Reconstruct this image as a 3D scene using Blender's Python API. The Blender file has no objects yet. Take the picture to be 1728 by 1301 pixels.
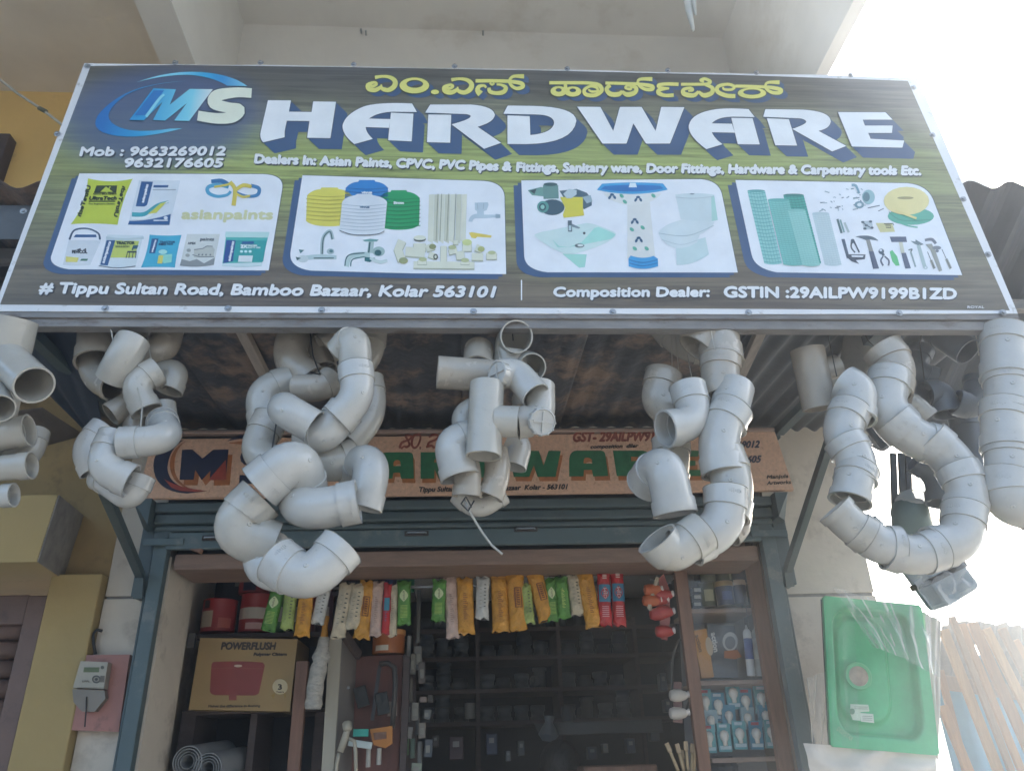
import bpy, bmesh, math, random
from mathutils import Vector, Matrix, noise
from mathutils.geometry import tessellate_polygon
random.seed(7)
scn = bpy.context.scene
COL = scn.collection
R = math.radians

# ------------------------------------------------------------------ camera, sky, sun, exposure
PITCH, YAW, ROLL = R(26), R(4.2), R(1.9)
FPX, CX, CY = 1300.0, 864.0, 650.5
EYE = Vector((0, 0, 1.6))
fw = Vector((math.sin(YAW) * math.cos(PITCH), math.cos(YAW) * math.cos(PITCH), math.sin(PITCH)))
r0 = Vector((math.cos(YAW), -math.sin(YAW), 0)); u0 = r0.cross(fw)
rt = r0 * math.cos(ROLL) - u0 * math.sin(ROLL); up = r0 * math.sin(ROLL) + u0 * math.cos(ROLL)
cd = bpy.data.cameras.new('camera'); cam = bpy.data.objects.new('camera', cd); COL.objects.link(cam)
cd.sensor_width = 36; cd.lens = FPX / 1728 * 36; cd.clip_start = 0.05; cd.clip_end = 900
m = Matrix((rt, up, -fw)).transposed().to_4x4(); m.translation = EYE; cam.matrix_world = m
scn.camera = cam
SUN_EL, SUN_AZ = 19, 53
w = bpy.data.worlds.new('World'); scn.world = w; w.use_nodes = True
nt = w.node_tree; bg = nt.nodes['Background']; sky = nt.nodes.new('ShaderNodeTexSky')
sky.sky_type = 'NISHITA'; sky.sun_disc = False; sky.sun_elevation = R(SUN_EL); sky.sun_rotation = R(SUN_AZ)
sky.dust_density = 3.5; sky.air_density = 1.0; sky.ozone_density = 1.0
nt.links.new(sky.outputs[0], bg.inputs[0]); bg.inputs[1].default_value = 0.15
sl = bpy.data.lights.new('sun', 'SUN'); sl.energy = 3.5; sl.angle = R(0.6); sl.color = (1, .965, .92)
so = bpy.data.objects.new('sun', sl); COL.objects.link(so)
sd = Vector((math.sin(R(SUN_AZ)) * math.cos(R(SUN_EL)), math.cos(R(SUN_AZ)) * math.cos(R(SUN_EL)), math.sin(R(SUN_EL))))
so.rotation_euler = sd.to_track_quat('Z', 'Y').to_euler(); so.location = (4, 4, 6)
vs = scn.view_settings; vs.view_transform = 'Standard'; vs.look = 'None'; vs.gamma = 1; vs.use_curve_mapping = False
vs.exposure = 2.5

# ------------------------------------------------------------------ measuring helpers
def ray(px, py): return fw + rt * ((px - CX) / FPX) - up * ((py - CY) / FPX)
def at(px, py, Y):
    d = ray(px, py); return EYE + d * (Y / d.y)
def mpp(px, py, Y):           # metres per photo pixel at that place
    d = ray(px, py); return (Y / d.y) / FPX
class Plane:
    def __init__(s, p0, n, step=.0007): s.p0 = Vector(p0); s.n = Vector(n).normalized(); s.step = step
    def __call__(s, px, py, lv=0):
        d = ray(px, py); t = (s.p0 - EYE).dot(s.n) / d.dot(s.n)
        return EYE + d * t + s.n * (lv * s.step)

# ------------------------------------------------------------------ materials
MATS = {}
def srgb(h):
    if isinstance(h, str):
        h = h.lstrip('#'); c = [int(h[i:i+2], 16) / 255 for i in (0, 2, 4)]
    else: c = [v / 255 for v in h]
    return [(v / 12.92 if v <= .04045 else ((v + .055) / 1.055) ** 2.4) for v in c]
def mat(name, col, rough=.6, vary=.12, scale=6, bump=0., bscale=40, metal=0, spots=None, spotcol=None, spotsc=5, stretch=(1, 1, 1), trans=0, alpha=1, spec=.5):
    if name in MATS: return MATS[name]
    M = bpy.data.materials.new(name); M.use_nodes = True; t = M.node_tree; N = t.nodes; L = t.links
    b = N['Principled BSDF']; b.inputs['Roughness'].default_value = rough; b.inputs['Metallic'].default_value = metal
    b.inputs['Specular IOR Level'].default_value = spec
    if trans: b.inputs['Transmission Weight'].default_value = trans
    if alpha < 1: b.inputs['Alpha'].default_value = alpha
    tc = N.new('ShaderNodeNewGeometry'); mp = N.new('ShaderNodeMapping'); mp.inputs['Scale'].default_value = stretch
    L.new(tc.outputs['Position'], mp.inputs['Vector'])
    nz = N.new('ShaderNodeTexNoise'); nz.inputs['Scale'].default_value = scale; nz.inputs['Detail'].default_value = 6; nz.inputs['Roughness'].default_value = .62
    L.new(mp.outputs[0], nz.inputs['Vector'])
    rp = N.new('ShaderNodeValToRGB'); c = Vector(col)
    rp.color_ramp.elements[0].position = .34; rp.color_ramp.elements[1].position = .66
    rp.color_ramp.elements[0].color = (*[max(0, v * (1 - vary)) for v in c], 1); rp.color_ramp.elements[1].color = (*[min(1, v * (1 + vary)) for v in c], 1)
    L.new(nz.outputs['Fac'], rp.inputs[0]); out = rp.outputs[0]
    if spots:
        n2 = N.new('ShaderNodeTexNoise'); n2.inputs['Scale'].default_value = spotsc; n2.inputs['Detail'].default_value = 8; n2.inputs['Roughness'].default_value = .7
        L.new(mp.outputs[0], n2.inputs['Vector'])
        r2 = N.new('ShaderNodeValToRGB'); r2.color_ramp.elements[0].position = .68 - .4 * spots; r2.color_ramp.elements[1].position = .68 - .4 * spots + .11; r2.color_ramp.elements[1].color = (.8, .8, .8, 1)
        L.new(n2.outputs['Fac'], r2.inputs[0])
        mx = N.new('ShaderNodeMix'); mx.data_type = 'RGBA'; L.new(r2.outputs[0], mx.inputs[0]); L.new(out, mx.inputs[6]); mx.inputs[7].default_value = (*spotcol, 1); out = mx.outputs[2]
    L.new(out, b.inputs['Base Color'])
    rr = N.new('ShaderNodeMapRange'); rr.inputs[3].default_value = max(.02, rough - .1); rr.inputs[4].default_value = min(1, rough + .12)
    L.new(nz.outputs['Fac'], rr.inputs[0]); L.new(rr.outputs[0], b.inputs['Roughness'])
    if bump:
        n3 = N.new('ShaderNodeTexNoise'); n3.inputs['Scale'].default_value = bscale; n3.inputs['Detail'].default_value = 5; L.new(mp.outputs[0], n3.inputs['Vector'])
        bp = N.new('ShaderNodeBump'); bp.inputs['Strength'].default_value = bump; bp.inputs['Distance'].default_value = .01
        L.new(n3.outputs['Fac'], bp.inputs['Height']); L.new(bp.outputs[0], b.inputs['Normal'])
    MATS[name] = M; return M
def ink(h, rough=.42):
    h = h if isinstance(h, str) else '%02x%02x%02x' % tuple(h)
    return mat('ink_' + h + ('' if rough == .42 else str(rough)), srgb(h), rough, .05, 9)

# ------------------------------------------------------------------ objects
def props(o, label=None, cat=None, group=None, kind=None):
    for k, v in (('label', label), ('category', cat), ('group', group), ('kind', kind)):
        if v: o[k] = v
    return o
def thing(name, label, cat, loc, group=None, kind=None):
    o = bpy.data.objects.new(name, None); COL.objects.link(o); o.location = Vector(loc); o.empty_display_size = .05
    return props(o, label, cat, group, kind)
def base(o):
    p = Vector(o.location)
    while o.parent: o = o.parent; p += o.location
    return p
def emit(name, geo, parent=None, smooth=False, loc=None, auto=None):
    """geo: list of (verts, faces, material) in world metres -> one mesh object"""
    V = []; F = []; MI = []; ms = []
    for v, f, mt in geo:
        if mt not in ms: ms.append(mt)
        k = len(V); V += [Vector(q) for q in v]; F += [[i + k for i in q] for q in f]; MI += [ms.index(mt)] * len(f)
    me = bpy.data.meshes.new(name)
    if parent is not None: off = base(parent); lo = Vector((0, 0, 0))
    else:
        lo = Vector(loc) if loc is not None else sum(V, Vector()) / max(1, len(V)); off = lo
    me.from_pydata([v - off for v in V], [], F)
    for mt in ms: me.materials.append(mt)
    me.polygons.foreach_set('material_index', MI)
    if smooth: me.shade_smooth() if hasattr(me, 'shade_smooth') else None
    if smooth and auto:
        try: me.set_sharp_from_angle(angle=R(auto))
        except Exception: pass
    o = bpy.data.objects.new(name, me); COL.objects.link(o); o.location = lo
    if parent is not None: o.parent = parent
    me.update(); return o
def solo(name, label, cat, geo, group=None, smooth=False, auto=None, kind=None, loc=None):
    return props(emit(name, geo, None, smooth, loc, auto), label, cat, group, kind)
def structure(name, geo, smooth=False, parent=None):
    return props(emit(name, geo, parent, smooth), kind='structure')

def box(x0, x1, y0, y1, z0, z1, mt, bev=0):
    if bev <= 0:
        v = [(x, y, z) for x in (x0, x1) for y in (y0, y1) for z in (z0, z1)]
        return (v, [(0, 1, 3, 2), (4, 6, 7, 5), (0, 4, 5, 1), (2, 3, 7, 6), (0, 2, 6, 4), (1, 5, 7, 3)], mt)
    bm = bmesh.new(); bmesh.ops.create_cube(bm, size=1)
    for v in bm.verts: v.co = Vector(((x0 + x1) / 2 + v.co.x * (x1 - x0), (y0 + y1) / 2 + v.co.y * (y1 - y0), (z0 + z1) / 2 + v.co.z * (z1 - z0)))
    bmesh.ops.bevel(bm, geom=bm.edges[:], offset=bev, segments=2, affect='EDGES', profile=.5)
    return bmgeo(bm, mt)
def bmgeo(bm, mt):
    bm.verts.ensure_lookup_table(); bm.verts.index_update()
    g = ([v.co.copy() for v in bm.verts], [[v.index for v in f.verts] for f in bm.faces], mt); bm.free(); return g
def beam(a, b, w, h, mt, upv=(0, 0, 1), bev=0):
    a = Vector(a); b = Vector(b); d = (b - a).normalized(); s = d.cross(Vector(upv))
    if s.length < 1e-4: s = d.cross(Vector((0, 1, 0)))
    s.normalize(); u = s.cross(d)
    L = (b - a).length; g = box(-w / 2, w / 2, 0, L, -h / 2, h / 2, mt, bev)
    return ([a + s * v[0] + d * v[1] + u * v[2] for v in g[0]], g[1], mt)
def quadprism(pts, thick, mt):
    """pts: planar 3-D loop; thick: vector"""
    n = len(pts); t = Vector(thick); a = [Vector(p) for p in pts]; b = [p + t for p in a]
    tr = tessellate_polygon([a])
    F = [tuple(q) for q in tr] + [tuple(i + n for i in reversed(q)) for q in tr] + [(i, i + n, (i + 1) % n + n, (i + 1) % n) for i in range(n)]
    return (a + b, F, mt)
def frames(P):
    T = [(P[min(i + 1, len(P) - 1)] - P[max(i - 1, 0)]).normalized() for i in range(len(P))]
    r = Vector((0, 0, 1)) if abs(T[0].z) < .9 else Vector((1, 0, 0)); n = (r - T[0] * r.dot(T[0])).normalized(); N = [n]
    for i in range(1, len(P)):
        n = N[-1] - T[i] * N[-1].dot(T[i]); N.append(n.normalized() if n.length > 1e-6 else N[-1])
    return [(n, T[i].cross(n)) for i, n in enumerate(N)]
def sweep(P, rad, mt, sides=12, capped=True, fr=None):
    P = [Vector(p) for p in P]; fr = fr or frames(P); V = []; F = []
    for i, p in enumerate(P):
        r = rad[i] if isinstance(rad, (list, tuple)) else rad
        for k in range(sides):
            a = 2 * math.pi * k / sides; V.append(p + fr[i][0] * (math.cos(a) * r) + fr[i][1] * (math.sin(a) * r))
    for i in range(len(P) - 1):
        for k in range(sides):
            k2 = (k + 1) % sides; F.append((i * sides + k, i * sides + k2, (i + 1) * sides + k2, (i + 1) * sides + k))
    if capped: F.append(tuple(reversed(range(sides)))); F.append(tuple((len(P) - 1) * sides + k for k in range(sides)))
    return (V, F, mt)
def disc(c, n, r, mt, sides=20, depth=0, r2=None):
    c = Vector(c); n = Vector(n).normalized(); P = [c, c + n * max(depth, .0005)]
    return sweep(P, [r, r if r2 is None else r2], mt, sides)
def lathe(c, axis, prof, mt, sides=20):
    """prof: list of (distance along axis, radius)"""
    c = Vector(c); a = Vector(axis).normalized(); P = [c + a * p[0] for p in prof]
    r = Vector((0, 0, 1)) if abs(a.z) < .9 else Vector((1, 0, 0)); n = (r - a * r.dot(a)).normalized(); b = a.cross(n)
    return sweep(P, [max(p[1], .0004) for p in prof], mt, sides, True, [(n, b)] * len(P))
def grid(fn, nu, nv, mt, thick=None):
    V = [Vector(fn(i / nu, j / nv)) for j in range(nv + 1) for i in range(nu + 1)]
    F = [(j * (nu + 1) + i, j * (nu + 1) + i + 1, (j + 1) * (nu + 1) + i + 1, (j + 1) * (nu + 1) + i) for j in range(nv) for i in range(nu)]
    if thick:
        t = Vector(thick); n = len(V); V += [v + t for v in V]; F += [tuple(k + n for k in reversed(f)) for f in F]
        bd = [i for i in range(nu + 1)] + [j * (nu + 1) + nu for j in range(1, nv + 1)] + [nv * (nu + 1) + i for i in range(nu - 1, -1, -1)] + [j * (nu + 1) for j in range(nv - 1, 0, -1)]
        for a, b in zip(bd, bd[1:] + bd[:1]): F.append((b, a, a + n, b + n))
    return (V, F, mt)

# ------------------------------------------------------------------ flat print
def path(pts):
    o = []
    for p in pts:
        if p[0] == 'q':
            x0, y0 = o[-1]; _, cx, cy, x, y = p
            for i in range(1, 9):
                t = i / 8; o.append(((1-t)**2*x0 + 2*t*(1-t)*cx + t*t*x, (1-t)**2*y0 + 2*t*(1-t)*cy + t*t*y))
        else: o.append((p[0], p[1]))
    return o
def smooth2(pts, n=5):
    P = [tuple(p) for p in pts]; P = [P[0]] + P + [P[-1]]; o = []
    for i in range(1, len(P) - 2):
        for k in range(n):
            t = k / n
            o.append(tuple(.5 * (2*b + (c - a)*t + (2*a - 5*b + 4*c - d)*t*t + (3*b - a - 3*c + d)*t**3) for a, b, c, d in zip(P[i-1], P[i], P[i+1], P[i+2])))
    o.append(P[-2]); return o
def ell(cx, cy, rx, ry, n=20, a0=0, a1=360, tilt=0):
    o = []
    for i in range(n + (0 if a1 - a0 >= 360 else 1)):
        a = R(a0 + (a1 - a0) * i / n); x = rx * math.cos(a); y = ry * math.sin(a); t = R(tilt)
        o.append((cx + x * math.cos(t) - y * math.sin(t), cy + x * math.sin(t) + y * math.cos(t)))
    return o
TXT = {}
def textmesh(body):
    if body in TXT: return TXT[body]
    c = bpy.data.curves.new('t', 'FONT'); c.body = body; c.size = 1; c.resolution_u = 3
    o = bpy.data.objects.new('t', c); COL.objects.link(o); bpy.context.view_layer.update()
    me = bpy.data.meshes.new_from_object(o.evaluated_get(bpy.context.evaluated_depsgraph_get()))
    V = [v.co.copy() for v in me.vertices]; F = [tuple(p.vertices) for p in me.polygons]
    bpy.data.objects.remove(o); bpy.data.curves.remove(c); bpy.data.meshes.remove(me)
    x0 = min(v.x for v in V); x1 = max(v.x for v in V); TXT[body] = (V, F, x0, x1); return TXT[body]
CAP = max(v.y for v in textmesh('H')[0])
class Print:
    """flat print on a plane: polygons and lettering in photo pixels, gathered into one part"""
    def __init__(s, plane, tf=None, lv=1): s.pl = plane; s.tf = tf or (lambda x, y: (x, y)); s.g = []; s.lv = lv
    def P(s, x, y, lv):
        x, y = s.tf(x, y); return s.pl(x, y, s.lv + lv)
    def poly(s, pts, c, lv=0, holes=()):
        loops = [path(pts)] + [path(h) for h in holes]
        L3 = [[s.P(x, y, lv) for x, y in l] for l in loops]; L2 = [[Vector((x, y, 0)) for x, y in l] for l in loops]
        V = [v for l in L3 for v in l]; s.g.append((V, [tuple(f) for f in tessellate_polygon(L2)], c if not isinstance(c, (str, tuple)) else ink(c)))
    def stroke(s, pts, c, lv=0, w=None, curve=True):
        pts = [(p[0], p[1], p[2] if len(p) > 2 else w) for p in pts]
        q = smooth2(pts) if curve and len(pts) > 2 else pts; V = []; n = len(q)
        for i, (x, y, ww) in enumerate(q):
            a = q[max(0, i-1)]; b = q[min(n-1, i+1)]; dx, dy = b[0]-a[0], b[1]-a[1]; l = math.hypot(dx, dy) or 1
            nx, ny = -dy/l*ww/2, dx/l*ww/2; k = lv + .5*i/n
            V += [s.P(x+nx, y+ny, k), s.P(x-nx, y-ny, k)]
        s.g.append((V, [(2*i, 2*i+1, 2*i+3, 2*i+2) for i in range(n-1)], c if not isinstance(c, (str, tuple)) else ink(c)))
    def text(s, body, q, c, lv=0, bold=0, dx=0, dy=0):
        V, F, x0, x1 = textmesh(body); bl, br, tr, tl = q; G = []; FF = []
        offs = [(0, 0)] if not bold else [(0, 0), (-bold, 0), (bold, 0), (0, -bold), (0, bold), (bold*.7, bold*.7), (-bold*.7, -bold*.7)]
        for k, (ox, oy) in enumerate(offs):
            b0 = len(G)
            for v in V:
                a = (v.x - x0) / (x1 - x0); t = v.y / CAP
                x = (bl[0]*(1-a) + br[0]*a)*(1-t) + (tl[0]*(1-a) + tr[0]*a)*t + ox + dx
                y = (bl[1]*(1-a) + br[1]*a)*(1-t) + (tl[1]*(1-a) + tr[1]*a)*t + oy + dy
                G.append(s.P(x, y, lv + k*.12))
            FF += [tuple(i + b0 for i in f) for f in F]
        s.g.append((G, FF, c if not isinstance(c, (str, tuple)) else ink(c)))
    def line(s, body, x0, y0, x1, y1, h, c, lv=0, bold=0, slant=0, **k):
        s.text(body, ((x0, y0), (x1, y1), (x1 + slant, y1 - h), (x0 + slant, y0 - h)), c, lv, bold, **k)
    def done(s, name, parent): return emit(name, s.g, parent)
# ------------------------------------------------------------------ materials of the place
m_asph = mat('street_dust', (.56, .52, .45), .9, .2, 2, .3)
m_cream = mat('cream_plaster', (.60, .53, .43), .85, .08, 3, .25, 25, spots=.38, spotcol=(.40, .34, .27), spotsc=4)
m_white = mat('white_plaster', (.86, .83, .76), .85, .05, 2.2, .2, 20, spots=.34, spotcol=(.74, .69, .60), spotsc=1.6)
m_tan = mat('tan_plaster', (.84, .77, .66), .85, .07, 2, .2, 20)
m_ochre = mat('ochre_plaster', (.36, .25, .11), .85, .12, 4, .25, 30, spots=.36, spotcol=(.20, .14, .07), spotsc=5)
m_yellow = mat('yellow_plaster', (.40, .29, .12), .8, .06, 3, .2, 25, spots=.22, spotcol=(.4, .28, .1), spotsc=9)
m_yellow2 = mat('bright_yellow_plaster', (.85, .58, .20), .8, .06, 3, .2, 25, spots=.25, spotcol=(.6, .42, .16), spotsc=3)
m_concrete = mat('raw_concrete', (.25, .23, .205), .9, .25, 14, .6, 30)
m_maroon = mat('maroon_shutter_paint', (.17, .105, .08), .55, .15, 8, .15, 30, spots=.3, spotcol=(.08, .05, .045), spotsc=12)
m_green = mat('grey_green_steel_paint', (.062, .088, .090), .45, .12, 7, .15, 45, spots=.3, spotcol=(.045, .05, .05), spotsc=11)
m_greenl = mat('grey_green_post_paint', (.088, .125, .128), .45, .1, 6, .12, 45, spots=.34, spotcol=(.20, .21, .195), spotsc=9)
m_sheet = mat('dark_corrugated_sheet', (.062, .066, .076), .6, .4, 7, .8, 30, spots=.46, spotcol=(.30, .205, .145), spotsc=4.5)
m_sheet2 = mat('grey_corrugated_sheet', (.11, .12, .13), .5, .2, 4, .3, 30)
m_sheet3 = mat('slate_blue_sheet', (.035, .045, .06), .55, .2, 4, .3, 30)
m_rafter = mat('pale_rafter_timber', (.38, .33, .28), .7, .15, 10, .3, 60, stretch=(6, 1, 6))
m_lintel = mat('brown_frame_timber', (.22, .14, .10), .6, .2, 7, .25, 60, stretch=(1, 6, 6))
m_stile = mat('red_brown_stile_timber', (.22, .115, .075), .55, .2, 7, .25, 60, stretch=(8, 8, 1))
m_shelfw = mat('shelf_timber', (.085, .062, .056), .7, .2, 8, .2, 60, stretch=(1, 6, 6))
m_pale = mat('cream_laminate', (.42, .38, .29), .5, .06, 5)
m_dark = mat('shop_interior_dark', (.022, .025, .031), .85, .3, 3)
m_board = mat('salmon_board_paint', (.66, .41, .27), .65, .12, 60, .35, 110, spots=.3, spotcol=(.42, .22, .13), spotsc=50)
m_steel = mat('galvanised_steel', (.35, .36, .37), .35, .15, 20, metal=.8)
m_frame = mat('weathered_frame_tin', (.22, .21, .20), .6, .2, 14, .25, 60, spots=.36, spotcol=(.12, .09, .075), spotsc=22, stretch=(.35, 1, 1))
m_white_edge = mat('banner_white_hem', (.70, .71, .72), .4, .04, 6, spots=.22, spotcol=(.3, .28, .26), spotsc=18)
m_rope = mat('pale_twine', (.40, .38, .33), .8, .1, 30)
m_wire = mat('black_wire', (.02, .02, .02), .5, .1, 30)
m_glass = None
def glassmat():
    M = bpy.data.materials.new('window_glass'); M.use_nodes = True; t = M.node_tree; N = t.nodes; L = t.links
    N.remove(N['Principled BSDF']); tr = N.new('ShaderNodeBsdfTransparent'); gl = N.new('ShaderNodeBsdfGlossy'); gl.inputs['Roughness'].default_value = .02
    fr = N.new('ShaderNodeFresnel'); fr.inputs['IOR'].default_value = 1.62; mx = N.new('ShaderNodeMixShader')
    L.new(fr.outputs[0], mx.inputs[0]); L.new(tr.outputs[0], mx.inputs[1]); L.new(gl.outputs[0], mx.inputs[2]); L.new(mx.outputs[0], N['Material Output'].inputs[0]); return M
m_glass = glassmat()
def filmmat(name, col, fac=.35):
    M = bpy.data.materials.new(name); M.use_nodes = True; t = M.node_tree; N = t.nodes; L = t.links
    b = N['Principled BSDF']; b.inputs['Base Color'].default_value = (*col, 1); b.inputs['Roughness'].default_value = .12
    tr = N.new('ShaderNodeBsdfTransparent'); mx = N.new('ShaderNodeMixShader')
    lw = N.new('ShaderNodeLayerWeight'); lw.inputs['Blend'].default_value = .35
    mr = N.new('ShaderNodeMapRange'); mr.inputs[3].default_value = fac * .45; mr.inputs[4].default_value = min(1, fac * 2.2)
    L.new(lw.outputs['Facing'], mr.inputs[0]); L.new(mr.outputs[0], mx.inputs[0]); L.new(tr.outputs[0], mx.inputs[1]); L.new(b.outputs[0], mx.inputs[2]); L.new(mx.outputs[0], N['Material Output'].inputs[0]); return M
m_film = filmmat('clear_plastic_film', (.75, .78, .78), .4)

# ------------------------------------------------------------------ setting: street, buildings
structure('ground', [([(-60, -60, 0), (60, -60, 0), (60, 60, 0), (-60, 60, 0)], [(0, 1, 2, 3)], m_asph)])
structure('pavement', [box(-6, 6, 1.9, 3.19, .0, .14, mat('pavement_concrete', (.5, .47, .42), .9, .15, 3, .3), .01)])

# the shop building: walls round the opening, the upper storey, the balcony box
WX0, WX1 = -1.455, 1.79
bld = thing('shop_building', 'cream plastered shop building with an overhanging balcony box above the big hardware sign', 'building', (0, 3.3, 0))
for bb in ((1.37, WX1, 3.30, 0, 2.20), (1.37, WX1, 3.304, 2.215, 3.35), (WX0, -1.27, 3.30, 0, 2.245), (WX0, -1.27, 3.304, 2.258, 3.35)):
    emit('wall', [box(bb[0], bb[1], bb[2], 3.55, bb[3], bb[4], m_cream)], bld)
emit('joint_filler', [box(1.372, WX1 - .004, 3.312, 3.5, 2.19, 2.22, m_concrete)], bld)
emit('joint_filler', [box(WX0 + .004, -1.272, 3.312, 3.5, 2.24, 2.26, m_concrete)], bld)
emit('upper_wall', [box(-1.344, 1.689, 3.4, 3.7, 3.35, 5.76, m_white), box(-1.27, 1.37, 3.34, 3.7, 2.60, 3.35, m_cream)], bld)
emit('balcony_soffit', [box(-1.344, 1.689, .4, 3.7, 5.76, 5.95, m_white)], bld)
emit('side_beam', [quadprism([(-1.344, .4, 4.823), (-1.344, 3.9, 4.823), (-1.344, 3.9, 5.95), (-1.344, .4, 5.95)], (-.17, 0, 0), m_white)], bld)
emit('side_beam', [quadprism([(1.689, .4, 4.50), (1.689, 3.9, 4.50), (1.689, 3.9, 5.95), (1.689, .4, 5.95)], (.06, 0, 0), m_white)], bld)
emit('wall', [box(-1.344, 1.74, 3.72, 8, 2.62, 7.5, m_white)], bld)
for x, y in ((385, 60), (610, 57), (815, 60), (1208, 61)):
    p = at(300 + x * .826 if x < 600 else x, y, 3.39)
    emit('nail', [sweep([p, p + Vector((0, -.03, .004))], .006, m_steel, 6)], bld)
# yellow neighbour on the left
ny = thing('neighbour_building', 'yellow ochre neighbouring building with a tan soffit left of the sign', 'building', (-2.5, 3.3, 0))
emit('upper_wall', [box(-6, -1.46, 3.4, 3.7, 3.2, 5.15, m_yellow2)], ny)
emit('soffit', [box(-6, -1.517, .3, 3.7, 5.15, 5.4, m_tan)], ny)
emit('soffit_edge', [box(-1.60, -1.518, .3, 3.398, 5.10, 5.149, m_yellow2)], ny)
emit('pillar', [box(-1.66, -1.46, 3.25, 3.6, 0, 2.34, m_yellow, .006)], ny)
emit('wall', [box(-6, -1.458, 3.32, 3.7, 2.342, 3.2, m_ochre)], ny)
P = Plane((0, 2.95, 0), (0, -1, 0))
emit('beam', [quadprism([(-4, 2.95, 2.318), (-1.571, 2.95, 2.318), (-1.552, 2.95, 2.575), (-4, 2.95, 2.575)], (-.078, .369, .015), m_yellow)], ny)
emit('beam_end', [quadprism([(-1.57, 2.952, 2.318), (-1.551, 2.952, 2.575), (-1.622, 3.318, 2.604), (-1.648, 3.318, 2.335)], (.004, 0, 0), m_concrete)], ny)
fr = at(6, 262, 3.39)
wf = emit('window', [box(fr.x - .35, fr.x + .04, 3.33, 3.41, fr.z - .45, fr.z + .10, m_shelfw, .004)], ny)
emit('shutter_leaf', [box(fr.x - .30, fr.x + .005, 3.315, 3.329, fr.z - .41, fr.z + .05, m_lintel, .003)], wf)
# maroon roller shutter of the neighbour
sh = thing('roller_shutter', 'closed maroon roller shutter at the lower left edge', 'shutter', (-2.2, 3.3, 0))
for i in range(24):
    z = 2.16 - i * .072
    emit('slat', [sweep([(-3.4, 3.33, z - .03), (-1.742, 3.33, z - .03)], [.036, .036], m_maroon, 10)], sh, True)
emit('guide_rail', [box(-1.74, -1.664, 3.27, 3.36, 0, 2.26, m_maroon, .006)], sh)
emit('head_rail', [box(-3.4, -1.742, 3.280, 3.37, 2.15, 2.265, m_maroon, .006)], sh)
# neighbours' canopies
def corr(x0, x1, y0, y1, z0, z1, mt, pitch=.075, amp=.011, th=.002):
    n = int(abs(x1 - x0) / pitch * 8)
    def f(a, b):
        x = x0 + (x1 - x0) * a; return (x, y0 + (y1 - y0) * b, z0 + (z1 - z0) * b + amp * math.sin(2 * math.pi * x / pitch))
    return grid(f, n, 4, mt, (0, 0, th))
solo('canopy', 'dark corrugated canopy behind the left edge of the sign', 'canopy', [corr(-5, -1.45, 2.25, 3.32, 3.50, 3.46, m_sheet, .17, .02), beam((-5, 2.6, 3.45), (-1.47, 2.6, 3.43), .05, .05, m_frame), quadprism([(-5, 2.33, 3.47), (-1.5, 2.33, 3.47), (-1.5, 2.33, 3.32), (-5, 2.33, 3.32)], (0, .004, 0), m_sheet2)])
solo('canopy', 'bluish grey corrugated canopy jutting out right of the sign', 'canopy', [corr(1.88, 6, 2.35, 3.6, 3.66, 3.0, m_sheet3, .17, .02), beam((1.9, 2.8, 3.36), (6, 2.8, 3.36), .04, .05, m_frame), beam((2.0, 2.4, 3.58), (2.0, 3.5, 2.98), .03, .03, m_frame)])
nb2 = thing('parapet', 'pale parapet rising above the bluish canopy right of the sign', 'parapet', (3.2, 3.8, 3.9))
emit('wall', [box(2.95, 3.42, 3.72, 4.2, 3.1, 5.0, m_white, .01)], nb2)
emit('coping', [box(2.9, 3.46, 3.68, 4.25, 5.002, 5.08, m_white, .01)], nb2)
solo('neighbour_wall', 'cream wall stub below the bluish canopy at the right edge', 'wall', [box(2.52, 3.6, 3.61, 3.7, 2.72, 3.03, m_cream)])

# ------------------------------------------------------------------ canopy of the shop
cp = thing('canopy', 'dark rusty corrugated canopy roof over the shop front, under the sign', 'canopy', (0, 2.6, 2.95))
xs = [-1.60, -.98, -.44, .03, .42, 1.05, 1.83]
zs = [2.975, 2.95, 2.972, 2.955, 2.975, 2.96]
for i in range(6):
    emit('roof_sheet', [corr(xs[i] - .03, xs[i+1] + .03, 2.155, 3.30, zs[i] - .015, zs[i] + .02, m_sheet if i < 5 else m_sheet2, .085, .005 if i < 5 else .012)], cp, True)
emit('back_rail', [box(-1.40, 1.45, 3.17, 3.235, 2.885, 2.94, m_green, .003)], cp)
for (a, b) in (((388, 540), (470, 665)), ((1300, 540), (1235, 610))):
    A = at(a[0], a[1], 2.14); B = at(b[0], b[1], 2.85)
    A.z = 2.915; B.z = 2.925
    emit('rafter', [beam(A, (B.x, 3.16, 2.93), .035, .03, m_rafter, bev=.003)], cp)
for x in (-1.40, 1.44):
    emit('rafter', [beam((x, 2.13, 2.90), (x, 3.16, 2.91), .04, .035, m_green)], cp)
emit('front_rail', [box(-1.43, 1.86, 2.112, 2.15, 2.835, 2.868, m_frame, .002)], cp)
for a, b, c in (((178, 832, 2.42), (236, 968, 3.17), (233, 1010, 3.19)), ((1400, 745, 2.62), (1329, 962, 3.17), (1333, 990, 3.19))):
    A, B, C = at(*a), at(*b), at(*c)
    A2 = A + (A - B) * .35
    emit('strut', [beam(A2, B, .03, .032, m_green, bev=.002), beam(B + Vector((0, 0, .01)), C, .034, .012, m_green, (0, 1, 0))], cp)

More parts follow.
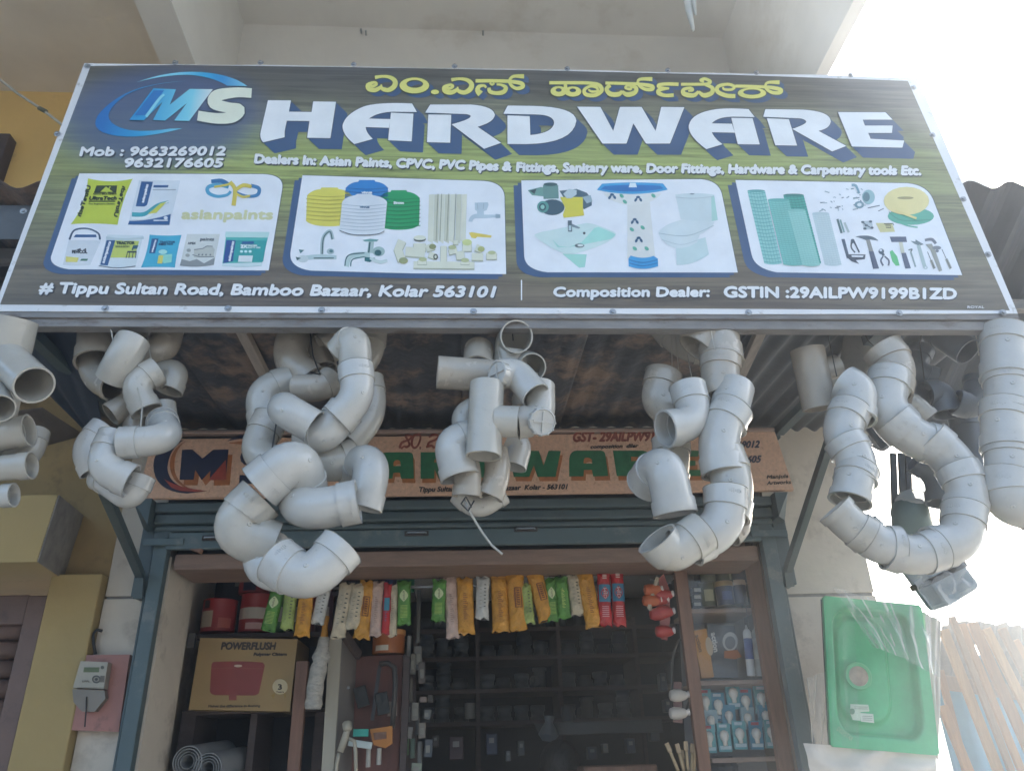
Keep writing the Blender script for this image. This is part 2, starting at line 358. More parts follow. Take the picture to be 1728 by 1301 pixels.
# dark tarpaulin folded under the canopy at the left
def tarp(pts, name, label, mt, th=.004, amp=.02, sc=5):
    a, b, c, d = [at(*q) for q in pts]
    def f(u, v):
        p = (a * (1-u) + b * u) * (1-v) + (d * (1-u) + c * u) * v
        n = noise.noise(p * sc) * amp + math.sin(u * 19 + 3 * v) * amp * .35
        return p + Vector((0, n, n * .6))
    return solo(name, label, 'tarpaulin', [grid(f, 26, 18, mt, (0, th, th))], smooth=True)
m_tarp = mat('dark_blue_tarpaulin', (.028, .038, .055), .55, .25, 6, .5, 18)
tarp([(-40, 545, 2.3), (130, 545, 2.3), (185, 775, 3.0), (150, 735, 2.9)], 'tarpaulin', 'dark blue tarpaulin folded down behind the left fittings', m_tarp)
tarp([(-20, 700, 2.9), (70, 688, 3.0), (140, 735, 3.25), (50, 760, 3.2)], 'tarpaulin', 'flat grey sheet lying under the tarpaulin at left', mat('grey_sacking', (.12, .10, .085), .8, .2, 9, .4, 30), amp=.01)

# ------------------------------------------------------------------ shutter housing, posts, lintel
st = thing('shutter_frame', 'grey green steel shutter frame and half rolled shutter over the shop opening', 'shutter', (0, 3.2, 0))
for i, (z0, z1, y) in enumerate(((2.560, 2.602, 3.135), (2.515, 2.557, 3.150), (2.487, 2.512, 3.165))):
    emit('slat', [box(-1.255, 1.34, y, 3.26, z0, z1, m_green, .008)], st)
emit('bottom_rail', [box(-1.20, 1.28, 3.172, 3.20, 2.415, 2.484, m_greenl, .004)], st)
P_rail = Plane((0, 3.171, 0), (0, -1, 0))
for px, py in ((703, 900), (887, 893), (362, 908)):
    p = P_rail(px, py)
    h = emit('handle_slot', [box(p.x - .05, p.x + .05, 3.166, 3.1715, p.z - .011, p.z + .011, mat('rust_stain', (.045, .035, .03), .8, .5, 30, .5), .003)], st)
    emit('handle', [sweep([(p.x - .04, 3.165, p.z), (p.x - .035, 3.155, p.z), (p.x + .035, 3.155, p.z), (p.x + .04, 3.165, p.z)], .004, m_steel, 6)], h)
# posts: a broad channel plate and a narrow outer plate
for s, nm in ((-1, 'left'), (1, 'right')):
    if s < 0: a, b = at(228, 1100, 3.19).x, at(253, 1100, 3.19).x
    else: a, b = at(1312, 1060, 3.19).x, at(1337, 1060, 3.19).x
    emit('post', [box(a, b, 3.19, 3.235, 0, 2.478, m_greenl, .004)], st)
    o0, o1 = (a - .062, a - .003) if s < 0 else (b + .003, b + .062)
    emit('guide_rail', [box(o0, o1, 3.205, 3.30, 2.235, 2.56, m_green, .003)], st)
    emit('rail_lip', [box((b + .003) if s > 0 else (a - .012), (b + .012) if s > 0 else (a - .003), 3.20, 3.29, 0, 2.232, m_green, .002)], st)
    c = a + .035 if s < 0 else b - .045
    emit('latch_plate', [box(c - .035, c + .03, 3.172, 3.189, 2.455, 2.535, m_green, .003), box(c - .07, c + .09, 3.163, 3.1715, 2.43, 2.458, m_greenl, .003)], st)
    e0, e1 = (-1.335, -1.257) if s < 0 else (1.342, 1.40)
    emit('end_plate', [quadprism([(e0, 3.10, 2.606), (e1, 3.10, 2.606), (e1, 3.10, 2.50), ((a - .045) if s < 0 else (b + .045), 3.17, 2.50)] if s < 0 else [(e0, 3.10, 2.606), (e1, 3.10, 2.606), ((b + .045), 3.17, 2.50), (e0, 3.10, 2.50)], (0, .09, 0), m_green)], st)
emit('lintel', [box(-1.17, 1.268, 3.215, 3.47, 2.34, 2.405, m_lintel, .005)], st)
emit('wood_block', [beam(at(325, 922, 3.19), at(342, 928, 3.19), .03, .03, m_stile, bev=.003)], st)

# painted board
pb = thing('painted_signboard', 'old salmon painted board reading MS HARDWARE above the shutter', 'sign', (0, 3.1, 2.75))
emit('board', [quadprism([(-1.315, 3.1, 2.607), (1.43, 3.1, 2.615), (1.395, 3.1, 2.885), (-1.30, 3.1, 2.865)], (0, .025, 0), m_board)], pb)
emit('top_trim', [box(-1.30, 1.39, 3.085, 3.13, 2.868 + .018, 2.888 + .012, mat('trim_paint', (.34, .24, .19), .6), .003)], pb)
B = Plane((0, 3.0995, 0), (0, -1, 0), .0008)
g1 = mat('sign_green_paint', (.02, .15, .06), .5, .2, 30, .2, 60); o1 = mat('sign_orange_paint', (.40, .13, .03), .5, .2, 30)
nv = mat('sign_navy_paint', (.016, .02, .05), .5, .15, 30); rd = mat('sign_red_paint', (.36, .05, .025), .5, .15, 30); rd2 = mat('sign_brick_red_paint', (.26, .055, .03), .6, .2, 30); bk = mat('sign_black_paint', (.015, .012, .012), .6, .1, 30)
p = Print(B, lambda x, y: (230 + x / 3.388, 700 + y / 3.39), 1)
def M2(dx, dy, c, lv): p.poly([(248+dx, 372+dy), (262+dx, 200+dy), (320+dx, 198+dy), (378+dx, 250+dy), (440+dx, 200+dy), (528+dx, 198+dy), (512+dx, 372+dy), (420+dx, 374+dy), (425+dx, 320+dy), (375+dx, 374+dy), (338+dx, 315+dy), (328+dx, 372+dy)], c, lv)
M2(22, 30, o1, 0); M2(0, 0, nv, 1.2); p.poly([(512, 258), (516, 372), (412, 374)], rd, 2)
p.poly([(275, 143), ('q', 100, 170, 98, 290), ('q', 100, 440, 290, 450), (405, 436), ('q', 180, 430, 178, 300), ('q', 190, 190, 275, 143)], nv, 1)
p.poly([(285, 150), ('q', 190, 200, 192, 290), ('q', 200, 400, 320, 430), ('q', 215, 380, 218, 290), ('q', 215, 200, 285, 150)], o1, .4)
p.poly([(158, 365), ('q', 240, 420, 405, 436), ('q', 250, 450, 200, 415)], rd, 2)
p.poly([(520, 152), ('q', 570, 110, 680, 112), (680, 135), ('q', 580, 135, 520, 152)], nv, 1); p.poly([(530, 160), (690, 140), (690, 175), (540, 165)], o1, .4)
p.done('ms_logo', pb)
p = Print(B, lambda x, y: (230 + x / 3.388, 700 + y / 3.39), 1)
# S (mostly behind the fittings)
p.stroke([(800, 210, 50), (660, 205, 50), (620, 255, 48), (700, 290, 46), (760, 330, 48), (700, 368, 48), (590, 368, 46)], nv, 1)
p.done('painted_letter', pb)
def gl(pts_list, holes=()):
    p = Print(B, lambda x, y: (640 + x / 7.855, 710 + y / 7.854), 1)
    for q, h in pts_list:
        for lv, dx, dy, c in ((0, 20, 55, o1), (.9, 0, 0, g1)):
            p.poly([((v[0], v[1]+dx, v[2]+dy, v[3]+dx, v[4]+dy) if v[0] == 'q' else (v[0]+dx, v[1]+dy)) for v in q], c, lv, [[((v[0], v[1]+dx, v[2]+dy, v[3]+dx, v[4]+dy) if v[0] == 'q' else (v[0]+dx, v[1]+dy)) for v in hh] for hh in h])
    p.done('painted_letter', pb)
def gA(o): return ([(o, 500), ('q', o+10, 425, o+80, 420), (o+390, 418), ('q', o+445, 425, o+445, 480), (o+455, 770), (o+285, 768), (o+270, 690), (o+185, 688), (o+170, 768), (o, 768)], [[(o+185, 600), (o+185, 560), ('q', o+190, 522, o+240, 520), ('q', o+275, 525, o+278, 560), (o+280, 600)]])
gl([([(-330, 418), (-170, 418), (-170, 540), (-60, 540), (-60, 418), (-40, 418), (-40, 768), (-60, 768), (-60, 640), (-170, 640), (-170, 768), (-330, 768)], [])])  # H
gl([gA(5)])
def gR(o): return ([(o, 418), (o+330, 418), ('q', o+400, 430, o+400, 500), ('q', o+400, 570, o+340, 585), (o+420, 768), (o+240, 768), (o+185, 645), (o+180, 768), (o, 768)], [[(o+180, 555), (o+180, 510), (o+240, 505), (o+245, 552)]])
gl([gR(550)])
gl([([(1010, 418), (1300, 418), ('q', 1460, 440, 1460, 590), ('q', 1450, 760, 1300, 768), (1010, 768)], [[(1180, 520), (1180, 660), ('q', 1280, 650, 1280, 590), ('q', 1280, 525, 1180, 520)]])])
p = Print(B, lambda x, y: (840 + x / 3.388, 700 + y / 3.388), 1)
def gp(lst):
    p = Print(B, lambda x, y: (840 + x / 3.388, 700 + y / 3.388), 1)
    for q, h in lst:
        for lv, dx, dy, c in ((0, 12, 24, o1), (.9, 0, 0, g1)):
            sh_ = lambda l: [((v[0], v[1]+dx, v[2]+dy, v[3]+dx, v[4]+dy) if v[0] == 'q' else (v[0]+dx, v[1]+dy)) for v in l]
            p.poly(sh_(q), c, lv, [sh_(hh) for hh in h])
    p.done('painted_letter', pb)
gp([([(60, 206), (130, 206), (165, 290), (190, 206), (235, 206), (262, 290), (290, 206), (360, 206), (330, 355), (228, 355), (205, 290), (180, 355), (92, 355)], [])])
gp([([(408, 260), ('q', 410, 207, 450, 205), (590, 205), ('q', 612, 207, 615, 230), (632, 350), (545, 352), (538, 315), (492, 315), (490, 352), (408, 352)], [[(490, 278), (492, 255), ('q', 500, 242, 520, 245), (538, 255), (540, 278)]])])
gp([([(658, 205), (830, 205), ('q', 880, 215, 880, 250), ('q', 875, 285, 850, 290), (890, 350), (800, 350), (770, 300), (765, 350), (680, 350)], [[(762, 265), (762, 240), (800, 240), (803, 262)]])])
gp([([(960, 205), (1150, 205), (1145, 240), (1040, 240), (1040, 262), (1130, 262), (1130, 292), (1040, 292), (1040, 315), (1160, 315), (1160, 350), (960, 350)], [])])
p = Print(B, None, 1.2)
# red letters in the local script
k = lambda pts, c=rd2: p.stroke([(640 + a / 7.855, 710 + b / 7.855, w_ / 7.855) for a, b, w_ in pts], c)
k([(270, 365, 30), (300, 290, 30), (400, 250, 26), (420, 200, 26), (350, 200, 30), (380, 260, 26), (400, 320, 28), (360, 350, 30), (330, 340, 20), (290, 370, 30)])
k([(540, 190, 28), (460, 200, 30), (430, 300, 30), (460, 360, 30), (510, 330, 26), (545, 240, 26), (540, 190, 26)]); k([(545, 345, 22), (540, 380, 16)])
k([(640, 355, 28), (660, 290, 28), (750, 250, 26), (780, 200, 26), (710, 190, 30), (660, 220, 24)])
k([(620, 350, 26), (690, 330, 30), (730, 355, 30), (790, 320, 26)])
p.line('GST- 29AILPW9199B1ZD', 966, 745, 1170, 743, 15, rd2, 0, 1.1, 3)
p.line('composition  diler', 996, 757, 1076, 755, 6, bk, 0, .4, 2)
p.line('Tippu Sultan Road, Bamboo Bazaar  Kolar - 563101', 706, 830, 956, 825, 8, bk, 0, .5, 2)
p.line('9663269012', 1205, 757, 1280, 755, 11, nv, 0, .7, 3); p.line('9632176605', 1205, 783, 1282, 780, 11, nv, 0, .7, 3)
p.line('Manjula', 1294, 808, 1330, 806, 6, bk, 0, .3, 1); p.line('Artworks', 1294, 818, 1334, 816, 6, bk, 0, .3, 1)
p.done('painted_lettering', pb)
# ------------------------------------------------------------------ the big printed sign
def bannermat():
    M = bpy.data.materials.new('printed_wood_grain'); M.use_nodes = True; t = M.node_tree; N = t.nodes; L = t.links
    b = N['Principled BSDF']; b.inputs['Roughness'].default_value = .42
    g = N.new('ShaderNodeNewGeometry'); sx = N.new('ShaderNodeSeparateXYZ'); L.new(g.outputs['Position'], sx.inputs[0])
    mp = N.new('ShaderNodeMapping'); mp.inputs['Scale'].default_value = (1.2, 0, 30); L.new(g.outputs['Position'], mp.inputs[0])
    nz = N.new('ShaderNodeTexNoise'); nz.inputs['Scale'].default_value = 1.6; nz.inputs['Detail'].default_value = 8; nz.inputs['Roughness'].default_value = .7; nz.inputs['Distortion'].default_value = .5; L.new(mp.outputs[0], nz.inputs[0])
    lo = N.new('ShaderNodeMapping'); lo.inputs['Scale'].default_value = (.9, 0, 2.2); L.new(g.outputs['Position'], lo.inputs[0])
    n2 = N.new('ShaderNodeTexNoise'); n2.inputs['Scale'].default_value = 1.3; L.new(lo.outputs[0], n2.inputs[0])
    # centre of the print is green, ends and top/bottom slate and plum
    zr = N.new('ShaderNodeMapRange'); zr.inputs[1].default_value = 2.87; zr.inputs[2].default_value = 4.02; L.new(sx.outputs[2], zr.inputs[0])
    ad = N.new('ShaderNodeMath'); ad.operation = 'MULTIPLY_ADD'; L.new(n2.outputs['Fac'], ad.inputs[0]); ad.inputs[1].default_value = .30; L.new(zr.outputs[0], ad.inputs[2])
    sb = N.new('ShaderNodeMath'); sb.operation = 'SUBTRACT'; L.new(ad.outputs[0], sb.inputs[0]); sb.inputs[1].default_value = .15
    r = N.new('ShaderNodeValToRGB'); e = r.color_ramp.elements; e[0].position = .0; e[1].position = 1
    e[0].color = (*srgb((98, 88, 80)), 1); e[1].color = (*srgb((88, 86, 84)), 1)
    for p_, c in ((.16, (116, 106, 90)), (.30, (134, 136, 102)), (.5, (156, 168, 100)), (.66, (160, 172, 106)), (.78, (138, 138, 114)), (.88, (98, 96, 86))):
        q = e.new(p_); q.color = (*srgb(c), 1)
    L.new(sb.outputs[0], r.inputs[0])
    ab = N.new('ShaderNodeMath'); ab.operation = 'SUBTRACT'; L.new(sx.outputs[0], ab.inputs[0]); ab.inputs[1].default_value = .15
    a2 = N.new('ShaderNodeMath'); a2.operation = 'ABSOLUTE'; L.new(ab.outputs[0], a2.inputs[0])
    er = N.new('ShaderNodeMapRange'); er.inputs[1].default_value = .9; er.inputs[2].default_value = 1.75; er.inputs[4].default_value = .6; L.new(a2.outputs[0], er.inputs[0])
    mx = N.new('ShaderNodeMix'); mx.data_type = 'RGBA'; L.new(er.outputs[0], mx.inputs[0]); L.new(r.outputs[0], mx.inputs[6]); mx.inputs[7].default_value = (*srgb((104, 100, 88)), 1)
    gr = N.new('ShaderNodeValToRGB'); gr.color_ramp.elements[0].position = .36; gr.color_ramp.elements[1].position = .64; gr.color_ramp.elements[0].color = (.55, .53, .52, 1); gr.color_ramp.elements[1].color = (1.28, 1.28, 1.2, 1)
    L.new(nz.outputs['Fac'], gr.inputs[0])
    ml = N.new('ShaderNodeMix'); ml.data_type = 'RGBA'; ml.blend_type = 'MULTIPLY'; ml.inputs[0].default_value = 1; L.new(mx.outputs[2], ml.inputs[6]); L.new(gr.outputs[0], ml.inputs[7]); 
    nb_ = N.new('ShaderNodeTexNoise'); nb_.inputs['Scale'].default_value = 2.6; nb_.inputs['Detail'].default_value = 1; L.new(g.outputs['Position'], nb_.inputs[0])
    bb_ = N.new('ShaderNodeBump'); bb_.inputs['Strength'].default_value = .5; bb_.inputs['Distance'].default_value = .06; L.new(nb_.outputs[0], bb_.inputs['Height']); L.new(bb_.outputs[0], b.inputs['Normal'])
    c0 = S(272, 196)          # printed soft dark glow round the logo
    vm = N.new('ShaderNodeVectorMath'); vm.operation = 'SUBTRACT'; L.new(g.outputs['Position'], vm.inputs[0]); vm.inputs[1].default_value = c0
    m2 = N.new('ShaderNodeMapping'); m2.inputs['Scale'].default_value = (2.5, 0, 3.6); L.new(vm.outputs[0], m2.inputs[0])
    vl = N.new('ShaderNodeVectorMath'); vl.operation = 'LENGTH'; L.new(m2.outputs[0], vl.inputs[0])
    gm = N.new('ShaderNodeMapRange'); gm.interpolation_type = 'SMOOTHSTEP'; gm.inputs[1].default_value = .62; gm.inputs[2].default_value = 1.15; gm.inputs[3].default_value = .85; gm.inputs[4].default_value = 0; L.new(vl.outputs['Value'], gm.inputs[0])
    fx = N.new('ShaderNodeMix'); fx.data_type = 'RGBA'; L.new(gm.outputs[0], fx.inputs[0]); L.new(ml.outputs[2], fx.inputs[6]); fx.inputs[7].default_value = (*srgb((74, 92, 128)), 1); L.new(fx.outputs[2], b.inputs['Base Color'])
    return M
def rampmat(name, stops, ax=0, k0=-1, k1=1):
    M = bpy.data.materials.new(name); M.use_nodes = True; t = M.node_tree; N = t.nodes; L = t.links; b = N['Principled BSDF']; b.inputs['Roughness'].default_value = .42
    g = N.new('ShaderNodeNewGeometry'); sx = N.new('ShaderNodeSeparateXYZ'); L.new(g.outputs['Position'], sx.inputs[0])
    mr = N.new('ShaderNodeMapRange'); mr.inputs[1].default_value = k0; mr.inputs[2].default_value = k1; L.new(sx.outputs[ax], mr.inputs[0])
    r = N.new('ShaderNodeValToRGB'); e = r.color_ramp.elements
    e[0].position = stops[0][0]; e[0].color = (*srgb(stops[0][1]), 1); e[1].position = stops[-1][0]; e[1].color = (*srgb(stops[-1][1]), 1)
    for q, c in stops[1:-1]: x = e.new(q); x.color = (*srgb(c), 1)
    L.new(mr.outputs[0], r.inputs[0]); L.new(r.outputs[0], b.inputs['Base Color']); return M
SN = Vector((0, -1.15, .05)).normalized()
S = Plane((-1.415, 2.1, 2.87), SN, .0007)
sg = thing('shop_signboard', 'big printed flex sign reading HARDWARE with product pictures over the shop', 'sign', (.2, 2.12, 2.87))
def hw(n0, n1, y0, y1):   # slightly wavy banner edge in photo pixels
    return [(n0 + (n1 - n0) * i / 24, y0 + (y1 - y0) * i / 24 + 1.6 * noise.noise(Vector((i * .45, y0, 0))) - 2.2 * math.sin(math.pi * i / 24)) for i in range(25)]
top = hw(142, 1549, 107, 131); bot = [(1718, 529), (1240, 530), (800, 529), (400, 527), (-12, 525)]
outer = top + bot
emit('backing_frame', [quadprism([S(*q) + SN * -.004 for q in [(140, 112), (1548, 134), (1722, 538), (-14, 534)]], -SN * .03, m_frame)], sg)
ban = emit('banner', [quadprism([S(x, y, -1) for x, y in outer], -SN * .0022, m_white_edge)], sg)
inner = [(153, 112), (300, 110), (600, 114), (900, 119), (1240, 127), (1532, 137), (1704, 524), (1200, 521), (800, 519), (400, 517), (0, 514)]
bt = bannermat(); p = Print(S, None, 0); p.poly(inner, bt, 0)
p.done('printed_background', ban)
dk = ink('3d5068'); WH = ink('e6e9ea'); OUT = ink('3c4a58')
BV = (0,)
# screws
def sc(x, y):
    q = S(x, y, 1)
    emit('screw', [lathe(q, SN, [(0, .011), (.002, .0115), (.003, .007), (.008, .0065), (.0085, .002)], m_steel, 12)], sg, True, auto=40)
for x, y in ((148, 113), (296, 107), (440, 107), (597, 110), (767, 113), (957, 117), (1127, 120), (1276, 124), (1435, 128), (97, 227), (40, 357), (1541, 149), (1573, 229), (1625, 337), (1667, 430), (1692, 528), (178, 521), (385, 521), (543, 524), (799, 526), (1034, 527), (1263, 528), (1517, 529)): sc(x, y)
# HARDWARE
z3 = lambda x, y: (420 + x / 4.32, 160 + y / 4.32); z4 = lambda x, y: (800 + x / 4.32, 160 + y / 4.32); z5 = lambda x, y: (1140 + x / 4.114, 170 + y / 4.114)
HW = [
 (z3, [[(140,47),(308,48),(293,130),(458,132),(470,55),(636,58),(595,323),(425,320),(443,198),(278,196),(262,270),(262,316),(105,353),('q',78,320,86,280)]]),
 (z3, [[(1190,70),(1225,133),(1060,130),('q',940,132,877,180),(1032,184),(1022,248),(852,242),('q',855,285,905,328),(770,366),('q',683,300,683,232),('q',700,150,830,95),('q',930,58,1190,70)], [(1036,137),(1200,144),(1187,346),(1015,338)]]),
 (lambda x, y: (x, y), [[(726,178),(795,178),('q',834,181,835,196),('q',833,208,806,215.5),(845.6,242.6),(816.7,252.6),(762,211.4),('q',797,202,794,197),('q',792,194,780,194),(717.5,191.7)], [(722.8,194.7),(761.4,195.4),(759.8,242.4),(720.5,241.5)]]),
 (z4, [[(245,85),(430,88),('q',735,95,745,195),('q',725,360,380,366),(243,365),(243,157),(405,163),(410,300),('q',575,285,583,210),('q',580,150,440,150),(213,145)]]),
 (z4, [[(750,93),(920,95),(1013,270),(1062,95),(1220,95),(1322,270),(1363,95),(1532,97),(1427,362),(1252,362),(1160,215),(1110,362),(935,362)]]),
 (z5, [[(505,65),(548,120),(400,117),('q',290,118,250,163),(390,166),(410,228),(250,225),('q',270,270,325,308),(212,342),('q',85,250,90,180),('q',105,90,280,65),('q',380,55,505,65)], [(385,125),(533,128),(583,310),(430,308)]]),
 (z5, [[(622,65),(880,68),('q',1075,80,1075,150),('q',1070,200,990,215),(1183,320),(1085,358),(808,202),('q',910,168,905,150),('q',895,131,850,128),(606,118)], [(632,128),(785,135),(842,318),(690,315)]]),
 (z5, [[(1125,85),(1455,87),(1505,138),(1297,138),(1312,178),(1505,178),(1500,230),(1335,230),(1352,270),(1585,282),(1572,332),(1222,324)]])]
def scl(pts, tf):
    o = []
    for q in pts:
        if q[0] == 'q': a = tf(q[1], q[2]); b = tf(q[3], q[4]); o.append(('q', *a, *b))
        else: o.append(tf(*q))
    return o
def shift(pts, dx, dy): return [((q[0], q[1]+dx, q[2]+dy, q[3]+dx, q[4]+dy) if q[0] == 'q' else (q[0]+dx, q[1]+dy)) for q in pts]
blue = ink('3f5a7c')
for tf, polys in HW:
    p = Print(S, None, 1)
    for i in range(12):
        for j, q in enumerate(polys): p.poly(shift(scl(q, tf), 19 - 1.5 * i, 18 - 1.4 * i), blue, i * .16 + j * .03)
    p.done('letter_shadow', ban)
    p = Print(S, None, 3.2)
    for j, q in enumerate(polys):
        for k, (dx, dy) in enumerate(((-1, -1), (1, -1), (-1, 1), (1, 1))): p.poly(shift(scl(q, tf), dx, dy), OUT, k * .15 + j * .07)
        p.poly(scl(q, tf), WH, 1 + j * .1)
    p.done('printed_letter', ban)
# local-script line
yel = ink('dcd878'); yo = ink('4c5636')
def kan(strokes, tf, sc_, name):
    p = Print(S, None, 1.2)
    def run(c, lv, dx, dy, ex):
        for n_, s_ in enumerate(strokes):
            if s_[0] == 'ring':
                _, cx, cy, rx, ry, ix, iy, ox, oy = s_; a = ell(cx, cy, rx + ex*sc_, ry + ex*sc_, 26); b = ell(cx + ox, cy + oy, ix - ex*sc_, iy - ex*sc_, 22) if ix else None
                f = lambda l: [(tf(*v)[0] + dx, tf(*v)[1] + dy) for v in l]
                p.poly(f(a), c, lv + n_*.08, [f(b)] if b else [])
            else:
                p.stroke([(tf(a, b)[0] + dx, tf(a, b)[1] + dy, w_ / sc_ + ex) for a, b, w_ in s_], c, lv + n_*.08)
    for i in range(5): run(blue, i * .2, 8 - 1.6 * i, 6 - 1.2 * i, .6)
    run(yo, 2.2, 0, 0, 1.5); run(yel, 3.2, 0, 0, 0)
    p.done(name, ban)
k1 = lambda x, y: (600 + x / 5.4, 110 + y / 5.4); k2 = lambda x, y: (910 + x / 3.927, 120 + y / 3.927)
def ee(o, d): return [[(132+o,190+d,18),(160+o,200+d,26),(192+o,182+d,26),(170+o,166+d,24),(115+o,190+d,38),(125+o,225+d,44),(180+o,236+d,40),(228+o,210+d,30),(236+o,185+d,10)],[(232+o,200+d,16),(248+o,225+d,36),(300+o,236+d,40),(350+o,205+d,46),(362+o,160+d,44),(320+o,122+d,34),(250+o,112+d,26),(178+o,122+d,32)]]
kan(ee(0, 0), k1, 5.4, 'printed_letter'); kan([('ring',536,194,135,72,76,36,4,-14)], k1, 5.4, 'printed_letter')
kan([('ring',724,253,37,21,0,0,0,0)], k1, 5.4, 'printed_letter'); kan(ee(695, 22), k1, 5.4, 'printed_letter')
kan([[(1093,152,32),(1240,152,32),(1400,156,32)],[(1400,156,30),(1440,162,34),(1510,175,38),(1522,205,38),(1470,222,32),(1420,195,28),(1402,150,26),(1440,112,28),(1535,112,42)],[(1140,272,60),(1112,240,46),(1125,205,36),(1170,195,24),(1190,215,22)],[(1215,215,30),(1225,250,36),(1280,265,34),(1345,255,40),(1370,215,36),(1330,190,24),(1285,185,20)],[(1225,170,22),(1240,188,18),(1265,175,20)]], k1, 5.4, 'printed_letter')
kan([[(66,84,22),(200,84,22),(330,86,22),(395,100,26),(412,135,28),(370,166,26),(310,162,26),(298,132,22),(335,108,18),(378,116,18),(385,138,16),(345,142,16),(325,128,12)],[(172,92,24),(175,125,22)],('ring',128,140,54,34,20,12,0,-8),('ring',222,142,56,34,22,12,0,-8)], k2, 3.927, 'printed_letter')
kan([[(437,86,20),(540,88,20),(655,92,20)],[(470,100,26),(445,125,26),(470,158,32),(525,160,30),(548,138,16)],[(548,140,16),(580,162,32),(630,150,30),(640,118,26),(590,102,18),(568,118,14),(600,126,20),(610,115,14)],[(655,92,18),(700,98,24),(748,108,26),(745,128,24),(695,125,22),(655,95,18),(665,62,20),(748,60,28)]], k2, 3.927, 'printed_letter')
kan([[(922,94,24),(840,92,22),(790,100,22),(800,116,20),(860,122,14)],[(860,122,12),(795,132,24),(790,152,28),(830,168,24),(890,166,24)]], k2, 3.927, 'printed_letter')
kan([[(938,94,20),(1040,94,20),(1110,92,20),(1132,76,22),(1095,58,20),(1066,68,16),(1090,78,16)],[(985,138,14),(1015,132,20),(1000,118,18),(955,130,24),(960,158,32),(1020,168,28),(1055,142,18)],[(1055,142,16),(1090,168,30),(1140,152,30),(1145,118,26),(1100,98,18)]], k2, 3.927, 'printed_letter')
kan([[(1298,172,28),(1235,168,28),(1180,142,28),(1185,108,24),(1245,94,20),(1290,108,20),(1275,128,18),(1225,128,16),(1215,112,12)]], k2, 3.927, 'printed_letter')
kan([[(1298,106,20),(1400,108,20),(1495,112,20)],('ring',1408,152,94,36,58,18,0,-6),[(1495,112,18),(1540,116,24),(1598,130,26),(1590,150,24),(1540,148,22),(1500,120,18),(1510,84,18),(1590,82,28)]], k2, 3.927, 'printed_letter')
# MS logo
lg = rampmat('logo_blue_ramp', [(0, '1c6fb4'), (.25, '2d9fd0'), (.5, '7fd0e2'), (.62, 'dfe6e6'), (1, 'e4e6c8')], 0, -1.27, -.70)
l2 = rampmat('logo_arc_ramp', [(0, '8fd6e6'), (.35, '2fa6d4'), (.5, '2a8cc8'), (.75, '8fd6e6'), (1, 'e4ecec')], 0, -1.12, -.66)
z8 = lambda x, y: (x / 3.927, y / 3.927)
p = Print(S, z8, 2)
C = [(1240,540),('q',900,555,740,680),('q',560,820,680,880),('q',850,950,1210,855),(1130,856),('q',900,890,800,850),('q',640,790,800,660),('q',920,560,1240,540)]
p.poly([(v if v[0] == 'q' else v) for v in C], lg, 0)
p.poly([(905,550),('q',1100,478,1280,480),('q',1520,485,1640,575),(1505,572),('q',1400,508,1250,500),('q',1080,500,905,550)], l2, 0)
p.done('printed_swoosh', ban)
p = Print(S, z8, 2)
Mp = [(858,800),(1018,590),(1168,597),(1125,700),(1258,594),(1412,596),(1255,806),(1155,804),(1238,690),(1095,804),(1015,800),(1078,680),(955,802)]
p.poly([(x-6, y+6) for x, y in Mp], OUT, 0); p.poly(Mp, lg, .8); p.poly([(1020,604),(1090,604),(960,770),(895,770)], ink('2a78bb'), 1.4)
p.stroke([(970,780,18),(1050,670,18),(1090,632,14)], ink('8fd6e6'), 2)
p.done('printed_letter', ban)
p = Print(S, z8, 2)
for c, lv, e in ((OUT, 0, 16), (ink('e2e6d2'), 1, 0)):
    p.stroke([(1668,622,64+e),(1560,618,66+e),(1440,640,80+e),(1420,690,76+e),(1510,718,70+e),(1585,735,80+e),(1540,780,76+e),(1440,790,70+e),(1312,772,66+e)], c, lv)
p.done('printed_letter', ban)
# lettering lines
def ln(body, x0, y0, x1, y1, h, bold=1.0, slant=0, c='e2e4e4', sh='39404a', d=1.6, nm='printed_line'):
    p = Print(S, None, 1.5); p.line(body, x0, y0, x1, y1, h, sh, 0, bold + .5, slant, dx=d*.7, dy=d*.7); p.line(body, x0, y0, x1, y1, h, c, 1.6, bold, slant); p.done(nm, ban)
ln('Mob : 9663269012', 135, 264, 379, 263, 14, 1.2, 4); ln('9632176605', 209, 283, 374, 283, 14, 1.2, 4)
ln('Dealers In: Asian Paints, CPVC, PVC Pipes &', 430, 276, 862, 289, 14, 1.5, 2)
ln('Fittings, Sanitary ware, Door Fittings, Hardware & Carpentary tools Etc.', 872, 290, 1553, 296, 14, 1.5, 1)
ln('# Tippu Sultan Road, Bamboo Bazaar, Kolar 563101', 66, 495, 832, 502, 17, 1.4, 5)
ln('Composition Dealer:', 934, 501, 1196, 501, 15, 1.3, 1); ln('GSTIN :29AILPW9199B1ZD', 1222, 502, 1613, 505, 17, 1.4, 0)
ln('ROYAL', 1632, 521, 1660, 521, 4, .2, 0, d=.3)
p = Print(S, None, 1.5); p.stroke([(880, 473), (880, 507)], WH, 0, 2, False); p.done('printed_line', ban)
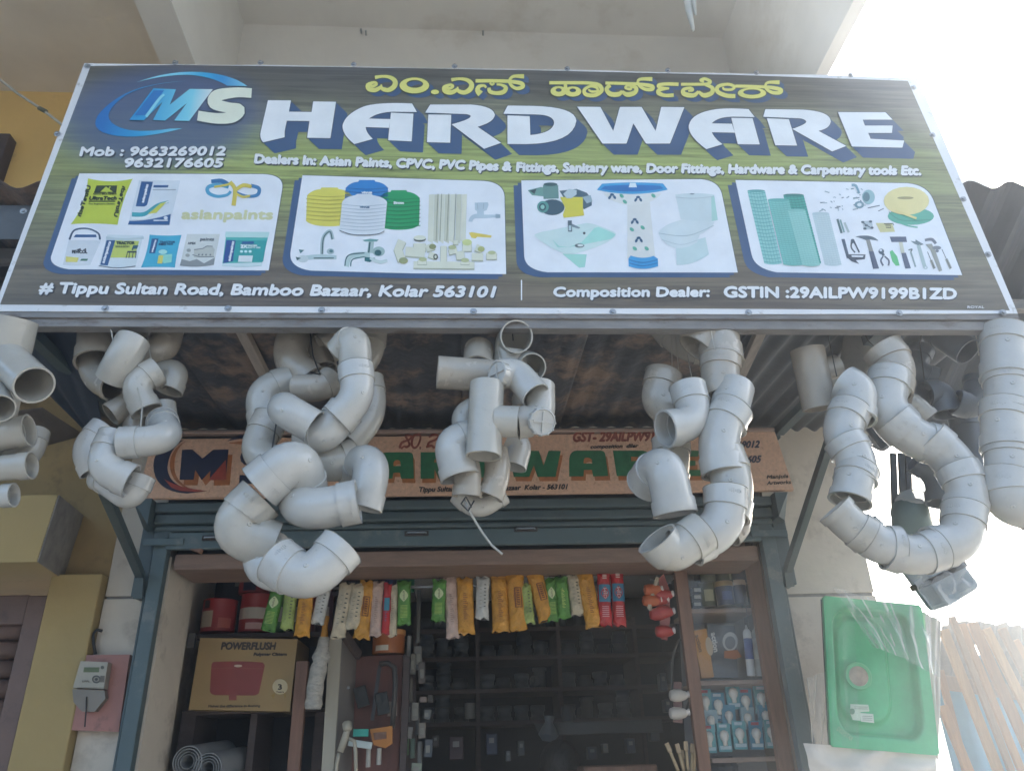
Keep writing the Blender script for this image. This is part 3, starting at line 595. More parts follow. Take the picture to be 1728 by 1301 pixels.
# picture panels
pA = lambda x, y: (70 + x / 4.114, 290 + y / 4.114); pB = lambda x, y: (480 + x / 4.43, 290 + y / 4.43); pC = lambda x, y: (870 + x / 4.67, 290 + y / 4.67); pD = lambda x, y: (1230 + x / 4.215, 290 + y / 4.215)
for tf, pts in ((pA, [(265,15),(1540,20),('q',1690,25,1672,125),(1578,688),(190,680),('q',55,660,68,590)]),
                (pB, [(135,30),(1490,72),('q',1640,85,1645,190),(1657,768),(950,762),(200,742),('q',35,720,45,610)]),
                (pC, [(45,72),(1460,62),('q',1600,75,1625,180),(1750,797),(250,795),('q',78,775,68,670)]),
                (pD, [(45,62),(1270,85),('q',1410,100,1450,200),(1658,738),(340,718),('q',180,690,160,590)])):
    q = scl(pts, tf); p = Print(S, None, 1); p.poly(shift(q, -13, 8), blue, 0); p.poly(shift(q, -6, 4), blue, .3); p.poly(shift(q, .9, -.9), OUT, .8); p.poly(q, ink('e0e4e8'), 1.4)
    p.done('picture_panel', ban)
T = ink('2f7d7a'); TL = ink('8fc9c2'); NV = ink('2b4f7c'); CY_ = ink('3fa8c8'); GR = ink('3c4a50')
def pic(tf, name='printed_picture'):
    p = Print(S, tf, 3); p.nm = name; return p
# panel A
p = pic(pA); p.poly([(325,50),('q',480,90,635,52),('q',560,200,530,372),('q',350,355,205,368),('q',310,240,325,50)], 'b9c63e', 0)
p.poly([(385,100),(528,100),(520,152),(365,152)], '2c3a20', .8); p.poly([(410,145),(450,108),(500,145)], 'b9c63e', 1.2); p.stroke([(455, 150, 8), (480, 108, 8)], 'b9c63e', 1.4)
p.line('UltraTech', 332, 200, 520, 200, 24, '2c3a20', .8, 3, 8); p.stroke([(330,210),(515,210)], '2c3a20', .8, 8, False); p.line('ADITYA BIRLA CEMENT', 360, 164, 525, 164, 9, '2c3a20', .8, 1); p.line('The Engineer\'s Choice', 328, 232, 510, 232, 9, '5a6a30', .8, 1)
p.text('UltraTech', ((505, 312), (565, 105), (588, 112), (528, 318)), '2c3a20', .8, 3); p.text('UltraTech', ((345, 105), (275, 315), (250, 310), (320, 100)), '2c3a20', .8, 3); p.done('printed_cement_bag', ban)
p = pic(pA); p.poly([(680,62),(965,66),(890,374),(602,372)], 'cfd8de', 0); p.poly([(695,72),(776,74),(735,235),(718,246),(656,244)], '2b5a8c', .6); p.text('asianpaints', ((712, 220), (745, 95), (728, 92), (695, 218)), 'e0e4e8', 1.2, 2)
p.stroke([(630,300,30),(720,300,34),(810,240,30),(885,212,14)], '3f9fa8', .8); p.stroke([(628,325,16),(730,320,20),(830,240,16),(885,212,8)], 'dce4e4', 1.4); p.poly([(740,300),(830,225),(870,215),(800,290)], 'c8c850', 2); p.poly([(602,372),(612,345),('q',740,350,900,298),(890,374)], '2b5a8c', 1)
p.poly([(782,98),(884,98),(880,114),(778,114)], '2b5a8c', 1); p.stroke([(775,130),(935,130)], '9aa6ae', 1, 6, False); p.stroke([(780,343),(880,343)], 'd8dde2', 1.8, 8, False); p.poly(ell(865, 326, 14, 12), 'd8dde2', 1.9); p.done('printed_putty_bag', ban)
p = pic(pA)
p.stroke([(1180,72,26),(1250,68,30),(1300,95,30)], '2f6f9f', .5); p.stroke([(1300,110,24),(1230,95,26),(1160,110,26),(1160,150,26),(1220,175,22),(1290,165,20),(1315,140,20)], '4f9fc0', 0); p.stroke([(1310,75,26),(1345,130,28),(1335,240,30)], 'd2c050', 1); p.stroke([(1340,140,22),(1400,100,26),(1460,110,24)], 'd2c050', 1.8); p.stroke([(1455,100,24),(1510,120,26),(1500,165,24),(1430,175,20),(1350,150,22)], '3f7fae', .6); p.stroke([(1200,110,14),(1290,95,16),(1325,80,16)], 'd2c050', 1.4); p.stroke([(1350,155,16),(1400,180,16),(1450,172,14)], 'd2c050', 2)
p.line('asianpaints', 975, 330, 1602, 332, 62, 'cfcfa0', 0, 5, 10); p.done('printed_paint_logo', ban)
p = pic(pA); p.stroke([(196,475,14),(230,410,12),(320,398,10),(395,430,12),(408,475,14)], '3d5570', 0); p.poly([(240,440),(380,440),(385,458),(225,458)], '2b5a8c', .3)
p.poly([(190,480),(415,480),(340,650),('q',240,662,150,650)], 'cfd6da', -.2); p.line('FEVICOL', 216, 570, 320, 570, 20, '3a4048', .8, 2); p.poly([(240,545),(275,535),(275,550)], '3a4048', .8); p.poly([(290,545),(312,535),(312,550)], '3a4048', .8); p.poly([(172,592),(262,600),(250,632),(170,630)], 'd8d070', .8); p.poly([(280,608),(325,608),(320,622),(270,622)], '4a7a60', .8); p.done('printed_glue_tub', ban)
p = pic(pA); p.poly([(460,440),(708,445),(655,660),('q',520,680,400,655)], 'ccd8dc', 0); p.stroke([(450,462,18),(580,475,18),(712,462,18)], 'b8c8cc', .5); p.poly([(455,478),(515,480),(462,655),(410,650)], '2b5a8c', .7); p.text('asianpaints', ((438, 640), (485, 492), (468, 486), (420, 635)), 'e0e4e8', 1.3, 2); p.poly([(515,480),(680,485),(648,600),(480,600)], 'bcc860', .7); p.line('TRACTOR', 524, 508, 648, 508, 18, '3a4a40', 1.3, 2.5); p.line('EMULSION', 518, 530, 612, 530, 12, '6a7a50', 1.3, 1)
p.stroke([(645,515),(632,550)], '2b5a6c', 1.4, 10, False); p.poly([(640,515),(675,515),(665,540),(635,540)], '2b5a6c', 1.6); p.poly([(600,555),(665,555),(660,566),(596,566)], '2b3a4c', 1.6)
for a, b in ((600, 590), (615, 610), (640, 632), (660, 655)): p.stroke([(a, 562), (b, 604)], '2b3a4c', 1.7, 5, False)
p.stroke([(400,656),(520,672),(655,660)], '3a4a5a', 1, 5); p.done('printed_paint_bucket', ban)
p = pic(pA); p.poly([(752,440),('q',870,452,974,442),('q',940,560,928,668),('q',800,660,692,668),('q',740,560,752,440)], '3fa8c4', 0); p.poly([(768,468),(815,468),(790,570),(748,570)], '2b5a8c', .6); p.text('asianpaints', ((775, 562), (800, 480), (788, 476), (762, 560)), 'e0e4e8', 1.2, 1.2); p.line('TRACTOR', 822, 498, 930, 498, 12, '2b5a7c', .7, 1.5); p.line('NEO >>>', 818, 514, 915, 514, 13, '2b4a6c', .7, 2); p.poly([(820,580),(910,575),(905,632),(850,640)], '8fd0c0', .7); p.poly([(815,585),(848,585),(840,642),(806,640)], 'd0c860', 1); p.poly(ell(845, 560, 30, 16), 'a8d8d0', .8); p.done('printed_paint_pouch', ban)
p = pic(pA); p.poly([(1012,436),(1240,436),(1198,650),('q',1080,672,962,655)], 'cbd0cc', 0); p.line('paints', 1103, 482, 1198, 482, 20, '6a7278', .7, 1.5, 4); p.line('APEX', 1018, 508, 1072, 508, 14, '5a6268', .7, 1.5); p.poly([(1060,545),(1120,540),(1140,520),(1190,522),(1205,545),(1195,595),(1060,600)], 'b8bcb4', .6); p.stroke([(1062,545),(1120,538),(1150,520),(1190,522)], '6a7278', 1, 5, False); p.stroke([(1050,580),(1100,596),(1200,594)], '6a7278', 1, 5, False)
for x in (1090, 1115, 1140, 1170): p.poly([(x,575),(x+10,575),(x+8,586),(x-2,586)], '6a7278', 1.2)
p.poly(ell(1024, 550, 15, 12), '9aa09c', 1); p.poly(ell(1016, 584, 15, 12), '9aa09c', 1); p.poly([(975,610),(1030,625),(1080,610),(1130,640),(1205,600),(1198,650),('q',1080,672,962,655)], '878c8c', .9); p.done('printed_paint_tin', ban)
p = pic(pA); p.poly([(1285,430),(1580,430),(1528,655),('q',1400,672,1255,655)], '4fb0a8', 0); p.poly([(1280,420),(1585,422),(1575,462),(1275,458)], 'b8d8d4', .6); p.poly([(1285,478),(1350,480),(1330,625),(1262,640)], '2b4f8c', .7); p.poly([(1350,480),(1565,482),(1540,628),(1330,625)], '2f9a98', .7); p.text('asianpaints', ((1312, 625), (1340, 490), (1322, 486), (1295, 622)), 'e0e4e8', 1.3, 2); p.line('2X', 1385, 534, 1430, 534, 22, 'e0e8e8', 1.3, 3); p.line('PRIMER', 1434, 522, 1500, 522, 9, 'e0e8e8', 1.3, 1); p.line('PUTTY MIX', 1434, 536, 1522, 536, 9, 'e0e8e8', 1.3, 1); p.poly([(1395,488),(1478,488),(1474,506),(1390,506)], '2b5a8c', 1.2)
for x in (1390, 1420, 1450): p.poly(ell(x, 558, 11, 9), 'd0e4e4', 1.3)
p.poly([(1372,586),(1470,586),(1462,632),(1366,630)], 'd4dcdc', 1.3); p.poly([(1255,640),(1535,634),(1528,655),('q',1400,672,1255,655)], 'c8dcdc', 1); p.done('printed_putty_tub', ban)
# panel B
def tank(x0, x1, y0, y1, c, c2, nm, txt=None, tc='e0e4e4', ty=0):
    p = pic(pB); w_ = x1 - x0; m = (x0 + x1) / 2
    p.poly([(x0, y0+60), ('q', x0+w_*.1, y0+18, m-w_*.2, y0+12), (m-w_*.18, y0), (m+w_*.18, y0), (m+w_*.2, y0+12), ('q', x1-w_*.1, y0+18, x1, y0+60), (x1-5, y1-40), ('q', x1-w_*.1, y1, m, y1), ('q', x0+w_*.1, y1, x0-8, y1-40)], c, 0)
    y = y0 + 85; k = 0
    while y < y1 - 30:
        p.stroke([(x0 - 6, y, 6), (m, y + 12, 9), (x1 + 4, y, 6)], c2, .7); y += 30
    p.stroke([(x0, y0+60, 4), (m, y0+70, 5), (x1, y0+60, 4)], c2, .7)
    if txt: p.line(txt, m - 38, ty, m + 38, ty, 16, tc, 1.6, 2.5)
    p.done(nm, ban)
tank(458, 775, 66, 260, '2b7fc0', '1f62a0', 'printed_water_tank', 'vivus', 'e0e4e4', 168)
tank(170, 505, 122, 412, 'd8cf5a', 'b8ac48', 'printed_water_tank')
tank(700, 1012, 142, 438, '1f9a5c', '157a46', 'printed_water_tank', 'Sintex', 'e0e4e4', 246)
S_step = S.step
p = pic(pB); p.lv = 5.2
p.poly([(432,235),('q',450,195,530,182),(545,172),(650,172),(662,182),('q',750,195,768,235),(748,450),('q',680,480,590,478),('q',480,480,412,440)], 'd4dade', 0)
for i in range(8): p.stroke([(425 - i, 250 + i * 26, 4), (590, 264 + i * 26, 7), (764 - i*2, 250 + i * 26, 4)], 'b0bcc4', .5)
p.line('vivus', 566, 278, 636, 278, 14, '3a6a8a', 1, 2); p.stroke([(412,446,5),(500,474,5),(600,480,5),(700,472,5),(748,450,5)], '4a5a66', .9); p.done('printed_water_tank', ban)
m_chr = ink('5f7f80'); 
p = pic(pB); p.stroke([(280,620,26),(290,500,26),(340,448,26),(362,510,26)], 'a8bcbc', 0); p.stroke([(283,620,8),(293,500,8),(340,452,8),(358,510,8)], '3f5f62', .6); p.stroke([(120,650,30),(250,640,36),(390,645,30)], 'b4c8c8', .3); p.stroke([(220,650),(370,650)], '3f5f62', 1, 8, False); p.poly(ell(140,655,40,28), 'c4d0d0', .8); p.poly([(108,585),(150,590),(120,615)], '4f7f82', 1); p.poly([(85,640),(125,650),(95,668)], '3f5f62', 1.2); p.poly(ell(345,600,28,22), 'a8bcbc', .9); p.poly(ell(350,598,14,12), '4f7f82', 1.3); p.done('printed_tap', ban)
p = pic(pB); p.poly([(585,515),(640,505),(705,512),(690,526),(600,526)], '6a9a96', .6); p.stroke([(650,525,40),(640,610,44)], 'a8bcb8', 0); p.stroke([(640,530,12),(630,610,12)], '2f5f62', .8); p.stroke([(465,712,36),(490,640,36),(560,625,40),(640,625,40)], 'b4c8c4', .4); p.stroke([(452,708,8),(478,630,8),(600,612,8)], '2f5f62', 1); p.stroke([(495,712,8),(510,660,8),(600,640,8)], '2f6f70', 1); p.poly(ell(705,600,46,36), '9ab4b0', .9); p.poly(ell(700,610,26,22), '2f5f62', 1.4); p.stroke([(640,650,20),(710,680,26),(770,668,22)], 'c4d4d0', 1.8); p.poly([(600,640),(680,650),(640,680),(600,672)], '2f6f70', 1.2); p.done('printed_tap', ban)
p = pic(pB)
for i, x in enumerate((1085, 1125, 1165, 1205, 1245, 1290, 1330)):
    c = ('d2d4c2', 'c6c8b4')[i % 2]; p.poly([(x - 4, 175), (x + 34, 172), (x + 24, 540), (x - 14, 520)], c, .1 * i)
for x in (1148, 1176, 1228, 1282): p.stroke([(x, 170), (x - 14, 520)], '7a7c6a', 1, 4, False)
p.done('printed_pipes', ban)
p = pic(pB); iv = 'd6d8c4'; iv2 = 'aab09a'
def tb(pts, w_, lv=1): p.stroke([(a, b+5, w_+6) for a, b in pts], iv2, lv, curve=False); p.stroke([(a, b, w_) for a, b in pts], iv, lv + .8, curve=False)
tb([(880,520),(850,590),(880,670)], 62); p.poly(ell(890,670,34,24), '9aa070', 2.6); tb([(905,600),(1050,610)], 70); tb([(1010,540),(1010,600)], 90); p.poly(ell(1012,510,46,18), '5a6258', 2.6); p.poly(ell(1012,500,46,18), iv, 3); tb([(1060,580),(1120,560)], 50); p.poly(ell(1108,566,26,20), '8a9060', 2.6); tb([(1080,620),(1130,640)], 44); p.poly(ell(1130,642,18,22), '4a5040', 2.6); p.poly(ell(1130,642,8,12), iv, 3); tb([(1190,560),(1190,700)], 44); tb([(965,700),(1420,705)], 50, 1.5); tb([(1030,665),(1030,700)], 64, 2.4); tb([(1350,670),(1350,700)], 60, 2.4); p.poly(ell(1035,662,30,16), 'b4ba8a', 3.8); p.poly(ell(1350,668,30,16), 'b4ba8a', 3.8); tb([(1255,580),(1265,620)], 60, 2); p.poly(ell(1255,572,30,16), 'b4ba8a', 3.8); tb([(1310,600),(1320,660)], 60, 2); tb([(1365,540),(1365,600)], 64, 2); p.poly(ell(1365,535,36,24), 'c4cc8a', 3.4); tb([(1400,640),(1485,642)], 52, 2); tb([(1430,570),(1480,590)], 50, 2); p.poly(ell(1470,585,26,20), 'a8ae70', 3.6); tb([(1548,610),(1548,660)], 74, 2); p.poly(ell(1550,612,30,14), 'b4ba8a', 3.8); tb([(1280,520),(1280,550)], 34, 2); p.done('printed_pipe_fittings', ban)
p = pic(pB); p.poly([(1378,460),(1400,455),(1548,480),(1545,497),(1440,490),(1430,502),(1400,498)], 'd8c458', 0); p.done('printed_valve_handle', ban)
p = pic(pB); p.poly([(1422,235),(1520,232),(1526,250),(1512,290),(1490,300),(1492,325),(1585,325),(1585,345),(1500,352),(1440,352),('q',1410,350,1405,378),(1375,376),('q',1385,320,1440,318),(1440,298),(1425,290)], 'b4c4cc', 0); p.poly([(1578,320),(1614,324),(1614,350),(1578,352)], '9aacb4', .6); p.stroke([(1440,240),(1446,285)], '9aacb4', .8, 5, False); p.stroke([(1490,240),(1486,285)], '9aacb4', .8, 5, False); p.done('printed_tap', ban)
# panel C
p = pic(pC); p.poly([(95,150),(200,125),(235,130),(240,200),(130,190)], '6f9a90', 0); p.poly([(215,110),(335,110),(340,215),(220,220)], '6a9088', .5); p.poly(ell(275,105,55,14), '3a5a5c', 1); p.poly([(110,155),(165,140),(150,180)], '3a4a50', .8); p.poly(ell(290,285,95,62), '3f5a66', .8); p.poly(ell(215,282,46,46), '5f9a90', 1.4); p.poly(ell(212,284,28,30), '2f4f58', 1.9); p.poly(ell(212,284,16,18), '8fc0b4', 2.4); p.poly([(345,155),(480,140),(560,170),(600,220),(600,270),(540,300),(400,240)], '4a6470', .3); p.poly([(350,205),(530,205),(530,290),(540,350),(380,368),(372,345),(390,290)], 'd2c848', 1.2); p.poly([(375,180),(420,140),(480,150),(480,185),(440,215),(400,215)], 'b8c8cc', 1.8); p.poly([(525,205),(590,190),(605,240),(560,255)], '9ab0b8', 1.5); p.done('printed_pump', ban)
p = pic(pC); p.poly([(880,180),(1050,180),(1100,690),(880,690)], 'd6d8d4', .2); p.poly([(690,175),(1150,175),('q',1080,260,925,268),('q',760,260,690,175)], 'dadcd8', .4); p.poly([(640,148),(680,100),('q',925,80,1160,98),(1198,146),('q',925,215,640,148)], '3f9fd0', 1); p.poly([(700,120),('q',925,100,1140,118),(1165,138),('q',925,185,670,142)], '2a72b4', 1.6); p.poly([(900,95),(945,95),(955,130),(890,130)], 'd8e4e8', 2.2)
for x, y in ((760, 200), (965, 220), (938, 395), (970, 540)):
    for a in (0, 1, 2): p.poly(ell(x + 22 * math.cos(a * 2.1 - 1.6), y + 14 * math.sin(a * 2.1 - 1.6), 17, 10, 10, tilt=a * 60), '2b5a7c', 1.6)
for x, y in ((835, 196), (1085, 195), (915, 460), (1000, 445), (938, 610), (1032, 610), (860, 242)): p.poly(ell(x, y, 20, 13, 12, tilt=40), '5fb09a', 1.5)
p.poly([(905,665),('q',1000,700,1085,668),(1120,690),(1122,750),('q',1000,790,890,750),(888,690)], '3a9ad0', 1.6); p.stroke([(895,700,8),(1000,722,8),(1115,700,8)], '2476b0', 2.2); p.stroke([(895,725,8),(1000,748,8),(1118,725,8)], '2476b0', 2.2); p.done('printed_pedestal_basin', ban)
p = pic(pC); p.poly([(368,650),(560,655),(545,755),(500,760)], '9fd2c4', 0); p.poly([(150,500),('q',180,480,250,470),(560,408),('q',640,415,780,480),('q',820,510,700,570),('q',450,680,360,640),('q',240,590,150,510)], 'c8dcd8', .6); p.poly([(290,540),(650,440),('q',760,480,785,500),('q',760,540,700,545),(420,600),(330,600)], 'a0d6ca', 1.1); p.poly([(290,540),(620,450),(520,560),(420,600),(340,590)], 'c4dad6', 1.5); p.poly(ell(503,588,38,16), '5a6a6c', 2); p.poly(ell(510,586,24,9), 'd0dad8', 2.4); p.poly(ell(540,490,10,10), '3a4448', 2); p.poly([(410,390),(442,390),(445,478),(412,478)], '5a6c74', 2); p.poly([(418,430),(438,430),(436,470),(418,470)], 'b8ccd0', 2.4); p.poly([(442,415),(508,445),(500,455),(445,440)], '7a8c94', 2.1); p.done('printed_wash_basin', ban)
p = pic(pC); p.poly([(1258,185),('q',1410,160,1562,185),(1592,385),(1520,400),(1302,382)], 'c8d6d8', 0); p.poly([(1540,200),(1564,190),(1592,385),(1545,395)], 'a8d0c8', .5); p.stroke([(1260,205,4),(1400,215,4),(1565,200,4)], 'aebcc0', .8); p.poly([(1262,590),(1495,520),(1522,655),('q',1400,745,1268,738)], 'c0d4d4', .3); p.poly([(1125,485),('q',1160,420,1300,385),(1565,400),('q',1560,440,1450,500),(1430,560),('q',1350,615,1250,605),('q',1150,570,1125,485)], 'ccd8da', .8); p.stroke([(1128,490,5),(1280,510,5),(1400,498,5),(1560,430,5)], 'a4b6ba', 1.4); p.stroke([(1150,540,4),(1300,580,4),(1430,545,4)], 'b0c0c4', 1.4); p.poly(ell(1390,180,18,5), '7a8a90', 1); p.done('printed_toilet', ban)
# panel D
def roll(x0, y0, x1, y1, w_, c, c2, n, nm='printed_mesh_roll', lv=0):
    p = pic(pD); p.lv = 3 + lv
    p.poly([(x0, y0), (x0 + w_, y0), (x1 + w_, y1), ('q', x1 + w_/2, y1 + 18, x1, y1)], c, 0); p.poly(ell(x0 + w_/2, y0, w_/2, 9), c2, .5)
    for i in range(n):
        t = (i + .5) / n; x = x0 + (x1 - x0) * t; y = y0 + (y1 - y0) * t; p.stroke([(x, y, 4), (x + w_/2, y + 8, 4), (x + w_, y, 4)], c2, .8)
    for i in range(1, 6): p.stroke([(x0 + w_*i/6, y0+8), (x1 + w_*i/6, y1)], c2, 1.1, 2.2, False)
    p.done(nm, ban)
roll(130, 140, 250, 655, 125, '8fc8c4', '4f9a98', 20); roll(385, 170, 510, 655, 145, '3fa89a', '2a7c72', 26, lv=.5); roll(275, 205, 385, 665, 150, '7fc4bc', '63ada6', 30, lv=2.2); roll(415, 280, 520, 670, 125, '9ad2ca', '84c0b8', 30, lv=3.6); roll(590, 300, 680, 665, 120, 'c2d4d6', 'b4c8cc', 24)
p = pic(pD); rr = random.Random(3)
for i in range(34):
    x = 650 + rr.random() * 300; y = 120 + rr.random() * 170; a = rr.random() * 3.1; l = 10 + rr.random() * 34
    p.stroke([(x, y), (x + l * math.cos(a), y + l * .4 * math.sin(a))], rr.choice(['7a8e98', '5a6e78', 'a0b0b8', '8aa0a8']), rr.random(), 7, False)
p.poly(ell(990,185,45,52), '8fb4b8', 1.5); p.poly(ell(975,185,24,34), '4f7680', 2); p.stroke([(870,100,18),(900,105,18),(925,160,14)], '6f98a8', 1.6); p.poly(ell(925,240,34,26), '6a8c98', 1.6); p.poly(ell(925,240,16,13), 'd0dadc', 2); p.stroke([(985,262),(1070,245)], '5a6a74', 1.2, 6, False); p.stroke([(1060,285),(1098,266)], '5a6a74', 1.2, 6, False); p.done('printed_bolts', ban)
p = pic(pD); p.poly(ell(1292,320,165,62), '4fa890', 0); p.stroke([(1180,350,10),(1260,385,10),(1340,400,10)], '4fa890', .2); p.stroke([(1135,290,6),(1230,350,6),(1440,345,6)], '3a8c76', .6); p.poly(ell(1260,212,162,100), 'dcd092', 1.2)
for q in (130, 100, 70): p.poly(ell(1258,200,q,q*.56), ('cfc27e', 'dcd092', 'd2c684')[(q // 10) % 3], 1.8 + (130 - q) * .01)
p.poly(ell(1252,193,58,10), '9a9060', 3); p.stroke([(1180,280,14),(1260,312,16),(1330,338,16)], 'd8cc88', 3); p.done('printed_hose_coil', ban)
tools = []
p = pic(pD); p.stroke([(770,340),(800,440)], '4a6a6c', 0, 16, False); p.stroke([(790,345),(818,435)], '7aa09c', .3, 12, False); p.stroke([(820,365),(850,435)], 'b0bcb8', .3, 16, False); p.done('printed_bolt_lock', ban)
p = pic(pD); p.poly([(945,355),(1015,352),(1025,412),(960,418)], 'b4c0c4', 0)
for x, y in ((950, 362), (1005, 358), (965, 408), (1015, 402), (975, 385)): p.poly(ell(x, y, 12, 8), '4a5c66', .6)
p.stroke([(950,365),(1000,400)], '5a6c76', .8, 8, False); p.done('printed_hinge', ban)
p = pic(pD); p.poly([(1042,368),(1158,368),(1180,430),(1075,434)], 'cdc890', 0); p.stroke([(1100,375),(1165,372),(1170,385)], '3a4038', .7, 6, False); p.stroke([(1115,400),(1150,402),(1145,385),(1110,385)], '3a4038', .7, 6, False); p.done('printed_lock', ban)
p = pic(pD); p.poly([(798,482),(822,482),(850,590),(838,625)], '4a5a6c', 0); p.poly([(835,590),(970,592),(965,625),(900,632),(925,660),(870,640),(840,615)], '3f4a56', .4); p.poly([(870,598),(955,600),(950,612),(872,610)], 'd8dde2', .9); p.done('printed_saw', ban)
p = pic(pD); p.stroke([(875,485,14),(868,540,10),(895,578,10)], '3f4a56', 0); p.stroke([(880,485,14),(905,535,10),(925,578,10)], '3f4a56', .6); p.poly(ell(876,498,12,16), '4a5a66', 1); p.done('printed_pliers', ban)
p = pic(pD); p.poly([(897,465),('q',940,455,985,458),('q',1040,465,1062,495),(1000,485),(972,490),(940,478)], '55656f', 0); p.poly([(972,488),(1000,486),(1026,570),(995,572)], '8a8a84', .4); p.poly([(993,570),(1026,568),(1066,692),(1024,695)], '46536a', .6); p.done('printed_hammer', ban)
p = pic(pD); p.poly(ell(1082,570,20,20), '4a5a66', 0); p.poly(ell(1078,562,10,8), 'd8dde2', .5); p.stroke([(1090,585),(1100,600)], '4a5a66', .4, 18, False); p.stroke([(1095,605,10),(1078,635,12),(1095,672,12)], '4a5468', .7); p.stroke([(1105,605,10),(1135,635,12),(1132,672,12)], '4a5468', .7); p.done('printed_pliers', ban)
p = pic(pD); p.poly([(1142,572),(1160,560),(1195,605),(1212,670),(1185,672),(1160,640)], '58b878', 0); p.done('printed_knife', ban)
p = pic(pD); p.poly([(1142,465),(1258,465),(1265,503),(1155,503)], '4a5870', 0); p.poly([(1205,503),(1232,503),(1248,580),(1222,582)], 'c8c8b4', .3); p.poly([(1224,582),(1256,580),(1292,690),(1252,692)], '4a5870', .5); p.done('printed_mallet', ban)
p = pic(pD); p.stroke([(1275,560,8),(1300,555,10),(1290,575,8)], '5a6a6c', 0); p.stroke([(1292,575),(1325,680)], '8a9c9c', .3, 12, False); p.done('printed_drill_bit', ban)
p = pic(pD); p.poly([(1290,495),(1325,500),(1325,485),(1350,500),(1385,520),(1350,530),(1315,515)], '6a7c80', 0); p.stroke([(1345,525),(1392,685)], 'a8bab8', .4, 26, False); p.poly(ell(1396,685,15,12), 'a8bab8', .8); p.poly(ell(1396,685,8,6), 'd8dde2', 1.2); p.done('printed_spanner', ban)
p = pic(pD); p.stroke([(1392,490,18),(1440,485,22),(1470,515,20)], '6a727c', 0); p.poly([(1395,520),(1440,515),(1465,560),(1515,705),(1492,715),(1430,560)], '96988e', .4); p.poly(ell(1475,545,32,14), '7a8288', .9); p.poly(ell(1478,568,12,10), '6a727c', 1.2); p.done('printed_wrench', ban)
for x0, y0, x1, y1 in ((1410, 572, 1460, 692), (1513, 555, 1575, 692)):
    p = pic(pD); xm, ym = x0 + (x1-x0)*.5, y0 + (y1-y0)*.5; p.stroke([(x0, y0), (xm, ym)], '5a6268', 0, 5, False); p.stroke([(xm, ym), (x1, y1)], '9a9c90', .3, 20, False); p.stroke([(xm, ym), (x1, y1)], '4a5258', .8, 4, False); p.done('printed_screwdriver', ban)
# ------------------------------------------------------------------ hanging pipe fittings
pv = [mat('grey_pvc', (.43, .41, .36), .2, .05, 14, .05, 60, spots=.18, spotcol=(.31, .28, .24), spotsc=45, spec=.8),
      mat('blue_grey_pvc', (.465, .46, .43), .17, .05, 14, .05, 60, spots=.17, spotcol=(.33, .32, .30), spotsc=45, spec=.8),
      mat('beige_grey_pvc', (.39, .35, .29), .24, .06, 14, .05, 60, spots=.2, spotcol=(.29, .25, .20), spotsc=45, spec=.8),
      mat('dark_grey_pvc', (.12, .14, .16), .4, .08, 14, .05, 60)]
def ringtube(P, fr, seq, mt, sides=30, close=True):
    V = []; F = []
    for i, r in seq:
        for k in range(sides):
            a = 2 * math.pi * k / sides; V.append(P[i] + fr[i][0] * (math.cos(a) * r) + fr[i][1] * (math.sin(a) * r))
    n = len(seq)
    for i in range(n if close else n - 1):
        j = (i + 1) % n
        for k in range(sides):
            k2 = (k + 1) % sides; F.append((i*sides + k, i*sides + k2, j*sides + k2, j*sides + k))
    return (V, F, mt)
def bendpath(A, B, C, R_):
    d1 = (B - A); d2 = (C - B); l1, l2 = d1.length, d2.length; d1.normalize(); d2.normalize()
    f = min(l1, l2) * .62
    a = B - d1 * f; c = B + d2 * f; P = []
    P += [A, A.lerp(a, .03), A.lerp(a, .5), a]
    for i in range(1, 9):
        t = i / 9; P.append(a * (1-t)**2 + B * (2*t*(1-t)) + c * t*t)
    P += [c, c.lerp(C, .5), c.lerp(C, .97), C]; return P
NUB = random.Random(5)
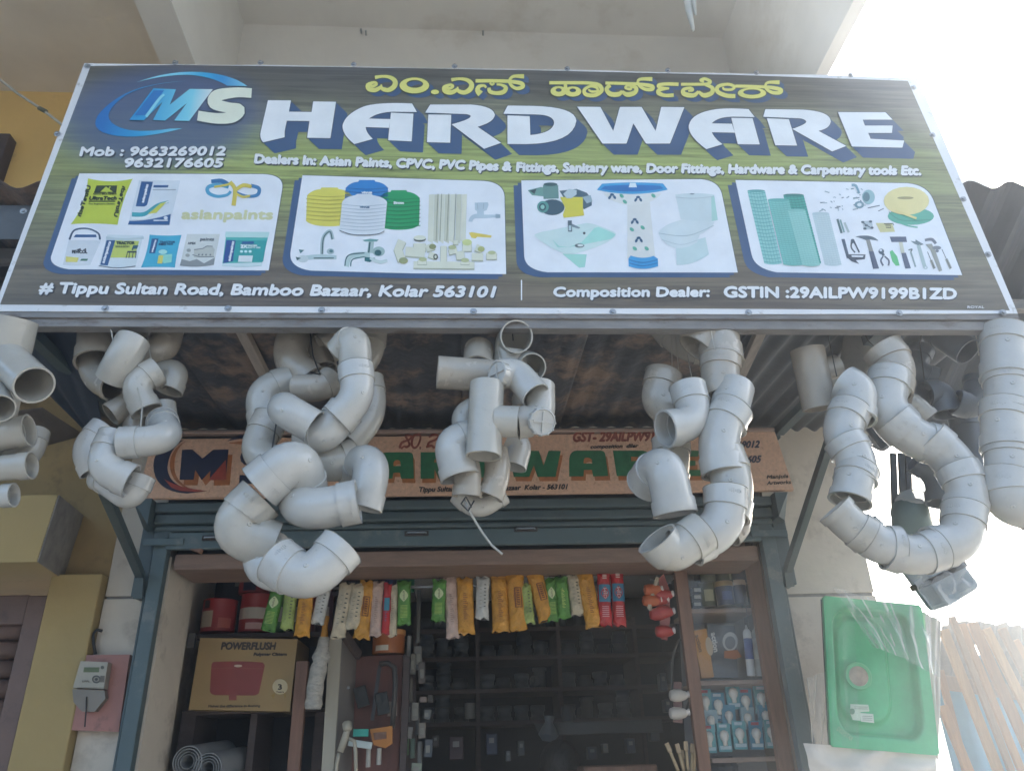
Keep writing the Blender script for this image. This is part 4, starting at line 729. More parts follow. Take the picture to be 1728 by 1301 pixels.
def elbow(pts, r, label, m=0, ends='ss', group=None, name='pipe_elbow', depth=None):
    q = [at(*p) for p in pts]
    if len(q) == 2: q = [q[0], q[0].lerp(q[1], .5), q[1]]
    Rm = r * mpp(pts[len(pts)//2][0], pts[len(pts)//2][1], pts[len(pts)//2][2])
    P = bendpath(q[0], q[1], q[2], Rm)
    # refine to even steps
    Q = []
    for a, b in zip(P, P[1:]):
        k = max(1, int((b - a).length / (Rm * .22)))
        for i in range(k): Q.append(a.lerp(b, i / k))
    Q.append(P[-1]); P = Q
    cum = [0]
    for a, b in zip(P, P[1:]): cum.append(cum[-1] + (b - a).length)
    L = cum[-1]; fr = frames(P); n = len(P) - 1
    s1 = max(2, next(i for i, c in enumerate(cum) if c >= min(.28 * L, Rm * .85)))
    s2 = min(n - 2, next(i for i, c in enumerate(cum) if c >= L - min(.28 * L, Rm * .85)))
    th = thing(name, label, 'pipe elbow' if name == 'pipe_elbow' else 'pipe fitting', q[0], group)
    mt = pv[m]; Ro, Ri, Rs = Rm * .945, Rm * .86, Rm * 1.02
    i0 = s1 if ends[0] == 's' else 0; i1 = s2 if ends[1] == 's' else n
    seq = [(i, Ro) for i in range(i0, i1 + 1)] + [(i, Ri) for i in range(i1, i0 - 1, -1)]
    g = [ringtube(P, fr, seq, mt)]
    mid = len(P) // 2; tocam = (EYE - P[mid]).normalized(); T = (P[mid+1] - P[mid-1]).normalized(); nn = (tocam - T * tocam.dot(T)).normalized()
    ang = NUB.uniform(-.5, .5); nn = (Matrix.Rotation(ang, 3, T) @ nn)
    g.append(lathe(P[mid] + nn * Ro * .985, nn, [(0, Rm*.11), (Rm*.045, Rm*.10), (Rm*.055, Rm*.06), (Rm*.03, .001)], mt, 10))
    emit('bend', g, th, True, auto=42)
    for e, (a, b) in zip(ends, ((0, s1), (n, s2))):
        if e != 's': continue
        st_ = 1 if b > a else -1; ids = list(range(a, b + st_, st_))
        seq = [(a, Rs * .97)] + [(i, Rs) for i in ids[1:]] + [(b, Rs * .985), (b, Ro * .99)] + [(i, Rm * .915) for i in reversed(ids[1:-1])] + [(a, Rm * .93)]
        if len(ids) > 1:
            g = [ringtube(P, fr, seq, mt)]
            # rim bead
            c = P[ids[1]]; g.append(ringtube([P[a].lerp(P[ids[1]], t) for t in (0, .3, .6)], [fr[a]] * 3, [(0, Rs * .99), (0, Rs*1.015), (1, Rs * 1.03), (2, Rs * 1.005), (2, Rs * .98)], mt))
            if e == ends[0] and st_ == 1 and len(ids) > 3:
                ci = ids[len(ids) // 2]; tc_ = (EYE - P[ci]).normalized(); Tt = (P[ids[-1]] - P[ids[0]]).normalized(); nq = (tc_ - Tt * tc_.dot(Tt)).normalized(); nq = Matrix.Rotation(NUB.uniform(-.7, .7), 3, Tt) @ nq; bq = Tt.cross(nq)
                for kk in range(7):
                    aa = (kk - 3) * .09; nn2 = nq * math.cos(aa) + bq * math.sin(aa); hh = Rm * (.05 + .05 * ((kk * 5) % 3) / 2); c0_ = P[ci] + nn2 * Rs * 1.004
                    g.append(beam(c0_ - Tt * hh, c0_ + Tt * hh, Rm * .035, Rm * .03, mt, nn2))
            emit('socket', g, th, True, auto=42)
    return th
def pipe(a, b, r, label, m=0, name='pipe_coupler', group=None): return elbow([a, b], r, label, m, 'pp', group, name)
def tube_geo(A, B, Rm, mt, wall=.9, sides=30):
    n = 8; P = [A.lerp(B, i / n) for i in range(n + 1)]; fr = frames(P)
    return ringtube(P, fr, [(i, Rm) for i in range(n + 1)] + [(i, Rm * wall) for i in range(n, -1, -1)], mt, sides)
def tee(a, b, c, d, r, rb, label, m=0, group=None, name='pipe_tee'):
    A, B, C, D = at(*a), at(*b), at(*c), at(*d); Rm = r * mpp(*a); Rb = rb * mpp(*d)
    th = thing(name, label, 'pipe tee', A, group); mt = pv[m]
    emit('run', [tube_geo(A, B, Rm, mt)], th, True, auto=42)
    dirn = (D - C).normalized()
    emit('branch', [tube_geo(C + dirn * Rm * .55, D, Rb, mt)], th, True, auto=42)
    return th
def rope(pts, w, name, label, mt=None, cat='string'):
    P = [at(*p) for p in pts]; Q = []
    for i in range(len(P) - 1):
        for k in range(4): Q.append(P[i].lerp(P[i+1], k / 4))
    Q.append(P[-1]); return solo(name, label, cat, [sweep(Q, w, mt or m_rope, 6)], smooth=True)

# --- bundle at the far left edge
G = 'grey pipe fittings bundled at the far left edge'
tee((22, 540, 2.0), (-16, 700, 2.08), (6, 600, 2.03), (58, 650, 1.93), 38, 33, 'large wye fitting, its wide mouth open to the lower right, at the left edge', 0, G)
elbow([(-60, 640, 2.05), (-20, 650, 2.0), (-2, 690, 1.93)], 26, 'elbow with its mouth open downwards just below the wye at the left edge', 0, 'sp', G)
elbow([(-60, 745, 2.1), (0, 735, 2.1), (50, 726, 2.1)], 27, 'horizontal elbow end with plain rim above two others at the left edge', 0, 'ss', G)
elbow([(60, 730, 2.2), (50, 775, 2.18), (0, 780, 2.2)], 22, 'small elbow tucked behind the horizontal one at the left edge', 0, 'ss', G)
elbow([(-60, 798, 2.1), (0, 790, 2.1), (54, 785, 2.1)], 23, 'middle horizontal elbow of the stack at the left edge', 0, 'ss', G)
elbow([(-60, 845, 2.12), (-10, 838, 2.12), (24, 835, 2.12)], 20, 'lowest and smallest fitting end at the left edge', 1, 'ss', G)
# --- bundle left of the MS logo
G = 'grey elbows in the bundle hanging by the left end of the painted board'
elbow([(170, 505, 2.3), (165, 560, 2.27), (163, 612, 2.25)], 33, 'shaded elbow hanging straight down under the sign, top left of its bundle', 2, 'ss', G)
elbow([(150, 590, 2.3), (160, 640, 2.28), (196, 655, 2.2)], 24, 'elbow with dark mouth under the tilted beige tube, left bundle', 2, 'ps', G)
elbow([(225, 575, 2.14), (208, 605, 2.13), (190, 640, 2.17)], 30, 'tilted beige tube with a rounded lower end, front of the left bundle', 0, 'pp', G)
elbow([(238, 598, 2.26), (275, 590, 2.26), (290, 535, 2.3)], 27, 'beige elbow opening left behind the tilted tube', 2, 'ps', G)
elbow([(185, 525, 2.34), (240, 560, 2.33), (292, 520, 2.33)], 30, 'shadowed elbow right under the sign rail, above the left bundle', 2, 'ss', G)
elbow([(266, 626, 2.18), (224, 648, 2.16), (248, 694, 2.18)], 25, 'elbow bent like a knee in the centre of the left bundle', 0, 'ss', G)
elbow([(264, 636, 2.28), (300, 622, 2.28), (284, 660, 2.28)], 23, 'short elbow with a round dark mouth at the right of the left bundle', 0, 'ps', G)
elbow([(232, 662, 2.25), (222, 678, 2.24), (186, 700, 2.22)], 22, 'elbow end cut square pointing lower left under the knee shaped one', 2, 'sp', G)
elbow([(238, 678, 2.27), (228, 702, 2.26), (226, 740, 2.26)], 20, 'narrow elbow hanging down behind the pale blue one', 2, 'ss', G)
elbow([(273, 684, 2.26), (278, 715, 2.26), (268, 750, 2.28)], 22, 'upright elbow with open top beside the pale blue one', 0, 'ss', G)
elbow([(204, 748, 2.08), (286, 742, 2.08), (274, 712, 2.2)], 27, 'pale blue elbow lying level across the left bundle', 1, 'ss', G)
elbow([(176, 722, 2.2), (140, 758, 2.18), (160, 795, 2.2)], 24, 'pale elbow half hidden at the left of the lower left bundle', 1, 'ss', G)
elbow([(196, 736, 2.1), (168, 790, 2.08), (222, 812, 2.1)], 29, 'pale elbow curving in front near the bottom of the left bundle', 1, 'ss', G)
elbow([(238, 804, 2.16), (222, 842, 2.16), (170, 805, 2.22)], 24, 'lowest elbow of the left bundle, its open mouth facing right', 1, 'ss', G)
# --- large bundle left of centre
G = 'large pale elbows in the bundle left of the centre'
elbow([(508, 520, 2.3), (486, 610, 2.28), (524, 645, 2.28)], 31, 'long beige elbow hanging from the rail at the top left of the large bundle', 2, 'ss', G)
elbow([(612, 515, 2.28), (590, 560, 2.26), (548, 590, 2.26)], 27, 'beige elbow directly below the sign at the top right of the large bundle', 2, 'ss', G)
elbow([(570, 575, 2.34), (535, 580, 2.34), (545, 625, 2.33)], 24, 'small beige elbow squeezed between the two topmost ones', 2, 'ps', G)
elbow([(625, 560, 2.36), (622, 600, 2.36), (590, 632, 2.38)], 28, 'dim elbow with a bright rim behind the top of the large bundle', 0, 'sp', G)
elbow([(578, 596, 2.12), (598, 570, 2.08), (601, 640, 2.10)], 29, 'elbow with a rounded shoulder at the top of the front column', 0, 'ss', G)
elbow([(600, 618, 2.07), (606, 672, 2.07), (568, 708, 2.08)], 30, 'second fitting down the front column, angled to the lower left', 1, 'ss', G)
elbow([(584, 692, 2.1), (545, 738, 2.1), (512, 732, 2.12)], 32, 'third fitting of the front column, turning left into its neighbour', 1, 'ss', G)
elbow([(480, 690, 2.1), (484, 694, 2.05), (530, 720, 2.06)], 31, 'speckled pale elbow leaning left with a rounded top', 1, 'pp', G)
elbow([(500, 655, 2.2), (540, 655, 2.18), (560, 642, 2.2)], 25, 'short beige elbow behind the speckled pale one', 2, 'ps', G)
elbow([(492, 645, 2.28), (438, 660, 2.26), (450, 716, 2.26)], 29, 'grey elbow bulging out at the left of the large bundle', 0, 'ss', G)
elbow([(458, 705, 2.22), (425, 768, 2.2), (480, 785, 2.16)], 30, 'grey elbow turning right over the navy painted letter', 0, 'ss', G)
elbow([(620, 640, 2.26), (632, 700, 2.26), (585, 748, 2.24)], 27, 'pale elbow with a bright lower rim at the right behind the column', 0, 'ss', G)
elbow([(520, 772, 2.2), (560, 785, 2.18), (600, 772, 2.2)], 33, 'plain grey elbow in the middle with moulded lettering', 0, 'ss', G)
elbow([(438, 822, 2.02), (505, 765, 2.0), (512, 830, 2.1)], 41, 'big glossy elbow crossing the front towards the upper right', 1, 'ss', G)
elbow([(440, 840, 2.06), (382, 895, 2.06), (462, 922, 2.1)], 42, 'big elbow at the left with a dark gap above its rim', 0, 'ss', G)
elbow([(588, 790, 2.22), (636, 770, 2.1), (612, 858, 2.12)], 32, 'glossy elbow curling round at the right of the large bundle', 1, 'ss', G)
elbow([(605, 846, 2.03), (500, 866, 2.03), (505, 822, 2.14)], 37, 'big level elbow with its mouth against the curled one', 1, 'ss', G)
elbow([(452, 908, 2.12), (438, 958, 2.1), (486, 966, 2.08)], 36, 'elbow mostly hidden behind the lowest one, its dark mouth showing', 1, 'sp', G)
elbow([(466, 945, 2.0), (520, 985, 1.98), (578, 922, 2.0)], 41, 'lowest big elbow of the large bundle, bent up to the right', 1, 'ss', G)
# --- centre bundle
G = 'grey tees and elbows in the bundle at the centre'
elbow([(872, 568, 2.12), (862, 572, 2.2), (860, 625, 2.22)], 29, 'elbow showing a round open mouth at the top of the centre bundle', 0, 'ps', G)
tee((738, 628, 2.14), (850, 636, 2.16), (805, 630, 2.15), (808, 590, 2.22), 28, 25, 'beige tee lying level and pointing left in the centre bundle', 2, G)
elbow([(898, 620, 2.16), (886, 612, 2.24), (890, 690, 2.25)], 25, 'thin walled elbow with an open ring right of the capped fitting', 0, 'ps', G)
w1 = elbow([(842, 632, 2.06), (870, 628, 2.08), (904, 668, 2.05)], 27, 'pale elbow with a screw cap facing left', 1, 'pp', G)
def capp(c, ax, r, nm, parent):
    C_ = at(*c); ax = Vector(ax).normalized(); Rm = r * mpp(*c)
    g = [lathe(C_, ax, [(-Rm*.1, Rm*.9), (0, Rm), (Rm*.5, Rm), (Rm*.55, Rm*.93), (Rm*.45, Rm*.88), (Rm*.45, .001)], pv[1], 28)]
    n = Vector((0, 0, 1)); n = (n - ax * n.dot(ax)).normalized(); b = ax.cross(n)
    for i in range(12):
        a = i * math.pi / 6; d = n * math.cos(a) + b * math.sin(a); g.append(beam(C_ + d * Rm * 1.0, C_ + d * Rm + ax * Rm * .5, Rm*.12, Rm*.12, pv[1], d))
    cp_ = emit(nm, g, parent, True, auto=40)
    emit('cross_grip', [beam(C_ + ax*Rm*.5 - n*Rm*.75, C_ + ax*Rm*.5 + n*Rm*.75, Rm*.12, Rm*.2, pv[1], ax), beam(C_ + ax*Rm*.5 - b*Rm*.75, C_ + ax*Rm*.5 + b*Rm*.75, Rm*.12, Rm*.19, pv[1], ax)], cp_)
capp((846, 632, 2.05), (-.75, -.65, -.1), 22, 'screw_cap', w1)
tee((822, 648, 2.06), (816, 770, 2.07), (820, 710, 2.065), (876, 712, 2.05), 29, 27, 'speckled upright tee at the front of the centre bundle', 0, G)
w2 = elbow([(912, 652, 2.1), (912, 708, 2.08), (872, 714, 2.08)], 27, 'elbow joining the upright tee on the right, with a cross cap below', 0, 'ps', G)
capp((912, 712, 2.03), (.25, -.85, -.35), 23, 'end_cap', w2)
elbow([(800, 690, 2.2), (782, 700, 2.2), (785, 740, 2.2)], 22, 'small elbow peeping out left of the upright tee', 0, 'pp', G)
elbow([(806, 742, 2.14), (758, 742, 2.12), (776, 806, 2.13)], 32, 'pale blue elbow bulging left below the upright tee', 1, 'ss', G)
elbow([(784, 772, 2.16), (790, 805, 2.15), (788, 838, 2.16)], 25, 'short fitting hanging from the pale blue elbow, left of two', 2, 'ps', G)
elbow([(836, 762, 2.18), (842, 800, 2.16), (826, 838, 2.17)], 23, 'curved fitting with a lit right edge, right of two at the bottom', 2, 'ps', G)
elbow([(858, 742, 2.24), (876, 752, 2.24), (866, 788, 2.24)], 24, 'pale blue elbow end right of the bundle over the green letter', 1, 'pp', G)
elbow([(774, 832, 2.22), (805, 862, 2.22), (848, 832, 2.22)], 20, 'bottommost ring of the centre bundle behind the two short fittings', 0, 'ss', G)
rope([(784, 845, 2.15), (792, 858, 2.12), (786, 852, 2.13), (795, 868, 2.12), (815, 900, 2.12), (830, 920, 2.12), (848, 935, 2.12)], .0035, 'twine', 'pale flat twine trailing from the bottom of the centre bundle')
rope([(862, 530, 2.15), (866, 575, 2.2)], .0022, 'twine', 'dark wire holding the centre bundle under the rail', m_wire)
# --- right of centre
G = 'grey elbows in the long bundle right of the centre'
elbow([(1120, 535, 2.36), (1160, 580, 2.35), (1205, 580, 2.34)], 36, 'shaded elbow under the rail at the top of the long column', 0, 'ss', G)
elbow([(1176, 590, 2.2), (1212, 545, 2.18), (1218, 612, 2.18)], 35, 'beige elbow heading the long column', 2, 'ss', G)
elbow([(1216, 605, 2.17), (1215, 640, 2.17), (1222, 668, 2.17)], 34, 'beige socketed elbow, second in the long column', 2, 'ss', G)
elbow([(1240, 655, 2.15), (1236, 670, 2.14), (1222, 722, 2.14)], 35, 'blue tinged elbow, third in the long column, with a moulded label', 1, 'ps', G)
elbow([(1236, 690, 2.13), (1208, 735, 2.12), (1222, 800, 2.12)], 36, 'grey elbow, fourth in the long column, kinked to the left', 1, 'ss', G)
elbow([(1218, 765, 2.13), (1240, 820, 2.12), (1226, 870, 2.12)], 37, 'grey elbow, fifth in the long column, bulging right', 0, 'ss', G)
elbow([(1224, 826, 2.1), (1225, 890, 2.1), (1165, 918, 2.1)], 37, 'grey elbow near the bottom of the long column turning left', 1, 'ss', G)
elbow([(1186, 896, 2.06), (1130, 936, 2.06), (1108, 908, 2.04)], 36, 'lowest elbow of the long column with its mouth open up left', 0, 'ss', G)
elbow([(1226, 900, 2.26), (1245, 880, 2.26), (1240, 840, 2.26)], 27, 'small elbow behind the foot of the long column', 2, 'ss', G)
elbow([(1120, 630, 2.28), (1108, 682, 2.28), (1146, 700, 2.28)], 31, 'beige elbow with a sunlit rim at the upper left of the long bundle', 2, 'ss', G)
elbow([(1160, 652, 2.14), (1176, 715, 2.13), (1122, 724, 2.1)], 31, 'grey elbow facing left with a hollow mouth beside the long column', 1, 'ss', G)
elbow([(1132, 742, 2.24), (1134, 770, 2.24), (1130, 812, 2.24)], 32, 'upright cup shaped fitting above the glossy bend', 0, 'ss', G)
elbow([(1092, 816, 2.2), (1120, 772, 2.07), (1140, 868, 2.09)], 36, 'glossy elbow arching over to a mouth pointing down', 1, 'ss', G)
rope([(1133, 532, 2.3), (1134, 628, 2.29)], .0016, 'string', 'left hand string above the beige elbow, right of centre')
rope([(1136, 532, 2.3), (1146, 632, 2.29)], .0016, 'string', 'slanting string above the beige elbow, right of centre')
rope([(1156, 580, 2.3), (1170, 650, 2.2)], .0016, 'string', 'short string running down to the elbow with the hollow mouth')
# --- right hand bundle
G = 'grey elbows strung in the loop at the right'
tee((1362, 590, 2.26), (1384, 690, 2.3), (1372, 630, 2.28), (1412, 618, 2.28), 28, 20, 'beige tee with an open top at the left of the right hand loop', 2, G)
elbow([(1450, 545, 2.36), (1448, 590, 2.36), (1440, 640, 2.36)], 26, 'dark fitting in shadow between the tee and the loop', 0, 'pp', G)
elbow([(1424, 648, 2.18), (1446, 660, 2.16), (1440, 706, 2.16)], 35, 'pale elbow at the top of the left strand of the loop', 1, 'ps', G)
col = [(1436, 684), (1420, 735), (1438, 775), (1424, 760)]
elbow([(1436, 690, 2.15), (1418, 728, 2.14), (1438, 765, 2.14)], 34, 'second elbow down the left strand of the loop', 1, 'ss', G)
elbow([(1424, 742, 2.13), (1448, 780, 2.12), (1443, 812, 2.12)], 34, 'third elbow down the left strand of the loop', 1, 'ss', G)
elbow([(1448, 792, 2.12), (1440, 815, 2.11), (1434, 846, 2.11)], 34, 'open end of the left strand of the loop', 1, 'ss', G)
elbow([(1488, 588, 2.2), (1514, 620, 2.19), (1502, 660, 2.19)], 34, 'beige elbow at the top of the right strand of the loop', 2, 'ss', G)
elbow([(1502, 632, 2.18), (1492, 690, 2.17), (1524, 722, 2.17)], 35, 'second elbow down the right strand of the loop', 1, 'ss', G)
elbow([(1506, 706, 2.16), (1540, 740, 2.16), (1584, 752, 2.16)], 35, 'third elbow of the right strand, starting to slope outward', 1, 'ss', G)
elbow([(1566, 740, 2.15), (1604, 772, 2.15), (1626, 808, 2.15)], 35, 'fourth elbow of the right strand, sloping down to the right', 1, 'ss', G)
elbow([(1612, 788, 2.14), (1636, 828, 2.13), (1626, 866, 2.13)], 35, 'fifth elbow at the widest point of the loop', 1, 'ss', G)
elbow([(1628, 858, 2.12), (1622, 916, 2.11), (1570, 926, 2.11)], 36, 'elbow turning the loop back at the lower right', 1, 'ss', G)
elbow([(1582, 926, 2.1), (1540, 940, 2.1), (1498, 926, 2.1)], 35, 'elbow at the very bottom of the loop', 1, 'ss', G)
elbow([(1516, 922, 2.09), (1480, 920, 2.09), (1452, 894, 2.09)], 34, 'elbow left of the bottom of the loop', 1, 'ss', G)
elbow([(1466, 905, 2.08), (1440, 890, 2.08), (1408, 858, 2.08)], 32, 'open left end of the loop pointing to the upper left', 0, 'ss', G)
elbow([(1530, 680, 2.3), (1545, 685, 2.3), (1566, 706, 2.3)], 19, 'small coupling poking out right of the strands', 0, 'ss', G)
elbow([(1545, 775, 2.4), (1585, 800, 2.4), (1588, 850, 2.4)], 24, 'dull elbow seen through the middle of the loop', 3, 'ss', G)
elbow([(1460, 690, 2.4), (1480, 720, 2.4), (1505, 745, 2.4)], 20, 'dark slim fitting between the two strands', 3, 'ss', G)
rope([(1392, 535, 2.2), (1400, 580, 2.25), (1412, 635, 2.2)], .002, 'string', 'dark string down to the left strand of the loop', m_wire)
rope([(1450, 545, 2.2), (1465, 575, 2.2), (1490, 600, 2.2)], .002, 'string', 'dark string down to the right strand of the loop', m_wire)
G = 'dark fittings crowded under the right end of the rail'
elbow([(1578, 555, 2.3), (1600, 572, 2.26), (1634, 594, 2.22)], 25, 'dark grey tube with its round mouth facing the street', 3, 'sp', G)
elbow([(1555, 590, 2.36), (1540, 625, 2.36), (1575, 640, 2.36)], 21, 'dark glossy trap wrapped with wire, below the sign corner', 3, 'ss', G)
elbow([(1560, 665, 2.34), (1590, 660, 2.34), (1598, 700, 2.34)], 22, 'dark elbow pointing down left of the dark curved one', 3, 'ss', G)
elbow([(1612, 678, 2.3), (1645, 690, 2.3), (1650, 640, 2.3)], 22, 'dark curved elbow next to the tall pale column', 3, 'ss', G)
elbow([(1590, 545, 2.4), (1570, 560, 2.4), (1540, 560, 2.4)], 18, 'dark stub of pipe high under the rail', 3, 'ss', G)
elbow([(1628, 700, 2.5), (1640, 760, 2.5), (1655, 830, 2.5)], 27, 'dim bluish pipe hanging behind the loop', 3, 'ss', G)
G = 'pale elbows stacked in the column at the right edge'
ye = [548, 632, 690, 752, 812]
nm_ = ['topmost', 'second', 'third', 'fourth']
for i in range(4):
    y0, y1 = ye[i], ye[i+1]; dx = (-4, 3)[i % 2]
    elbow([(1696, y0 + (12 if i == 0 else -6), 2.12), (1698 + dx, (y0+y1)/2, 2.12), (1698, y1 + 8, 2.12)], 38 - (i % 2), nm_[i] + ' fitting of the pale column at the right edge', 1, 'ss', G)
elbow([(1698, 800, 2.1), (1696, 852, 2.1), (1760, 858, 2.1)], 39, 'bottom elbow of the pale column turning out of view', 1, 'ss', G)

# twine that carries the bundles
for i, (pts, lb) in enumerate((
    (((178, 532, 2.2), (188, 560, 2.12), (196, 600, 2.12)), 'twine from the rail to the tilted tube of the left bundle'),
    (((246, 532, 2.2), (250, 580, 2.2), (258, 622, 2.16)), 'twine from the rail to the knee shaped elbow'),
    (((232, 655, 2.12), (240, 690, 2.1), (236, 735, 2.06)), 'twine tying the middle of the left bundle'),
    (((520, 532, 2.2), (528, 600, 2.2), (540, 632, 2.14), (524, 628, 2.12)), 'knotted dark cord at the top of the large bundle'),
    (((575, 532, 2.2), (580, 560, 2.1), (590, 585, 2.05)), 'twine over the shoulder of the front column'),
    (((470, 690, 2.06), (462, 740, 2.06), (452, 800, 2.02)), 'cord down the left of the large bundle'),
    (((836, 532, 2.2), (842, 590, 2.18), (846, 640, 2.1)), 'cord above the capped fitting in the centre'),
    (((800, 845, 2.12), (790, 862, 2.1), (778, 850, 2.1), (786, 838, 2.1), (796, 856, 2.1)), 'knot of wire at the foot of the centre bundle'),
    (((1196, 532, 2.2), (1200, 560, 2.12), (1206, 590, 2.1)), 'cord over the elbow heading the long column'),
    (((1640, 535, 2.2), (1646, 560, 2.2), (1652, 600, 2.2)), 'cord from the sign corner to the dark fittings'),
    (((1560, 535, 2.2), (1552, 580, 2.28), (1560, 640, 2.3)), 'dark wire loop round the glossy trap'))):
    rope(pts, .0022, 'cord', lb, m_wire if i in (3, 5, 7, 10) else m_rope)
# ------------------------------------------------------------------ inside the shop
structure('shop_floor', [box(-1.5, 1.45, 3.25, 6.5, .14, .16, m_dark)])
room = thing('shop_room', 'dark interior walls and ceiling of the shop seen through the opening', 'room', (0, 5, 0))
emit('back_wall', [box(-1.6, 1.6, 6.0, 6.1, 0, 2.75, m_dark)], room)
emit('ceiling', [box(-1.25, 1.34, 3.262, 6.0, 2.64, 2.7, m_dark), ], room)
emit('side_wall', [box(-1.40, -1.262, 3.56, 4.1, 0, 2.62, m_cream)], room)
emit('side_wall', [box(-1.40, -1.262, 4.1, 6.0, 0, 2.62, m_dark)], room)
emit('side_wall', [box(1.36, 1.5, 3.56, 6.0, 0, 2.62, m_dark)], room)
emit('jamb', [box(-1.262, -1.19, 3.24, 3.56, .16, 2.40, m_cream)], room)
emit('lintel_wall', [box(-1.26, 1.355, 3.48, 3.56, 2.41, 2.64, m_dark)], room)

# left shelf unit
su = thing('shelf_unit', 'brown wooden shelf unit with cans and a cistern box at the left inside the shop', 'shelf', (-.9, 3.75, 0))
FY = 3.72
def shelf(px0, px1, py, nm='shelf', y0=FY, y1=4.05, th=.02, mt=m_shelfw, parent=su):
    a = at(px0, py, y0); b = at(px1, py, y0); emit(nm, [box(a.x, b.x, y0, y1, a.z - th, a.z, mt, .002)], parent); return a.z
z1 = shelf(330, 565, 1070); z2 = shelf(322, 540, 1198)
emit('divider', [box(at(300, 1250, FY).x, at(325, 1250, FY).x, FY + .002, 4.05, .15, z2 - .0, m_shelfw)], su)
emit('divider', [box(at(418, 1250, FY).x, at(430, 1250, FY).x, FY + .002, 4.05, .15, z2 - .022, m_shelfw, .002)], su)
emit('divider', [box(at(528, 1250, FY).x, at(545, 1250, FY).x, FY + .002, 4.05, .15, z2 - .022, m_shelfw, .002)], su)
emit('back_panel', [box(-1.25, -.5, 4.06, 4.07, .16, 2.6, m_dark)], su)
a = at(500, 1115, 3.6); b = at(520, 1115, 3.6)
emit('front_post', [box(a.x, b.x, 3.6, 3.64, .15, a.z, m_stile, .003)], su)
emit('hinge', [box(at(318, 1070, 3.7).x, at(330, 1070, 3.7).x, 3.7, 3.715, at(0, 1100, 3.7).z, at(0, 1075, 3.7).z, m_steel)], su)
# cistern box
a = at(330, 1197, 3.62); b = at(500, 1078, 3.62)
kb = mat('box_ochre_card', (.36, .24, .10), .6, .06, 5)
cb = thing('cistern_box', 'mustard cardboard box printed POWERFLUSH with a red cistern picture', 'box', ((a.x+b.x)/2, 3.75, a.z))
emit('carton', [quadprism([at(318, 1197, 3.62), at(489, 1200, 3.62), at(502, 1078, 3.62), at(338, 1076, 3.62)], (0, .3, 0), kb)], cb)
K = Plane((0, 3.6195, 0), (0, -1, 0), .0006)
z9 = lambda x, y: (280 + x / 3.243, 900 + y / 3.244)
p = Print(K, z9, 1); rb_ = mat('print_dull_red', (.27, .05, .04), .5, .1)
p.line('POWERFLUSH', 302, 634, 595, 634, 38, '33241a', 0, 2.6, 8); p.line('Polymer Cistern', 480, 668, 660, 668, 16, '33241a', 0, 1.8, 4)
p.poly([(258, 702), ('q', 400, 694, 530, 705), (542, 720), (510, 870), ('q', 500, 885, 480, 886), (270, 884), ('q', 245, 880, 240, 860), (250, 715)], rb_, 0); p.stroke([(250, 738, 4), (390, 735, 5), (535, 740, 4)], '8f5040', .6); p.poly(ell(395, 724, 22, 7), 'c8b8a0', .8); p.stroke([(366, 885), (366, 912)], rb_, 0, 42, False)
p.poly(ell(625, 838, 42, 42), 'c8b890', 0); p.line('3', 614, 853, 634, 853, 28, '33241a', .7, 1.5); p.poly([(575, 885), (600, 870), (590, 905)], 'a08030', 0); p.poly([(660, 885), (645, 870), (650, 905)], 'a08030', 0); p.line('Years', 603, 870, 645, 870, 8, '5a4830', .7, .6)
p.line('Makes the difference in flushing', 232, 950, 515, 948, 12, '4a3826', 0, 1.2, 2)
p.done('printed_front', cb)
def cyl_can(px, py0, py1, r, Y, c, name, label, cat='can', lid=None, band=None, group=None, txt=None, tcol='d8d0c0'):
    """upright can: py0 top, py1 bottom in the photo"""
    B_ = at(px, py1, Y); T_ = at(px, py0, Y); Rm = r * mpp(px, py1, Y); h = T_.z - B_.z; mt = c
    th = thing(name, label, cat, B_, group)
    emit('body', [lathe(B_, (0, 0, 1), [(0, Rm*.97), (.004, Rm), (h*.5, Rm), (h - .006, Rm), (h - .004, Rm * 1.02), (h, Rm*1.01), (h, Rm*.9), (h-.003, Rm*.88)], mt, 26)], th, True, auto=40)
    if lid: emit('lid', [lathe(B_ + Vector((0, 0, h - .002)), (0, 0, 1), [(0, Rm*1.05), (.003, Rm*1.06), (.022, Rm*1.06), (.024, Rm)], lid, 26)], th, True, auto=40)
    if band:
        for (f0, f1, cc, a0, a1) in band:
            V = []; F = []; n = 14
            for i in range(n + 1):
                a = R(a0 + (a1 - a0) * i / n)
                for f in (f0, f1): V.append(B_ + Vector((math.cos(a) * (Rm + .0012), math.sin(a) * (Rm + .0012), h * f)))
            for i in range(n): F.append((2*i, 2*i+1, 2*i+3, 2*i+2))
            emit('paper_label', [(V, F, cc if not isinstance(cc, str) else ink(cc))], th)
    return th
red = mat('red_can_paint', (.34, .018, .018), .35, .08); white_i = ink('d0ccc0')
cyl_can(366, 1014, 1068, 28, 3.80, red, 'paint_can', 'short round red tin at the left end of the top shelf', band=[(.12, .62, 'b8a890', 215, 265), (.1, .4, 'b86050', 285, 330), (.7, .95, '2a2020', 225, 250)])
cyl_can(428, 1005, 1068, 26, 3.82, red, 'paint_can', 'tall red tin with a pale floral label, lower of two stacked', band=[(.32, .62, 'c4bcae', 190, 350), (.05, .22, 'd0a8a0', 250, 310)])
cyl_can(428, 958, 1003, 25, 3.84, red, 'paint_can', 'red tin with a navy label stacked on the floral one', band=[(.05, .9, '1a1a34', 240, 290)])
